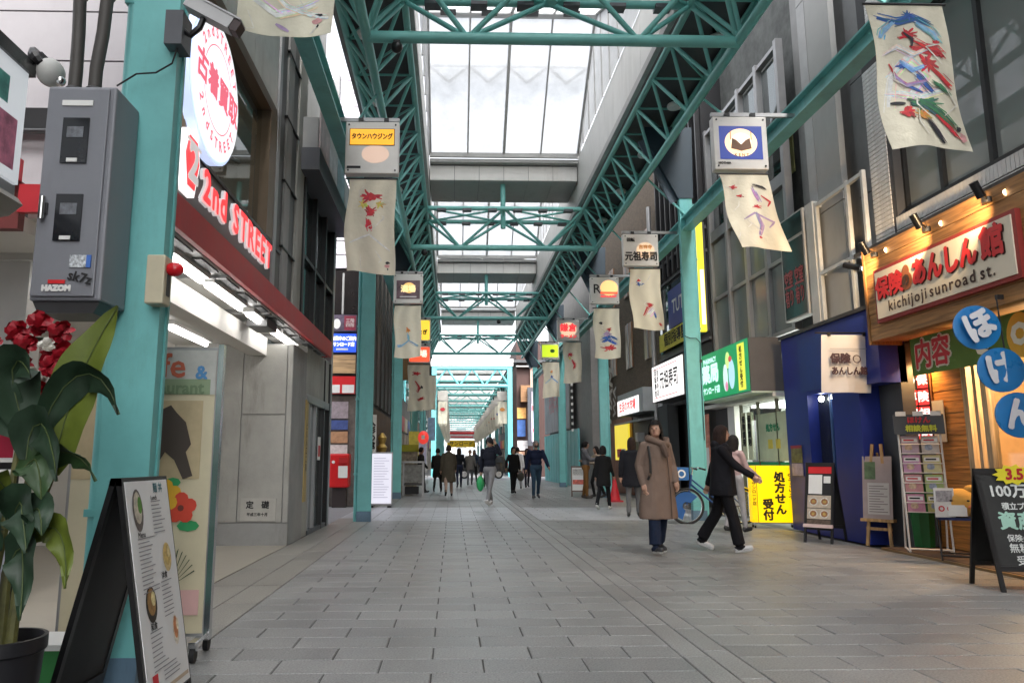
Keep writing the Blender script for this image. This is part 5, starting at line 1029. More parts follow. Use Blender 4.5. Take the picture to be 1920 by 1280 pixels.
# ================================================================== LEFT FOREGROUND
GREYC = P('grey cabinet paint', (.2, .208, .235), .42, var=.06, grime=.25)
mc = thing('meter_cabinet', 'grey steel meter cabinet with two dark windows fixed to the left column', 'cabinet', (-1.98, 3.7, 2.0))
MB().rbox(-2.16, -1.8, 3.74, 4.03, 2.0, 3.17, .012).build('case', GREYC, mc, True); MB().rbox(-2.15, -1.83, 3.725, 3.742, 2.02, 3.15, .006).build('door', GREYC, mc, True)
for z in (2.44, 2.86):
    B('meter_window', P('black meter glass', (.012, .014, .018), .12), mc, -2.055, -1.92, 3.715, 3.726, z-.13, z+.12); B('meter_dial', P('meter dial', (.14, .15, .17), .4, var=.5, scale=30), mc, -2.03, -1.945, 3.712, 3.716, z+.01, z+.07); B('window_label', PAPER, mc, -2.02, -1.965, 3.711, 3.715, z-.125, z-.105)
B('title_label', PAPER, mc, -2.07, -1.91, 3.718, 3.724, 3.05, 3.08); T('handle', CHROME, mc, (-2.115, 3.70, 2.42), (-2.115, 3.70, 2.54), .014); B('handle_plate', DARK, mc, -2.13, -2.095, 3.712, 3.726, 2.45, 2.51)
B('blue_white_sticker', P('blue white sticker', (.5, .53, .58), .5, var=.8, scale=55), mc, -1.96, -1.87, 3.718, 3.724, 2.17, 2.235); B('sticker_edge', P('blue edge', (.05, .15, .5)), mc, -1.875, -1.852, 3.716, 3.722, 2.17, 2.235); B('red_sticker', RED, mc, -2.06, -1.975, 3.718, 3.724, 2.085, 2.105); text('HAZOM', .04, PAPER, mc, -.035, .06, .017, .004)
text('sk7z', .07, INK, mc, .08, .115, .017, .002, rot=R(-14)); MB().prism([(-2.15, 2.0), (-1.81, 2.0), (-1.84, 1.94), (-2.12, 1.94)], 3.76, 4.0).build('base_skirt', DARK, mc, True)
for x, dx in ((-2.1, -.03), (-1.99, .02)):
    c = thing('conduit', 'left of two thick dark conduits rising from the meter cabinet' if dx < 0 else 'right of two thick dark conduits rising from the meter cabinet', 'pipe', (x, 3.88, 3.17), 0, 'conduits above the cabinet')
    MB().path([(0, 0, -.02), (0, 0, .18), (dx*.5, .02, .4), (dx, .02, .7), (dx*.4, .03, 1.2), (dx*.2, .03, 3)], .036, 10).build('pipe', P('dark brown conduit', (.05, .045, .04), .55), c, smooth=True); MB().lathe([(.05, .0), (.05, .05), (.04, .06)], 12).build('collar', DARK, c); MB().lathe([(.042, .62), (.046, .64), (.042, .67)], 12, (dx*.9, .02, 0)).build('joint', DARK, c)
ct = thing('security_camera', 'white bullet security camera on a black arm at the left column', 'camera', (-1.6, 4.0, 3.6))
B('junction_box', STEELG, ct, -1.66, -1.56, 3.95, 4.1, 3.55, 3.76); MB().path([(.03, 0, .06), (.07, 0, .03), (.12, 0, .08), (.14, 0, .14)], .018).build('arm', BLACK, ct, smooth=True)
Mc = Matrix.Translation((-1.42, 4.0, 3.76)) @ Euler((0, R(29), 0)).to_matrix().to_4x4()
MB().box(-.15, .15, -.045, .045, -.035, .04, Mc).build('housing', P('camera white', (.55, .55, .56), .4), ct, True); MB().box(-.17, .19, -.052, .052, .04, .05, Mc).build('sun_shield', P('camera white', (.55, .55, .56)), ct, True); MB().box(.15, .2, -.04, .04, -.03, .035, Mc).build('lens_hood', P('dark brown hood', (.05, .03, .03), .4), ct, True)
MB().path([(-.0, -.0, -.05), (-.02, -.01, -.15), (-.1, -.03, -.22), (-.2, -.05, -.24), (-.3, -.06, -.32)], .005, 6).build('cable', RUBBER, ct, smooth=True)
al = thing('alarm_lamp', 'cream alarm box with a red lamp on the left column', 'alarm', (-1.6, 3.98, 2.0)); MB().rbox(-1.66, -1.56, 3.93, 4.04, 2.03, 2.3, .008).build('box', P('cream plastic', (.55, .5, .36), .45), al, True); MB().ell((.075, 0, .23), (.05, .04, .04)).build('red_lens', P('red lens', (.6, .01, .02), .15), al, smooth=True); T('lens_base', P('cream plastic', (.55, .5, .36)), al, (-1.56, 3.98, 2.23), (-1.53, 3.98, 2.23), .025); B('slot', DARK, al, -1.56, -1.555, 3.97, 4.01, 2.08, 2.2)
# left sign box with dome camera
ls = thing('projecting_sign', 'glossy lit sign box with a curved foot at the far left edge', 'sign', (-2.36, 3.3, 2.6))
B('lit_face', E('pale sign print', (.8, .85, .9), .35, (.6, .6, .6)), ls, -2.37, -2.345, 2.6, 3.86, 2.66, 3.3); B('body', P('sign body grey', (.3, .3, .3), .4), ls, -2.7, -2.37, 2.6, 3.88, 2.6, 3.34); B('top_trim', P('dark chrome trim', (.1, .1, .1), .25, metal=.8), ls, -2.7, -2.33, 2.6, 3.9, 3.3, 3.38); MB().prism([(-2.7, 2.6), (-2.36, 2.6), (-2.33, 2.56), (-2.4, 2.5), (-2.7, 2.45)][::-1], 2.6, 3.9).build('foot_trim', P('beige trim', (.4, .38, .33), .4), ls, True)
B('pink_print', P('pink print', (.6, .2, .3), .5, var=.5, scale=9), ls, -2.345, -2.343, 3.5, 3.8, 2.72, 3.0); B('green_print', P('teal print', (.1, .35, .3), .5, var=.5, scale=9), ls, -2.345, -2.343, 3.4, 3.7, 3.05, 3.2)
dm = thing('dome_camera', 'pale dome camera on a black ring beside the far left sign', 'camera', (-2.3, 3.95, 3.4)); MB().ell((.02, 0, -.04), (.075, .08, .08)).build('dome', P('pale plastic', (.5, .5, .48), .4), dm, smooth=True); MB().lathe([(.085, -.02), (.095, .0), (.085, .02)], 18).build('ring', BLACK, dm); dm.children[-1].rotation_euler = (0, R(55), 0); dm.children[-1].location = (-.03, 0, .02); MB().ell((.08, 0, -.09), (.03, .03, .03)).build('lens', CHROME, dm, smooth=True); B('mount', DARK, dm, -.1, -.02, -.03, .03, -.01, .07, world=False)
# cafe board on castors
cf = thing('cafe_board', 'tall wheeled cafe board with a dark figure photograph and flowers', 'sign', (-1.98, 4.86, 0), R(3))
B('frame', ALU, cf, -.45, .45, -.02, .02, .12, 1.93, world=False); B('print', P('cream print', (.62, .55, .38), .5, var=.08), cf, -.43, .43, -.026, -.02, .14, 1.91, world=False); B('header', P('header print', (.5, .5, .47), .5, var=.15, scale=6), cf, -.43, .43, -.03, -.026, 1.62, 1.91, world=False); B('green_wash', P('green wash', (.25, .33, .2), .6), cf, -.43, .4, -.031, -.029, 1.62, 1.72, world=False)
text('Ca', .22, REDINK, cf, -.05, 1.8, -.035, .004); text('fe', .22, P('brick red', (.45, .1, .05)), cf, .16, 1.8, -.035, .004); text('&', .12, P('print blue', (.08, .25, .5)), cf, .34, 1.76, -.035, .004); text('Restaurant', .11, P('muted green print', (.15, .22, .12)), cf, .12, 1.66, -.035, .003)
B('photo', P('desert photograph', (.5, .4, .24), .5, var=.2, scale=3), cf, -.43, .36, -.03, -.026, 1.08, 1.58, world=False)
m = MB(); SH = [(.1, 1.52), (.16, 1.55), (.2, 1.5), (.26, 1.44), (.3, 1.3), (.27, 1.25), (.32, 1.1), (.26, 1.08), (.2, 1.2), (.14, 1.25), (.1, 1.18), (.0, 1.2), (-.2, 1.28), (-.3, 1.24), (-.2, 1.34), (.04, 1.36), (.08, 1.45)]
m.add([(a, -.034, b) for a, b in SH], [tuple(range(len(SH)))]); m.build('dark_figure', P('dark figure print', (.06, .045, .035), .6), cf)
for (x, z, c) in ((.16, .98, (.75, .42, .03)), (.26, .9, (.62, .06, .03)), (.05, .95, (.75, .5, .05))):
    m = MB()
    for q in range(5): m.disc(x+.055*math.cos(q*2*PI/5+.3), z+.055*math.sin(q*2*PI/5+.3), .045, .045, -.034-.0006*q, 10)
    m.build('flower_print', P('petal %.2f' % c[1], c, .6), cf); MB().disc(x, z, .02, .02, -.038, 8).build('flower_heart', P('flower heart', (.15, .03, .02)), cf)
m = MB(); m.disc(.31, .79, .07, .035, -.033, 8); m.disc(.2, 1.06, .05, .03, -.033, 8); m.build('leaf_print', P('leaf print', (.03, .3, .1)), cf)
m = MB()
for q in range(14): m.add([(.22, -.033, .42), (.22+.16*math.cos(.4+q*.18), -.0335-.0002*q, .42+.24*math.sin(.4+q*.18)), (.22+.16*math.cos(.47+q*.18), -.0335-.0002*q, .42+.22*math.sin(.47+q*.18))], [(0, 1, 2)])
m.build('fern_print', P('fern print', (.03, .06, .03)), cf)['kind'] = 'stuff'
B('pink_print', P('pink card', (.7, .42, .4)), cf, .16, .4, -.034, -.03, .25, .4, world=False); B('side_rail', CHROME, cf, .44, .475, -.03, .03, .1, 1.95, world=False)
for dx in (-.38, .42):
    for dy in (-.16, .14): MB().tube((dx-.015, dy, .045), (dx+.015, dy, .045), .045, n=14).build('castor', RUBBER, cf, smooth=True); B('castor_fork', CHROME, cf, dx-.025, dx+.025, dy-.02, dy+.02, .07, .12, world=False)
    B('foot_bar', CHROME, cf, dx-.02, dx+.02, -.2, .18, .1, .125, world=False)
# A-frame menu board (ridge runs along the street)
af = thing('menu_board', 'black folding menu board with white dishes menu standing at lower left', 'sign board', (-1.48, 3.6, 0))
Y0, Y1 = -.25, .27; AX = .0; AZ = 1.12
def lean(side, u, v, d=0):         # u along ridge, v 0 top..1 bottom
    foot = .21 if side > 0 else -.25
    return Vector((side*.01+foot*v+ (d if side > 0 else -d), u, AZ*(1-v)))
def slat(side, u0, u1, v0, v1, d0, d1, name, mat):
    m = MB(); a = [lean(side, u, v, d) for d in (d0, d1) for (u, v) in ((u0, v0), (u1, v0), (u1, v1), (u0, v1))]
    m.add(a, [(0, 1, 2, 3), (7, 6, 5, 4), (0, 4, 5, 1), (1, 5, 6, 2), (2, 6, 7, 3), (3, 7, 4, 0)]); return m.build(name, mat, af)
for sd in (1, -1):
    slat(sd, Y0, Y0+.035, 0, 1, -.012, .012, 'leg', BLACK); slat(sd, Y1-.035, Y1, 0, 1, -.012, .012, 'leg', BLACK); slat(sd, Y0, Y1, 0, .03, -.012, .013, 'top_rail', BLACK); slat(sd, Y0+.035, Y1-.035, .03, .84, -.006, .004, 'panel', P('black board', (.012, .012, .013), .55)); slat(sd, Y0+.035, Y1-.035, .83, .87, -.02, .012, 'ledge', BLACK)
slat(1, Y0+.02, Y1-.02, .015, .86, .013, .017, 'menu_sheet', P('menu paper', (.72, .72, .72), .3, var=.03))
def fm(x, y, z): return tuple(lean(1, x, z, .019-y))     # menu coordinates: x along ridge, z = v
DISH = [(.0-.13, .13, .055, .085, (.12, .1, .09), (.5, .45, .36), (.1, .25, .04)), (.14, .34, .05, .06, (.55, .42, .2), (.5, .36, .12), (.6, .5, .25)), (-.1, .50, .06, .07, (.03, .025, .02), (.3, .17, .06), (.7, .6, .3)), (.14, .64, .035, .06, (.65, .6, .5), (.5, .2, .08), (.7, .65, .5))]
for (x, z, ru, rv, c0, c1, c2) in DISH:
    for q, (c, s) in enumerate(((c0, 1), (c1, .75), (c2, .4))):
        MB().add([fm(x+s*ru*math.cos(2*PI*i/18)+(.01*q if q == 2 else 0), -.001*q, z+s*rv*math.sin(2*PI*i/18)-.01*q) for i in range(18)], [tuple(range(18))]).build('dish_photo', P('dish %.2f %.2f' % (c[0], c[1]), c, .6, var=.4, scale=40), af)
def lines(x0, x1, z0, n, dz, mat, hgt=.004):
    m = MB()
    for k in range(n):
        e = x1-random.uniform(0, .4)*(x1-x0); z = z0+k*dz
        m.add([fm(x0, -.001, z), fm(e, -.001, z), fm(e, -.001, z+hgt), fm(x0, -.001, z+hgt)], [(0, 1, 2, 3)])
    m.build('menu_text', mat, af)['kind'] = 'stuff'
GT_ = P('grey menu print', (.25, .25, .27)); lines(.02, .17, .1, 9, .016, GT_); lines(-.17, .02, .24, 14, .016, GT_); lines(.03, .17, .43, 9, .017, GT_); lines(-.15, .03, .6, 9, .018, GT_); lines(-.05, .2, .745, 4, .016, GT_)
MB().add([fm(-.18, -.001, .755), fm(-.12, -.001, .755), fm(-.12, -.001, .79), fm(-.18, -.001, .79)], [(0, 1, 2, 3)]).build('red_logo', REDINK, af); MB().add([fm(-.23, -.001, .82), fm(.23, -.001, .82), fm(.23, -.001, .835), fm(-.23, -.001, .835)], [(0, 1, 2, 3)]).build('foot_line', P('tan line', (.5, .4, .3)), af)
def mtext(s, x, z, size, mat):
    text(s, size, mat, af, 0, 0, 0, .0008, frame=lambda a, b, c: fm(x+a, -.001+b*.0, z-c/AZ))
mtext('麺 丼', .12, .05, .05, P('teal menu print', (.1, .3, .35))); mtext('Lunch', .06, .088, .03, INK); mtext('Menu', -.12, .228, .035, INK); mtext('洋食', .08, .41, .035, INK); mtext('和食', -.1, .585, .035, INK)
# potted plant with large leaves
pt = thing('potted_plant', 'broad leaved plant in a black pot at the left edge', 'plant', (-1.80, 3.08, 0))
MB().lathe([(.10, .0), (.12, .02), (.155, .46), (.165, .47), (.165, .52), (.15, .52), (.145, .47), (.0, .46)], 24).build('pot', P('black plastic pot', (.012, .012, .015), .4), pt, smooth=True); MB().lathe([(0, .475), (.145, .47)], 20).build('soil', P('bark soil', (.09, .06, .04), .9, var=.5, bump=.6, bscale=50), pt)
LG = {'d': P('dark green leaf', (.016, .04, .02), .5, var=.45, scale=6), 'y': P('yellow green leaf', (.12, .16, .02), .5, var=.25, scale=5), 'm': P('mid green leaf', (.03, .07, .022), .5, var=.3, scale=6), 'p': P('purple leaf back', (.06, .02, .03), .45, var=.3)}
for a in (0, 2.1, 4.2):
    MB().path([(.04*math.cos(a), .04*math.sin(a), .45), (.05*math.cos(a), .05*math.sin(a), .75), (.06*math.cos(a)+.04, .06*math.sin(a), 1.0), (.1*math.cos(a)+.08, .07*math.sin(a), 1.25)], [.022, .02, .016, .01], 8).build('stem', P('green brown stem', (.10, .10, .03), .6, var=.4, scale=12), pt, smooth=True)
def leaf(p0, p1, p2, wd, mat, tw=0.0, fold=.35):
    """blade along a bent midrib p0-p1-p2, side direction turned by tw about it"""
    p0, p1, p2 = [Vector(p) for p in (p0, p1, p2)]; n = 14; vs = []; k = 7
    for i in range(n+1):
        t = i/n; c = p0*(1-t)**2+p1*2*t*(1-t)+p2*t*t; d = ((p1-p0)*(1-t)+(p2-p1)*t).normalized()
        nrm = Vector((0, -1, .25)); s = d.cross(nrm).normalized(); s.rotate(Matrix.Rotation(tw, 3, d)); up = s.cross(d).normalized()
        w = wd*(math.sin(PI*min(1, (t*.96+.03))**.8)**.75)*(1 if t < .97 else .5)
        for q in range(k):
            e = q/(k-1)*2-1; vs.append(c+s*(w*e)+up*(-fold*w*(1-abs(e))+.012*math.sin(t*17+e*3)*abs(e)))
    m = MB(); m.add(vs, [(i*k+q, i*k+q+1, (i+1)*k+q+1, (i+1)*k+q) for i in range(n) for q in range(k-1)])
    lf = m.build('leaf', LG[mat], pt, True, smooth=True)
    rib = MB(); rib.path([tuple(vs[i*k+3]+Vector((0, -.004, .001))) for i in range(0, n+1, 2)], .0024, 5).build('midrib', P('pale midrib', (.07, .1, .03), .6), lf, True)
    return lf
leaf((-1.66, 3.08, 1.14), (-1.63, 3.02, 1.5), (-1.43, 3.05, 1.83), .105, 'y', .1)
leaf((-1.78, 3.1, 1.3), (-1.9, 3.0, 1.72), (-1.70, 2.95, 1.52), .10, 'd', .5); leaf((-1.80, 3.1, 1.3), (-1.98, 2.98, 1.55), (-2.02, 2.95, 1.72), .10, 'd', .3)
leaf((-1.7, 3.05, 1.3), (-1.55, 3.0, 1.72), (-1.37, 3.0, 1.38), .075, 'd', .8); leaf((-1.72, 3.0, 1.2), (-1.7, 2.95, 1.5), (-1.55, 2.92, 1.12), .085, 'd', .5); leaf((-1.75, 3.0, 1.15), (-1.66, 2.95, 1.32), (-1.62, 2.95, 1.05), .09, 'm', -.3)
leaf((-1.72, 3.05, 1.15), (-1.58, 3.0, 1.3), (-1.43, 2.98, 1.12), .055, 'm', 1.0); leaf((-1.76, 3.02, .95), (-1.72, 2.9, 1.15), (-1.62, 2.88, .86), .085, 'd', .2); leaf((-1.76, 3.0, .9), (-1.6, 2.9, 1.15), (-1.58, 2.9, .92), .07, 'd', -.4)
leaf((-1.78, 3.02, .95), (-1.95, 2.9, 1.12), (-1.98, 2.85, .78), .085, 'd', .3); leaf((-1.72, 3.03, .88), (-1.55, 2.98, 1.06), (-1.5, 2.95, .72), .06, 'y', .2); leaf((-1.75, 3.0, .8), (-1.66, 2.9, 1.0), (-1.62, 2.88, .62), .07, 'd', .1); leaf((-1.8, 3.0, .85), (-1.88, 2.86, 1.05), (-1.80, 2.85, .68), .08, 'd', -.3); leaf((-1.78, 3.0, 1.08), (-1.82, 2.88, 1.22), (-1.75, 2.86, 1.0), .05, 'y', .5)
pt.location.x += .04
# red silk flowers
rf = thing('red_flower_wreath', 'red and white artificial flowers behind the plant leaves', 'flowers', (-2.0, 3.42, 1.4)); RP = P('red petal', (.33, .006, .018), .5, var=.4, scale=20); WP = P('white petal', (.7, .68, .62), .6)
rnd = random.Random(5)
for (x, z, n) in ((-2.02, 1.78, 0), (-1.9, 1.82, 0), (-1.86, 1.70, 0), (-1.80, 1.78, 0), (-1.82, 1.62, 0), (-1.9, 1.58, 1), (-1.86, 1.5, 0), (-1.96, 1.5, 0), (-2.06, 1.52, 0), (-1.93, 1.47, 1), (-2.1, 1.66, 0), (-1.84, 1.72, 1), (-2.0, 1.64, 0), (-1.88, 1.55, 1), (-2.14, 1.74, 0), (-1.95, 1.72, 0), (-2.06, 1.6, 1), (-1.78, 1.68, 0), (-2.15, 1.5, 0), (-1.98, 1.56, 0)):
    m = MB(); c = Vector((x+2.0, rnd.uniform(-.05, .05), z-1.4))
    for q in range(30):
        a = rnd.uniform(0, 2*PI); e = rnd.uniform(-.4, 1.2); d = Vector((math.cos(a)*math.cos(e), -abs(math.sin(e)), math.sin(a)*math.cos(e))); s = d.orthogonal().normalized(); r = rnd.uniform(.032, .058)*(.7 if n else 1); u_ = s.cross(d).normalized()*r*.25
        m.add([c, c+d*r*.45+s*r*.5, c+d*r*.9+s*r*.42+u_, c+d*r*1.12+u_*1.5, c+d*r*.9-s*r*.42+u_, c+d*r*.45-s*r*.5, c+d*r*.7-u_*.6], [(0, 1, 6), (1, 2, 6), (2, 3, 6), (3, 4, 6), (4, 5, 6), (5, 0, 6)])
    m.build('blossom', WP if n else RP, rf)
T('support_post', DARK, rf, (-2.0, 3.5, 0), (-2.0, 3.5, 1.5), .012); MB().path([(-.15, .03, .05), (-.1, .03, .2), (0, .03, .36), (.15, .03, .35), (.2, .03, .2), (.1, .03, .05)], .012, 6).build('hoop', P('leaf wire', (.03, .05, .02)), rf)
# framed boards at the far left
for lbl, z0, z1, c, yy in (('crimson poster in a black frame at the left edge', 1.16, 1.5, (.38, .015, .05), 3.3), ('pale lilac sheet in a black frame low at the left edge', .52, 1.1, (.6, .6, .7), 3.32)):
    t = thing('framed_poster', lbl, 'poster', (-2.06, yy, z0), 0, 'framed posters on the left stand'); B('frame', BLACK, t, -2.25, -1.87, yy, yy+.02, z0, z1); B('mat_sheet', PAPER, t, -2.23, -1.89, yy-.004, yy, z0+.03, z1-.03); B('print', P('poster print %.2f' % c[0], c, .4), t, -2.21, -1.905, yy-.008, yy-.004, z0+.05, z1-.05)
st = thing('poster_stand', 'black metal stand holding the framed posters', 'stand', (-2.06, 3.36, 0)); 
for x in (-2.2, -1.92): T('leg', BLACK, st, (x, 3.36, 0), (x, 3.36, 1.5), .012)
B('foot', BLACK, st, -2.25, -1.87, 3.2, 3.5, 0, .02)
gm = thing('green_floor_box', 'small green and white box on the floor behind the pot', 'box', (-2.0, 4.3, 0)); B('body', P('green box', (.03, .2, .05), .6), gm, -2.3, -1.98, 4.2, 4.5, 0, .2); B('white_lid', PAPER, gm, -2.31, -1.97, 4.19, 4.51, .2, .23)
# ================================================================== MIDDLE DISTANCE LEFT
pbx = thing('post_box', 'red street post box beside the second left column', 'post box', (-2.9, 19.5, 0)); B('leg', P('black post', (.03, .02, .02), .5), pbx, -3.08, -2.72, 19.4, 19.7, 0, .52, bevel=.01); MB().rbox(-3.16, -2.66, 19.32, 19.78, .5, 1.36, .04).build('body', P('post box red', (.58, .012, .015), .35), pbx, True); B('slot_hood', P('post box dark red', (.4, .01, .012)), pbx, -2.9, -2.68, 19.27, 19.32, 1.12, 1.26); B('collection_label', PAPER, pbx, -2.92, -2.68, 19.305, 19.318, .75, 1.05); MB().disc(-3.05, 1.15, .04, .04, 19.31).build('white_emblem', PAPER, pbx, True)
wb = thing('white_notice_board', 'tall white notice board with faint lines beside the second left column', 'notice board', (-1.82, 19.4, 0)); B('panel', E('pale lilac lit panel', (.85, .83, 1), .4, (.7, .7, .75)), wb, -2.07, -1.57, 19.4, 19.46, .1, 1.36); B('frame', ALU, wb, -2.1, -1.54, 19.46, 19.5, .06, 1.4); 
m = MB()
for k in range(16): m.box(-2.02, -1.62-random.uniform(0, .15), 19.394, 19.399, .25+k*.066, .262+k*.066)
m.build('written_lines', P('lilac print', (.4, .38, .5)), wb, True)['kind'] = 'stuff'
for x in (-2.05, -1.6): B('foot', BLACK, wb, x-.05, x+.05, 19.25, 19.6, 0, .06)
vsn = thing('upright_kanji_sign', 'white upright sign with black brush characters above the notice board', 'sign', (-2.33, 21.6, 1.9)); B('board', PAPER, vsn, -2.45, -2.2, 21.6, 21.66, 1.35, 2.5); vtext('人形の館', .22, INK, vsn, .0, .03, -.012, .01)
gd = thing('golden_ornament', 'small golden column of ornaments in the dark shop recess', 'ornament', (-2.25, 24, 1.1)); MB().lathe([(.12, 0), (.1, .1), (.16, .2), (.1, .3), (.17, .5), (.09, .6), (.15, .8), (.05, .95)], 12).build('gold_stack', P('gilt', (.55, .36, .1), .35, metal=.6), gd, smooth=True); B('stand', DARK, gd, -.1, .1, -.1, .1, -1.1, 0, world=False)
kc = thing('kiosk_cart', 'grey metal kiosk cart with dark goods on the left', 'cart', (-1.33, 25.8, 0))
for x in (-1.66, -1.0):
    for y in (25.6, 26.2): B('post', ALU, kc, x-.025, x+.025, y-.025, y+.025, 0, 1.12)
B('top', ALU, kc, -1.72, -.94, 25.55, 26.25, 1.1, 1.16); B('shelf', P('dark shelf', (.06, .06, .06)), kc, -1.64, -1.02, 25.6, 26.2, .35, .42); B('panel', P('grey cart panel', (.2, .2, .19), .6, var=.4, scale=6), kc, -1.64, -1.02, 25.62, 25.66, .45, 1.05); B('goods', INK, kc, -1.6, -1.15, 25.6, 26.1, .06, .3)
gsb = thing('green_bannered_stall', 'stall with an olive header near the third left column', 'stall', (-1.6, 27.5, 0)); B('body', P('stall mixed goods', (.3, .27, .2), .6, var=.6, scale=7), gsb, -2.2, -1.3, 27.4, 28.2, 0, 1.5); B('header', P('olive header', (.3, .33, .02)), gsb, -2.2, -1.25, 27.35, 27.4, 1.5, 1.75)
rlan = thing('red_lantern', 'round red lit sign ball over the left walkway', 'lantern', (-1.05, 27, 2.0)); MB().ell((0, 0, 0), (.2, .2, .24)).build('globe', E('red lantern skin', (1, .08, .06), .5, (.6, .03, .03)), rlan, smooth=True); B('white_mark', PAPER, rlan, -.06, .06, -.205, -.2, -.06, .08, world=False); T('hanger', DARK, rlan, (-1.05, 27, 2.2), (-1.05, 27, 4.0), .008)
bwn = thing('brown_hanging_board', 'plain brown board hanging behind the left banners', 'sign', (-1.55, 30, 5)); B('board', P('brown hanging board', (.16, .09, .03), .6), bwn, -2.1, -1.2, 30, 30.06, 4.4, 5.9)
for k, (x, y, z0, z1, c) in enumerate(((-1.7, 29, 1.2, 2.3, (.7, .6, .1)), (-1.5, 31.5, .9, 2.0, (.55, .55, .75)), (-1.6, 36, .6, 2.4, (.75, .75, .75)), (-1.3, 39, 2.2, 3.4, (.35, .5, .7)))):
    n_ = thing('flag_sign', ['yellow flag sign on the left walkway', 'lilac flag sign on the left walkway', 'white flag sign on the left walkway', 'pale blue flag sign high on the left'][k], 'flag', (x, y, 0), 0, 'flag signs along the left walkway'); B('cloth', P(f'flag {k}', c, .7, var=.3, scale=5), n_, x, x+.4, y, y+.01, z0, z1); T('pole', ALU, n_, (x, y, 0), (x, y, z1+.1), .015)
# ================================================================== RIGHT FOREGROUND
def aframe(name, label, cat, loc, rz, w, h, spread, col, board, edge=.035):
    """folding board; local x along the ridge, front leaf towards -y"""
    t = thing(name, label, cat, loc, rz)
    def at(sd, x, v, d): return Vector((x, sd*spread/2*v+sd*d, h*(1-v)))
    def sl(sd, x0, x1, v0, v1, d0, d1, nm, mt):
        m = MB(); a = [at(sd, x, v, d) for d in (d0, d1) for (x, v) in ((x0, v0), (x1, v0), (x1, v1), (x0, v1))]
        m.add(a, [(0, 1, 2, 3), (7, 6, 5, 4), (0, 4, 5, 1), (1, 5, 6, 2), (2, 6, 7, 3), (3, 7, 4, 0)]); return m.build(nm, mt, t)
    for sd in (-1, 1):
        sl(sd, 0, edge, 0, 1, -.012, .012, 'leg', col); sl(sd, w-edge, w, 0, 1, -.012, .012, 'leg', col); sl(sd, edge, w-edge, 0, .05, -.012, .012, 'top_rail', col)
        sl(sd, edge, w-edge, .05, .8, -.005, .004, 'panel', board); sl(sd, edge, w-edge, .8, .84, -.012, .012, 'low_rail', col)
    fr = lambda x, y, z: tuple(at(-1, x, 1-z/h, .006-y))
    return t, fr, sl
def card(parent, fr, x0, x1, z0, z1, mat, name='card', y=-.001): return MB().add([fr(x0, y, z0), fr(x1, y, z0), fr(x1, y, z1), fr(x0, y, z1)], [(0, 1, 2, 3)]).build(name, mat, parent)
# yellow prescription light box
yl = thing('prescription_light_box', 'glowing yellow box sign with black characters on small feet', 'sign', (5.8, 13.5, 0), R(-8))
YLM = E('glowing yellow acrylic', (1, .62, .0), .95, (.8, .5, .0)); YLS = E('yellow side acrylic', (1, .58, .0), .7, (.8, .5, .0))
B('front', YLM, yl, -.30, .38, -.1, .1, .1, 1.1, world=False); B('side', YLS, yl, -.40, -.302, -.09, .1, .1, 1.1, world=False); B('seam', P('brown seam', (.2, .12, .02)), yl, -.306, -.296, -.103, -.1, .1, 1.1, world=False)
vtext('処方せん', .19, INK, yl, .1, .6, -.104, .01); vtext('受付', .19, INK, yl, -.12, .31, -.104, .01); vtext('ようこそ', .14, P('dull brown print', (.25, .14, .02)), yl, .3, .75, -.104, .004); vtext('サンロード店', .07, INK, yl, -.35, .6, -.094, .002)
for x in (-.36, .32):
    for y in (-.08, .08): T('leg', ALU, yl, (x, y, .03), (x, y, .1), .014, world=False); MB().tube((x-.012, y, .025), (x+.012, y, .025), .025, n=12).build('wheel', RUBBER, yl, smooth=True)
B('base_bar', ALU, yl, -.38, .36, -.08, .08, .085, .1, world=False)
# food photo board
t, fr, sl = aframe('food_photo_board', 'black folding board with food photographs before the navy shop', 'sign board', (5.42, 11.35, 0), R(-48), .42, 1.16, .55, BLACK, P('black board', (.012, .012, .013)))
card(t, fr, .04, .38, 1.0, 1.1, RED, 'red_header'); card(t, fr, .05, .25, .7, .98, PAPER, 'paper_sheet', -.003); card(t, fr, .27, .37, .86, .96, PAPER, 'paper_sheet', -.003)
for k, (z0, z1) in enumerate(((.5, .68), (.34, .49))): card(t, fr, .04, .38, z0, z1, P('food photograph', (.5, .42, .33), .5, var=.3, scale=9), 'food_photo', -.003); [MB().add([fr(xx+.065*math.cos(2*PI*i/16)*q, -.004-.0005*jj, (z0+z1)/2+.06*math.sin(2*PI*i/16)*q) for i in range(16)], [tuple(range(16))]).build('dish', P('dish tone %.2f' % cc[0], cc, .5, var=.4, scale=30), t) for xx in (.13, .29) for jj, (q, cc) in enumerate(((1, (.6, .58, .52)), (.75, (.3, .13, .05)), (.35, (.45, .3, .08))))]
card(t, fr, .04, .38, .2, .33, P('dark food photograph', (.1, .07, .05), .5, var=.6, scale=25), 'food_photo', -.003); sl(-1, .0, .42, .77, .81, .0, .05, 'brochure_ledge', P('pale pink ledge', (.6, .45, .42)))
nb_ = thing('navy_wall_poster', 'small dark red topped poster on the navy wall', 'poster', (6.0, 12.9, 1.15), R(-90)); B('sheet', P('olive photo poster', (.15, .14, .05), .5, var=.7, scale=9), nb_, -.2, .2, 0, .012, 0, .3, world=False); B('red_strip', P('dark red strip', (.3, .03, .06)), nb_, -.2, .2, -.003, 0, .25, .3, world=False); B('lower_sheet', P('lilac sheet', (.4, .32, .4), .6, var=.3, scale=12), nb_, -.2, .2, 0, .012, -.22, -.01, world=False)
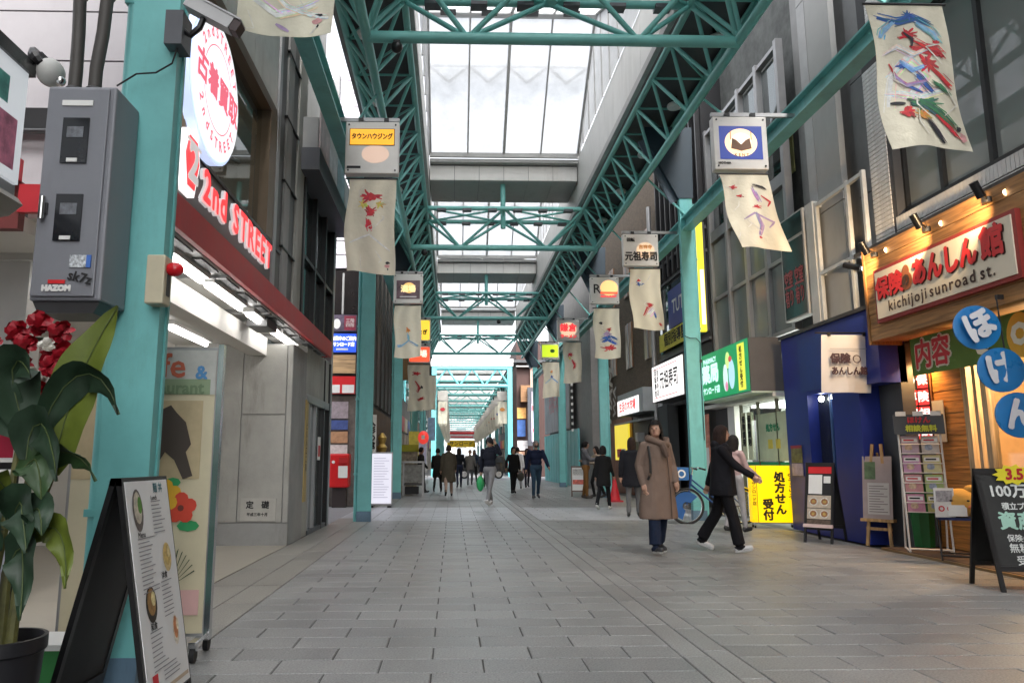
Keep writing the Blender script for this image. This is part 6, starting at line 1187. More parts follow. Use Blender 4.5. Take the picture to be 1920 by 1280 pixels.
# wooden easel
ez = thing('wooden_easel', 'light wooden easel holding a narrow menu board', 'easel', (6.0, 10.55, 0), R(-52)); PINE = WOOD('pine easel', (.5, .3, .13), axis=2)
MB().box(-.02, .02, -.015, .015, 0, 1.44, Matrix.Rotation(R(-7), 4, 'X') @ Matrix.Translation((-.16, 0, 0)) @ Matrix.Rotation(R(4), 4, 'Y')).build('front_leg', PINE, ez); MB().box(-.02, .02, -.015, .015, 0, 1.44, Matrix.Rotation(R(-7), 4, 'X') @ Matrix.Translation((.16, 0, 0)) @ Matrix.Rotation(R(-4), 4, 'Y')).build('front_leg', PINE, ez)
MB().tube((0, .17, 1.3), (0, .72, .0), .016).build('back_leg', PINE, ez); B('ledge', PINE, ez, -.22, .22, -.03, .09, .34, .38, world=False); B('cross_bar', PINE, ez, -.17, .17, .02, .05, .22, .26, world=False)
MB().box(-.2, .2, -.012, .0, 0, .88, Matrix.Translation((0, .03, .38)) @ Matrix.Rotation(R(-8), 4, 'X')).build('menu_panel', P('mauve menu print', (.36, .29, .28), .5, var=.12, scale=3), ez); MB().box(-.17, -.02, -.016, -.012, .55, .8, Matrix.Translation((0, .03, .38)) @ Matrix.Rotation(R(-8), 4, 'X')).build('photo', P('green photo', (.1, .16, .08), .5, var=.6, scale=7), ez)
MB().box(-.13, .16, -.016, -.012, .06, .5, Matrix.Translation((0, .03, .38)) @ Matrix.Rotation(R(-8), 4, 'X')).build('text_block', P('pale text block', (.52, .49, .46), .6, var=.06), ez)
for k in range(11): MB().box(-.11, .14-.05*(k % 3), -.019, -.0165, .09+k*.036, .1+k*.036, Matrix.Translation((0, .03, .38)) @ Matrix.Rotation(R(-8), 4, 'X')).build('menu_line', P('mauve grey print', (.16, .12, .13), .6), ez)
# green umbrella bin
ub = thing('green_bin', 'tall green umbrella bin behind the easel', 'bin', (6.42, 10.2, 0)); GBN = P('bottle green plastic', (.01, .13, .03), .4)
MB().lathe([(.13, 0.04), (.17, .85), (.18, .86), (.18, .9), (.165, .9), (.15, .85), (.12, .1)], 8).build('body', GBN, ub)
for a in range(4): B('foot', DARK, ub, -.02+.1*math.cos(a*PI/2), .02+.1*math.cos(a*PI/2), -.02+.1*math.sin(a*PI/2), .02+.1*math.sin(a*PI/2), .035, .05, world=False)
# brochure rack
bk = thing('brochure_rack', 'white wire rack of brochures with a black header card', 'rack', (6.1, 9.55, .035), R(-25)); WW2 = P('white wire', (.7, .68, .64), .4)
for x in (-.24, .24):
    T('upright', WW2, bk, (x, 0, 0), (x, .16, 1.5), .013, world=False); T('back_leg', WW2, bk, (x, .45, 0), (x, .12, 1.15), .013, world=False); T('foot_bar', WW2, bk, (x, -.03, .012), (x, .46, .012), .013, world=False)
T('cross_bar', WW2, bk, (-.24, 0, .04), (.24, 0, .04), .012, world=False)
for r in range(4):
    z = .5+r*.25; y = .05+z*.1
    for zz in (z, z+.12): T('shelf_wire', WW2, bk, (-.24, y-.05, zz), (.24, y-.05, zz), .006, n=6, world=False)
    for c in range(2):
        cc = [(.5, .22, .32), (.42, .4, .13), (.45, .2, .2), (.35, .45, .15), (.5, .25, .4), (.55, .5, .25), (.4, .3, .35), (.5, .45, .4)][r*2+c]
        MB().box(-.1, .1, -.008, .008, 0, .23, Matrix.Translation((-.115+c*.23, y-.02, z)) @ Matrix.Rotation(R(-9), 4, 'X')).build('brochure', P('brochure %d' % (r*2+c), cc, .45, var=.2, scale=7), bk); o_ = bk.children[-1]; MB().box(-.085, .085, -.0095, -.0085, .15, .2, Matrix.Translation((-.115+c*.23, y-.02, z)) @ Matrix.Rotation(R(-9), 4, 'X')).build('title_strip', PAPER, o_); MB().box(-.07, .05, -.0105, -.0095, .165, .185, Matrix.Translation((-.115+c*.23, y-.02, z)) @ Matrix.Rotation(R(-9), 4, 'X')).build('title', REDINK if r % 2 else INK, o_); MB().ell((-.115+c*.23-.02, y-.03+.07*.16, z+.075), (.045, .004, .05), 10, 6).build('cover_picture', P('cover tone %d' % c, ((.55, .4, .28), (.3, .35, .45))[c], .5, var=.4, scale=25), o_)
MB().box(-.29, .29, -.006, .006, 0, .26, Matrix.Translation((0, .1, 1.5)) @ Matrix.Rotation(R(-5), 4, 'X')).build('header_card', P('black header', (.02, .02, .022), .4), bk); text('相談無料', .09, P('lime print', (.6, .65, .05)), bk, .02, 1.57, .08, .004); text('ほけん', .09, REDINK, bk, 0, 1.68, .088, .004)
for x in (-.2, 0, .2): B('white_tab', PAPER, bk, x-.06, x+.06, .1, .106, 1.74, 1.8, world=False)
# folding chair with plush toy
fc = thing('folding_chair', 'small dark folding chair carrying a plush toy', 'chair', (6.05, 8.95, .035), R(-30)); 
B('seat', P('blue seat cloth', (.01, .02, .09), .7), fc, -.19, .19, -.17, .17, .46, .49, world=False)
for x in (-.19, .19):
    T('leg', BLACK, fc, (x, -.2, 0), (x, .16, .47), .011, world=False); T('leg', BLACK, fc, (x*.92, .2, 0), (x*.92, -.16, .47), .011, world=False); T('back_post', BLACK, fc, (x, .16, .46), (x, .22, .8), .011, world=False)
T('back_rail', BLACK, fc, (-.19, .22, .8), (.19, .22, .8), .011, world=False); T('foot_rail', BLACK, fc, (-.19, -.17, .05), (.19, -.17, .05), .009, world=False); T('foot_rail', BLACK, fc, (-.19, .17, .05), (.19, .17, .05), .009, world=False)
pl_ = thing('plush_toy', 'round yellow plush toy wearing a white mask on the folding chair', 'toy', (6.08, 8.9, .525), R(-28)); YP = P('yellow plush', (.62, .33, .07), .95, var=.1, bump=.4, bscale=90)
MB().ell((0, 0, .17), (.2, .15, .17), 22, 14).build('body', YP, pl_, smooth=True); MB().ell((.12, 0, .33), (.07, .06, .05)).build('tuft', YP, pl_, smooth=True)
for x in (-.1, .07): MB().ell((x, -.135, .2), (.018, .012, .012)).build('eye', INK, pl_, smooth=True)
MB().add([(-.15+.2*i/6, -.165+.03*((i-3)/3)**2, .02+.13*j/3) for j in range(4) for i in range(7)], [(j*7+i, j*7+i+1, (j+1)*7+i+1, (j+1)*7+i) for j in range(3) for i in range(6)]).build('mask', PAPER, pl_, smooth=True); MB().ell((.1, -.14, .13), (.035, .012, .02)).build('cheek', P('orange cheek', (.65, .2, .08)), pl_)
lfl = thing('leaflet_stand', 'white leaflet with red circles standing on the chair edge', 'leaflet', (5.85, 8.85, .53), R(-10)); B('sheet', PAPER, lfl, -.1, .12, 0, .01, 0, .34, world=False); MB().ring(-.03, .1, .02, .035, -.003, 14).build('red_ring', REDINK, lfl); MB().ring(.06, .1, .02, .03, -.003, 14).build('red_ring', REDINK, lfl); B('grey_photo', P('grey photo', (.35, .34, .36), .5, var=.6, scale=20), lfl, -.08, .1, -.003, 0, .18, .31, world=False)
# chalkboard
t, fr, sl = aframe('chalkboard', 'black folding chalkboard with white writing at the right edge', 'sign board', (5.08, 7.2, 0), R(-6), .72, 1.12, .5, BLACK, P('chalkboard', (.014, .015, .015), .7, var=.5, scale=5), .04)
CH = P('white chalk', (.55, .57, .56), .9, var=.3, scale=60); CG = P('green chalk', (.3, .5, .42), .9)
def ctext(s, x, z, size, mat, b=.002): text(s, size, mat, t, 0, 0, 0, b, align='LEFT', frame=lambda a, bb, c: fr(x+a, bb-.001, z+c))
ctext('100万円', .09, .9, .14, CH, .004); ctext('積立プラン', .18, .76, .07, CH); ctext('資産運用', .12, .62, .17, CG, .006); ctext('保険の見直し', .16, .47, .07, CH, .001); ctext('無料相談', .16, .38, .09, CH, .001); ctext('受付中', .2, .27, .09, CH, .001)
sbx = thing('price_burst', 'yellow starburst card with red figures clipped on the chalkboard', 'card', (5.42, 7.13, 1.06), R(-6)); st_ = [((.2 if i % 2 else .15)*math.cos(i*PI/11), (.1 if i % 2 else .075)*math.sin(i*PI/11)) for i in range(22)]
MB().prism(st_, -.02, -.012).build('burst', P('lime yellow card', (.7, .62, .03), .5), sbx); text('3.5', .14, P('dark red print', (.4, .01, .02)), sbx, 0, 0, -.024, .006)
# bicycle
bc = thing('bicycle', 'blue city bicycle parked against the right column', 'bicycle', (5.0, 14.35, 0)); BLUF = P('blue frame paint', (.015, .06, .2), .35); FW, RW, WR = Vector((-.52, 0, .33)), Vector((.55, 0, .33)), .33
def wheel(c):
    w_ = MB(); n = 40
    rim = [(c.x+WR*math.cos(2*PI*i/n), 0, c.z+WR*math.sin(2*PI*i/n)) for i in range(n+1)]
    o = MB().path(rim, .02, 8).build('wheel', RUBBER, bc, smooth=True); MB().path([(c.x+(WR-.03)*math.cos(2*PI*i/n), 0, c.z+(WR-.03)*math.sin(2*PI*i/n)) for i in range(n+1)], .011, 6).build('rim', CHROME, o, smooth=True)
    m = MB()
    for i in range(18): a = 2*PI*i/18; m.tube((c.x, .02*(-1)**i, c.z), (c.x+(WR-.03)*math.cos(a), 0, c.z+(WR-.03)*math.sin(a)), .0018, n=4)
    m.build('spokes', CHROME, o)['kind'] = 'stuff'; MB().tube((c.x, -.05, c.z), (c.x, .05, c.z), .03).build('hub', CHROME, o)
wheel(FW); wheel(RW)
for nm, a, b, r in (('fork', FW, (-.42, 0, .78), .016), ('head_tube', (-.43, 0, .72), (-.4, 0, .92), .022), ('down_tube', (-.42, 0, .74), (.08, 0, .32), .02), ('down_tube', (-.41, 0, .84), (.1, 0, .42), .016), ('seat_tube', (.08, 0, .3), (.2, 0, .86), .018), ('chain_stay', (.08, .03, .3), RW, .012), ('seat_stay', (.18, .03, .72), RW, .011), ('steering_post', (-.4, 0, .9), (-.37, 0, 1.03), .014)): T(nm, BLUF if nm != 'steering_post' else CHROME, bc, a, b, r, world=False)
MB().path([(-.22, -.26, 1.02), (-.34, -.2, 1.06), (-.38, -.06, 1.04), (-.38, .06, 1.04), (-.34, .2, 1.06), (-.22, .26, 1.02)], .012).build('handlebar', CHROME, bc, smooth=True)
for y in (-.26, .26): T('grip', RUBBER, bc, (-.2, y, 1.015), (-.32, y*.85, 1.05), .018, world=False)
MB().rbox(.08, .34, -.08, .08, .86, .92, .025).build('saddle', RUBBER, bc); B('basket', P('blue basket', (.02, .12, .33), .5), bc, -.78, -.5, -.17, .17, .82, 1.06, world=False); MB().ring(-.64, .94, .05, .08, -.173, 18).build('white_ring', PAPER, bc); MB().prism([(FW.x+.08*math.cos(R(a)), FW.z+.08*math.sin(R(a))) for a in range(250, 39, -15)]+[(FW.x+.27*math.cos(R(a)), FW.z+.27*math.sin(R(a))) for a in range(40, 251, 15)], -.025, -.018).build('wheel_cover', P('blue panel', (.02, .1, .3), .5), bc)
MB().path([(RW.x+.36*math.cos(R(a)), 0, RW.z+.36*math.sin(R(a))) for a in range(20, 170, 15)], .02, 6).build('mudguard', CHROME, bc, smooth=True); T('chainring', DARK, bc, (.08, -.05, .3), (.08, -.035, .3), .09, n=20, world=False); T('crank', CHROME, bc, (.08, -.06, .3), (.17, -.06, .17), .009, world=False); T('stand', CHROME, bc, (.5, .05, .3), (.62, .12, .0), .01, world=False)
# cone, menu board by the couple
cn = thing('traffic_cone', 'red traffic cone beside the third right column', 'cone', (4.75, 21.9, 0)); MB().lathe([(.16, .04), (.03, .7), (.015, .71)], 16).build('body', P('cone red', (.55, .02, .03), .5), cn, smooth=True); B('base', P('cone base', (.4, .02, .03)), cn, -.2, .2, -.2, .2, 0, .045, world=False)
t, fr, sl = aframe('white_menu_board', 'white menu board with red print near the couple', 'sign board', (4.0, 25.2, 0), R(-10), .5, 1.0, .4, P('brown leg', (.15, .1, .08)), PAPER); card(t, fr, .05, .44, .4, .55, P('red food print', (.5, .1, .07), .5, var=.7, scale=12), 'food_print', -.003); card(t, fr, .05, .44, .7, .9, P('grey writing', (.4, .4, .38), .5, var=.8, scale=40), 'writing', -.003)
gas = thing('wall_meter', 'white utility box on the grey shutter of the brick building', 'utility box', (6.3, 24.5, 1.9)); B('box', WHITE, gas, 6.1, 6.33, 24.4, 24.7, 1.8, 2.1); MB().path([(-.1, 0, -.1), (-.15, -.1, -.3), (-.1, -.3, -.35), (0, -.45, -.2)], .012).build('hose', RUBBER, gas)
# cables and bands on the right column, stickers
cb_ = thing('column_cable', 'thin black cable strapped round the broad right column', 'cable', (4.99, 15.1, 3.2))
MB().path([(-.16, -.02, .55), (-.05, -.03, .5), (.08, -.025, .5), (.16, -.01, .42), (.17, .05, .1), (.16, .03, -.4), (.17, .04, -1.6)], .008, 6).build('cable', RUBBER, cb_, smooth=True); B('clip', DARK, cb_, .14, .19, .0, .08, .0, .06, world=False)
# ================================================================== PEOPLE
SKIN = P('skin', (.46, .27, .19), .5, var=.08, scale=20)

def HAIRM(name, col):
    m = P(name, col, .62, var=.5, scale=30, spec=.25); t = m.node_tree; b = t.nodes['Principled BSDF']; tc = t.nodes.new('ShaderNodeTexCoord'); mp = t.nodes.new('ShaderNodeMapping'); mp.inputs['Scale'].default_value = (160, 160, 6)
    n = t.nodes.new('ShaderNodeTexNoise'); n.inputs['Scale'].default_value = 1; bp = t.nodes.new('ShaderNodeBump'); bp.inputs['Strength'].default_value = .9; bp.inputs['Distance'].default_value = .01
    t.links.new(tc.outputs['Object'], mp.inputs[0]); t.links.new(mp.outputs[0], n.inputs[0]); t.links.new(n.outputs['Fac'], bp.inputs['Height']); t.links.new(bp.outputs[0], b.inputs['Normal']); return m
HAIRB = HAIRM('black hair', (.009, .007, .007)); HAIRN = HAIRM('brown hair', (.022, .010, .007)); HAIRG = P('grey hair', (.2, .19, .18), .6)
def fab(c, n): return CLOTH('fabric '+n, c, .22)
def person(label, x, y, face, h=1.65, top=(.02, .02, .025), leg=(.02, .02, .03), shoe=(.02, .02, .02), sole=None, hair=HAIRB, hairlen=.0, coat=None, legs=((20, 10), (-18, 25)), arms=((-15, 12, 15), (20, 12, 20)), lean=0, bulk=1.0, vox=.014, hood=False, trouser_w=1.0, skirt=False, head_turn=0, cap=False, mask=None, hands=True, group='people walking in the arcade', name='person', bald=False):
    """one figure facing -y before turning; legs/arms = ((hip or shoulder swing, knee bend / spread, elbow),...) left then right.
    Built from tapered limbs merged into one closed skin; clothes are areas of that skin, hair is a child."""
    s = h/1.7; prims = []          # (kind, data, material index)
    MATS = [SKIN, fab(top, 'top %.3f %.3f %.3f' % top), fab(leg, 'leg %.3f %.3f %.3f' % leg), P('shoe %.2f %.2f' % (shoe[0], shoe[2]), shoe, .5), P('sole %.2f' % (sole or shoe)[0], sole or shoe, .6)]
    def cap_(p0, p1, r0, r1, mi, sq=1.0): prims.append(('c', Vector(p0), Vector(p1), r0*1.0, r1*1.0, mi, sq))
    def ell_(c, r, mi): prims.append(('e', Vector(c), Vector(r), mi))
    L = lambda a: (-math.sin(R(a)), -math.cos(R(a)))          # forward is -y: swing a deg forward
    hip_z = .90
    feet = []
    for sd, (a, kb) in zip((-1, 1), legs):
        hp = Vector((sd*.088, 0, hip_z)); d = L(a); kn = hp+Vector((sd*.012, d[0]*.43, d[1]*.43)); d2 = L(a-kb); an = kn+Vector((sd*.02, d2[0]*.41, d2[1]*.41))
        w = trouser_w
        cap_(hp, kn, .088*bulk, .062*w, 2); cap_(kn, an+(kn-an)*.03, .060*w, .05*w if w <= 1.05 else .064*w, 2, 0)
        tilt = max(-40, min(30, (a-kb)*.8)); f = Vector((0, -math.cos(R(tilt)), math.sin(R(tilt))))
        toe = an+f*.15+Vector((0, 0, -.045)); heel = an-f*.035+Vector((0, 0, -.045))
        cap_(heel, toe, .04, .034, 3); cap_(an+Vector((0, 0, .02)), an+Vector((0, -.03, -.04)), .043, .04, 3)
        cap_(heel+Vector((0, 0, -.028)), toe+Vector((0, 0, -.022)), .03, .028, 4); feet.append(min(heel.z-.06, toe.z-.055))
    up = Vector((0, -math.sin(R(lean)), math.cos(R(lean)))); base = Vector((0, 0, hip_z)); tp = lambda d_, f_=0: base+up*d_+Vector((0, -f_, 0))
    b = bulk
    ell_(base, (.155*b, .115*b, .12), 2 if coat is None else 1); ell_(tp(.16), (.145*b, .105*b, .16), 1); ell_(tp(.34), (.165*b, .115*b, .17), 1); ell_(tp(.47), (.17*b, .095*b, .07), 1)
    cap_(tp(.5), tp(.58), .058, .052, 0)
    sh = []
    for sd, ar in zip((-1, 1), arms):
        a, spd, eb = ar[:3]; yawa = ar[3] if len(ar) > 3 else 0
        S0 = tp(.465)+Vector((sd*.165*b, 0, 0)); ca = math.cos(R(spd)); d = Vector((sd*math.sin(R(spd)), -math.sin(R(a))*ca, -math.cos(R(a))*ca))
        el = S0+d*.275; a2 = a+eb; d2 = Vector((sd*math.sin(R(spd*.5))-sd*math.sin(R(yawa)), -math.sin(R(a2)), -math.cos(R(a2)))).normalized(); wr = el+d2*.24
        cap_(S0, el, .062*b, .052*b, 1); cap_(el, wr, .052*b, .042*b, 1); sh.append((el, wr, d2))
        if hands:
            side_ = Vector((0, 1, 0)) if abs(d2.z) > .7 else Vector((0, 0, 1)); n = d2.cross(side_).normalized(); acr = n.cross(d2).normalized()
            cap_(wr, wr+d2*.07, .027, .036, 0, 1)
            for q, (off, ln) in enumerate(((-.03, .065), (-.01, .078), (.011, .074), (.03, .055))):
                k0 = wr+d2*.085+acr*off; k1 = k0+d2*ln*.55+n*sd*.006; k2 = k1+d2*ln*.4+n*(-sd)*.022; cap_(k0, k1, .0105, .0095, 0); cap_(k1, k2, .0095, .008, 0)
            t0 = wr+d2*.03+acr*-.03; cap_(t0, t0+d2*.04-acr*.022, .012, .01, 0); cap_(t0+d2*.04-acr*.022, t0+d2*.072-acr*.02, .01, .0085, 0)
    hc = tp(.69, .015)
    rot = Matrix.Rotation(R(head_turn), 3, 'Z'); H_ = lambda v: hc+rot @ Vector(v)
    ell_(hc, (.074, .092, .112), 0); ell_(H_((0, -.02, -.06)), (.055, .07, .055), 0); ell_(H_((0, -.094, -.012)), (.013, .02, .024), 0)
    for sd in (-1, 1): ell_(H_((sd*.076, .0, -.01)), (.012, .02, .03), 0)
    if coat:       # long coat: rings from shoulder to hem
        zt, zb, w0, w1, dp = coat['z0'], coat['z1'], coat['w0'], coat['w1'], coat['d']; rg = []
        rg.append((zt+.07, w0*.42, dp*.6, 0)); rg.append((zt+.035, w0*.74, dp*.82, 0))
        for k in range(9):
            t_ = k/8; z = zt+(zb-zt)*t_; wd = w0+(w1-w0)*t_**.8; rg.append((z, wd*(1+.03*math.sin(t_*9)), (dp*(.95+.35*t_)), coat.get('sway', 0)*t_*t_))
        prims.append(('l', rg, 1))
    if hood: ell_(tp(.535, -.07), (.115, .075, .07), 1); cap_(tp(.52, .04)+Vector((-.08, 0, 0)), tp(.52, .04)+Vector((.08, 0, 0)), .045, .045, 1)
    dz = -min(feet)
    # ---- merged surface
    mb = MB()
    for p in prims:
        if p[0] == 'c':
            p0, p1, r0, r1 = p[1], p[2], p[3], p[4]; d = (p1-p0); ln = max(d.length, 1e-4); d = d/ln; pts = []; rr = []
            for ang in (80, 45, 15): pts.append(p0-d*r0*math.sin(R(ang))); rr.append(r0*math.cos(R(ang)))
            pts.append(p0); rr.append(r0); pts.append(p1); rr.append(r1)
            for ang in ((15, 45, 80) if p[6] else ()): pts.append(p1+d*r1*math.sin(R(ang))); rr.append(r1*math.cos(R(ang)))
            mb.path(pts, rr, 12)
        elif p[0] == 'e': mb.ell(p[1], p[2], 16, 10)
        else:
            n = 28; vs = []
            for (z, wd, dp, sw) in p[1]:
                for i in range(n): a = 2*PI*i/n; vs.append((wd*math.copysign(abs(math.cos(a))**.85, math.cos(a)), dp*math.copysign(abs(math.sin(a))**.85, math.sin(a))-sw, z))
            m_ = len(p[1]); mb.add(vs, [(j*n+i, (j+1)*n+i, (j+1)*n+(i+1) % n, j*n+(i+1) % n) for j in range(m_-1) for i in range(n)]+[tuple(range(n)), tuple(range(m_*n-1, (m_-1)*n-1, -1))])
    me = mb.mesh('tmp', SKIN); tmp = put(bpy.data.objects.new('tmp', me))
    rm = tmp.modifiers.new('r', 'REMESH'); rm.mode = 'VOXEL'; rm.voxel_size = vox
    sm = tmp.modifiers.new('s', 'SMOOTH'); sm.iterations = 3; sm.factor = .5
    dg = bpy.context.evaluated_depsgraph_get(); body = bpy.data.meshes.new_from_object(tmp.evaluated_get(dg)); bpy.data.objects.remove(tmp); bpy.data.meshes.remove(me)
    nv = len(body.vertices); co = np.empty(nv*3); body.vertices.foreach_get('co', co); co = co.reshape(-1, 3)
    nf = len(body.polygons); fc_ = np.empty(nf*3); body.polygons.foreach_get('center', fc_); fc_ = fc_.reshape(-1, 3)
    def dist(Q):
        best = np.full(len(Q), 9.0); idx = np.zeros(len(Q), int)
        for p in prims:
            if p[0] == 'c':
                a, bq = np.array(p[1]), np.array(p[2]); ab = bq-a; t_ = np.clip(((Q-a) @ ab)/max(ab @ ab, 1e-8), 0, 1); dd = np.linalg.norm(Q-(a+t_[:, None]*ab), axis=1)-(p[3]+(p[4]-p[3])*t_); mi = p[5]
            elif p[0] == 'e':
                c, r_ = np.array(p[1]), np.array(p[2]); q = (Q-c)/r_; dd = (np.linalg.norm(q, axis=1)-1)*r_.min(); mi = p[3]
            else:
                zz = np.array([g[0] for g in p[1]][::-1]); ww = np.array([g[1] for g in p[1]][::-1]); dp_ = np.array([g[2] for g in p[1]][::-1]); sw = np.array([g[3] for g in p[1]][::-1])
                w_ = np.interp(Q[:, 2], zz, ww); d_ = np.interp(Q[:, 2], zz, dp_); s_ = np.interp(Q[:, 2], zz, sw); k_ = np.sqrt((Q[:, 0]/w_)**2+((Q[:, 1]+s_)/d_)**2); dd = (k_-1)*np.minimum(w_, d_); dd = np.maximum(dd, np.maximum(Q[:, 2]-zz[-1], zz[0]-Q[:, 2])); mi = p[2]
            g = dd < best; best[g] = dd[g]; idx[g] = mi
        return idx
    fi = dist(fc_); vi = dist(co)
    nrm = np.empty(nv*3); body.vertex_normals.foreach_get('vector', nrm); nrm = nrm.reshape(-1, 3); sd_ = (hash(label) % 97)*1.0
    for i in np.nonzero((vi == 1) | (vi == 2))[0]:     # folds in the cloth
        v = co[i]; q = noise.noise(Vector((v[0]*9+sd_, v[1]*9, v[2]*4.5)))*.010+noise.noise(Vector((v[0]*22+sd_, v[1]*22, v[2]*9)))*.004; co[i] = v+nrm[i]*q
    co[:, 2] += dz; body.vertices.foreach_set('co', (co*s).ravel()); body.materials.clear()
    for m_ in MATS: body.materials.append(m_)
    body.polygons.foreach_set('material_index', fi.astype(np.int32))
    body.polygons.foreach_set('use_smooth', [True]*nf); body.update()
    t = thing(name, label, 'person', (x, y, 0), R(face), group)
    bo = put(bpy.data.objects.new('body', body)); bo.parent = t; body.name = 'body'
    K = lambda v: tuple(Vector((v[0], v[1], v[2]+dz))*s)
    def Z(mb_): mb_.v = [K(v) for v in mb_.v]; return mb_
    def R_(mb_): mb_.v = [tuple(H_(v)) for v in mb_.v]; return Z(mb_)
    # hair
    if not bald:
        m = MB(); n, mm = 22, 12; vs = []
        for j in range(mm+1):
            for i in range(n):
                a = 2*PI*i/n; fr_ = math.sin(a)                     # -1 = front
                low = 1.15+(.95 if fr_ > -.35 else (.0 if fr_ < -.75 else .95*(fr_+.75)/.4)); ph = low*j/mm
                rx, ry, rz = .096, .114, .13; wob = 1+.05*noise.noise(Vector((math.cos(a)*3+sd_, math.sin(a)*3, j*.5)))
                px, py, pz = rx*wob*math.sin(ph)*math.cos(a), .006+ry*wob*math.sin(ph)*math.sin(a), rz*math.cos(ph)
                if hairlen and fr_ > -.55 and ph > 1.45:
                    k_ = (ph-1.45)/.65; pz -= hairlen*k_; px *= 1+.12*k_-.25*k_*k_*(hairlen > .25); py = py*(1+.1*k_)+.02*k_
                vs.append((px, py, pz))
        m.add(vs, [(j*n+i, (j+1)*n+i, (j+1)*n+(i+1) % n, j*n+(i+1) % n) for j in range(mm) for i in range(n)]); R_(m).build('hair', hair, t, smooth=True)
    m = MB()
    for sd in (-1, 1): m.ell((sd*.03, -.083, .006), (.011, .006, .006), 8, 5)
    R_(m).build('eyes', P('dark eye', (.02, .015, .012), .3), t); m = MB(); m.ell((0, -.083, -.055), (.02, .008, .005), 8, 5); R_(m).build('mouth', P('lip', (.3, .1, .09), .5), t)
    if mask: m = MB(); m.ell((0, -.045, -.045), (.062, .058, .052), 12, 8); R_(m).build('face_mask', P('mask %.2f' % mask[0], mask, .8), t, smooth=True)
    if cap: m = MB(); m.ell((0, 0, .03), (.092, .108, .105), 16, 9); R_(m).build('knit_cap', P('dark cap', (.015, .015, .02), .9), t, smooth=True)
    t['_'] = 0; del t['_']
    return t, K, sh, tp, s
def bag(t, K, c, size, mat, name='bag', strap=None):
    c = Vector(c); m = MB(); m.ell((c.x, c.y, c.z), size, 12, 8); m.v = [K(v) for v in m.v]; o = m.build(name, mat, t, smooth=True)
    if strap: MB().path([K(p) for p in strap], .007, 6).build('strap', mat, t, smooth=True)
    return o
# woman in the brown coat, walking towards the viewer
t, K, sh, tp, s = person('person in a long brown coat and wide jeans walking towards the viewer', 2.68, 9.8, 14, 1.66, top=(.175, .125, .1), leg=(.012, .02, .045), shoe=(.03, .03, .035), sole=(.6, .6, .58), hairlen=.17, coat=dict(z0=1.36, z1=.41, w0=.178, w1=.258, d=.14, sway=.02), legs=((12, 8), (-8, 14)), arms=((-6, 15, 22, 12), (4, 15, 26, 16)), bulk=1.04, vox=.0095, trouser_w=1.32, head_turn=-38)
MB().path([K(p) for p in ((-.16, -.10, 1.36), (-.17, -.155, 1.2), (-.175, -.165, 1.0), (-.2, -.13, .92))], .016, 6).build('bag_strap', P('black strap', (.012, .012, .012), .6), t, smooth=True)
m = MB(); m.path([K(p) for p in ((-.11, -.03, 1.46), (-.06, -.11, 1.425), (.02, -.135, 1.39), (.1, -.12, 1.38), (.15, -.04, 1.44), (.08, .08, 1.46), (-.08, .07, 1.47), (-.11, -.03, 1.46))], .046, 10); m.build('hood', fab((.15, .105, .083), 'hood brown'), t, smooth=True); m = MB(); m.path([K(p) for p in ((.02, -.135, 1.4), (.05, -.17, 1.3), (.08, -.165, 1.22))], [.045, .05, .03], 8).build('collar_flap', fab((.13, .09, .072), 'hood brown dark'), t, smooth=True)
for k in range(1): MB().path([K(p) for p in ((.075, -.165, 1.28), (.08, -.185, 1.0), (.09, -.2, .7), (.09, -.205, .42))], .006, 5).build('coat_seam', P('dark seam', (.05, .035, .028), .8), t, smooth=True)
B('metal_tag', CHROME, t, -.2*s, -.17*s, -.175*s, -.165*s, 1.02*s, 1.06*s, world=False)
# woman in black, striding to the right
t, K, sh, tp, s = person('person all in black with long hair striding to the right', 3.62, 9.98, 72, 1.62, top=(.010, .010, .013), leg=(.007, .007, .009), shoe=(.5, .5, .5), sole=(.65, .65, .65), hair=HAIRN, hairlen=.24, legs=((13, 3), (-14, 18)), arms=((38, 8, 18), (-26, 10, 8)), bulk=1.06, vox=.0095, trouser_w=1.3, hood=True, coat=dict(z0=1.38, z1=.74, w0=.18, w1=.215, d=.145, sway=0))
# hoodie man with a green bag, hand to his head
t, K, sh, tp, s = person('person in a navy hoodie with a raised arm carrying a green bag', .98, 19.5, -30, 1.74, top=(.015, .017, .028), leg=(.20, .20, .21), shoe=(.55, .55, .56), sole=(.6, .6, .6), legs=((-14, 16), (26, 2)), arms=((-12, 14, 8), (70, 45, 85, 40)), bulk=1.15, hood=True, cap=True)
el, wr, d2 = sh[0]; bag(t, K, (wr.x-.02, wr.y-.02, wr.z-.32), (.11, .06, .2), P('green plastic bag', (.02, .33, .1), .35), 'green_bag', strap=[(wr.x-.04, wr.y, wr.z-.2), (wr.x, wr.y, wr.z-.07), (wr.x+.03, wr.y, wr.z-.2)])
# navy jacket man
person('stout person in a navy jacket and jeans walking towards the viewer', 2.62, 23.4, 10, 1.74, top=(.012, .018, .045), leg=(.03, .06, .1), shoe=(.05, .05, .06), sole=(.4, .4, .4), hair=HAIRG, legs=((8, 4), (-10, 14)), arms=((-12, 14, 12), (22, 16, 15)), bulk=1.25, mask=(.03, .03, .035))
t, K, sh, tp, s = person('person in a black coat carrying a dark grey bag', 2.22, 27.2, 20, 1.62, top=(.01, .01, .012), leg=(.012, .012, .014), legs=((10, 3), (-10, 12)), arms=((12, 30, 10), (-10, 18, 8)), bulk=1.05, coat=dict(z0=1.36, z1=.75, w0=.17, w1=.2, d=.13), hairlen=.08, vox=.018)
el, wr, d2 = sh[1]; bag(t, K, (wr.x+.03, wr.y, wr.z-.28), (.16, .08, .18), P('dark grey bag', (.05, .05, .045), .6))
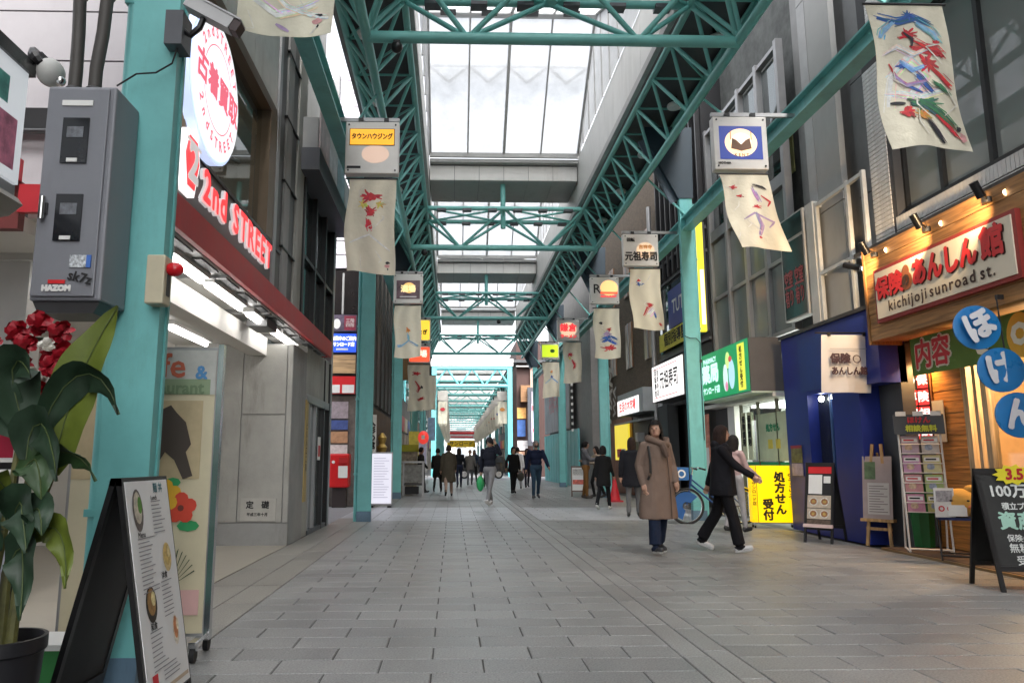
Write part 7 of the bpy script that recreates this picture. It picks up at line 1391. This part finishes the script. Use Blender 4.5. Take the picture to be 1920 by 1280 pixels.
# couple by the third right column
t, K, sh, tp, s = person('person in a grey jacket and ochre trousers standing beside the third right column', 4.2, 23.5, 75, 1.72, top=(.13, .13, .14), leg=(.2, .095, .03), shoe=(.06, .05, .04), legs=((3, 2), (-4, 6)), arms=((35, 8, 60), (30, 8, 50)), bulk=1.12, hood=True, vox=.016)
el, wr, d2 = sh[0]; bag(t, K, (wr.x, wr.y-.05, wr.z-.25), (.12, .08, .2), PAPER, 'white_bag')
person('person in beige and black half hidden by the third right column', 4.62, 23.9, -70, 1.58, top=(.3, .24, .18), leg=(.012, .012, .013), legs=((18, 30), (-5, 20)), arms=((40, 8, 60), (30, 8, 60)), hairlen=.1, vox=.018)
# women at right behind the brown coat
person('person with brown hair in a black quilted coat and grey trousers, back turned', 3.86, 16.0, 172, 1.62, top=(.012, .013, .018), leg=(.12, .12, .125), shoe=(.02, .02, .02), hair=HAIRN, hairlen=.1, legs=((4, 2), (-5, 6)), arms=((8, 10, 15), (-6, 10, 10)), bulk=1.18, coat=dict(z0=1.38, z1=.62, w0=.18, w1=.23, d=.15), vox=.015)
person('small person in black with white shoes behind the quilted coat', 3.72, 18.4, 150, 1.5, top=(.012, .012, .013), leg=(.01, .01, .012), shoe=(.6, .58, .55), sole=(.6, .6, .6), hairlen=.06, legs=((10, 4), (-12, 12)), arms=((10, 10, 20), (-6, 10, 20)), coat=dict(z0=1.36, z1=.6, w0=.16, w1=.2, d=.13), vox=.018)
person('person in a pale pink coat behind the black clad walker', 4.78, 12.6, 120, 1.56, top=(.42, .30, .30), leg=(.3, .29, .3), hairlen=.12, legs=((6, 3), (-6, 8)), arms=((20, 8, 40), (-6, 10, 20)), vox=.016)
# olive coat walking away
person('person in a long olive coat and boots walking away on the left', -.12, 25.2, 185, 1.66, top=(.075, .065, .048), leg=(.35, .25, .2), shoe=(.012, .012, .012), hair=HAIRN, hairlen=.02, legs=((14, 4), (-16, 18)), arms=((10, 10, 20), (-10, 12, 20)), bulk=1.1, coat=dict(z0=1.4, z1=.45, w0=.175, w1=.25, d=.14), vox=.016)
# far walkers
FARP = [(-.55, 28.5, 175, (.015, .014, .014), (.02, .02, .02), 'black clad person walking just left of the olive coat'), (.30, 33, 190, (.012, .014, .02), (.02, .025, .05), 'dark person with a tan shoulder bag beyond the olive coat'), (.85, 36, 5, (.16, .15, .14), (.2, .2, .22), 'person in a grey jacket coming from the crossing'),
        (1.55, 33.5, 180, (.012, .012, .013), (.012, .012, .013), 'dark person walking behind the hoodie wearer'), (2.75, 31.5, 170, (.65, .65, .66), (.3, .3, .3), 'person in a white top walking away near the crossing'),  (3.3, 33, 10, (.02, .02, .03), (.02, .02, .03), 'dark person at the right near the teal hoarding'),
        (-1.15, 27.6, 90, (.02, .02, .02), (.03, .03, .03), 'dark person standing at the kiosk cart'),  (1.2, 41, 0, (.03, .04, .07), (.02, .02, .02), 'person in dark blue at the crossing in the middle'),  
        (.5, 58, 0, (.2, .18, .17), (.05, .05, .05), 'grey person inside the mouth of the far arcade'), (1.9, 60, 180, (.03, .03, .04), (.02, .02, .02), 'dark person inside the mouth of the far arcade'), (3.0, 63, 0, (.3, .1, .08), (.03, .03, .04), 'person in a red jacket inside the far arcade'), (-.4, 66, 180, (.05, .05, .06), (.03, .03, .03), 'dark person deep inside the far arcade on the left'), (1.1, 72, 0, (.2, .2, .22), (.04, .04, .05), 'greyish person deep inside the far arcade')]
for i, (x, y, f, c1, c2, lb) in enumerate(FARP):
    person(lb, x, y, f, 1.6+.12*((i*37) % 10)/10, top=c1, leg=c2, legs=((14, 5), (-14, 16)), arms=((-14, 12, 15), (18, 12, 20)), hairlen=.1*(i % 2), vox=.024, bulk=1.08, hair=[HAIRB, HAIRN][i % 2], hands=False, coat=dict(z0=1.37, z1=.7 if i % 3 else .55, w0=.17, w1=.21, d=.13) if i % 2 == 0 else None)
# ================================================================== CAR ON THE CROSSING
car = thing('compact_car', 'black compact car on the crossing behind the walkers', 'car', (1.9, 49.5, 0)); CP = P('black car paint', (.012, .012, .014), .2, coat=.5)
side_ = [(-1.75, .35), (-1.72, .75), (-1.6, .9), (-.95, 1.0), (-.55, 1.42), (.9, 1.5), (1.45, 1.42), (1.7, .95), (1.75, .6), (1.72, .35)]
MB().prism(side_, -.72, .72).build('body', CP, car); CGL = GLASS('car glass', (.3, .33, .34), .3)
for pts in ([(-.82, 1.02), (-.48, 1.36), (.12, 1.4), (.12, 1.02)], [(.18, 1.02), (.18, 1.4), (.9, 1.42), (1.3, 1.36), (1.45, 1.02)]): MB().prism(pts, -.735, -.722).build('window', P('dark car glass', (.03, .035, .04), .05), car)
for x in (-1.12, 1.12):
    o = MB().tube((x, -.74, .29), (x, -.55, .29), .29, n=24).build('wheel', RUBBER, car, smooth=True); MB().tube((x, -.75, .29), (x, -.74, .29), .19, n=20).build('rim', CHROME, o)
    o = MB().tube((x, .74, .29), (x, .55, .29), .29, n=24).build('wheel', RUBBER, car, smooth=True)
B('headlight', PAPER, car, -1.74, -1.6, -.68, -.45, .68, .8, world=False); B('tail_light', RED, car, 1.66, 1.74, -.7, -.5, .8, 1.0, world=False); B('door_handle', CHROME, car, .0, .14, -.735, -.722, .88, .91, world=False); B('mirror', CP, car, -.72, -.6, -.86, -.74, 1.0, 1.1, world=False)
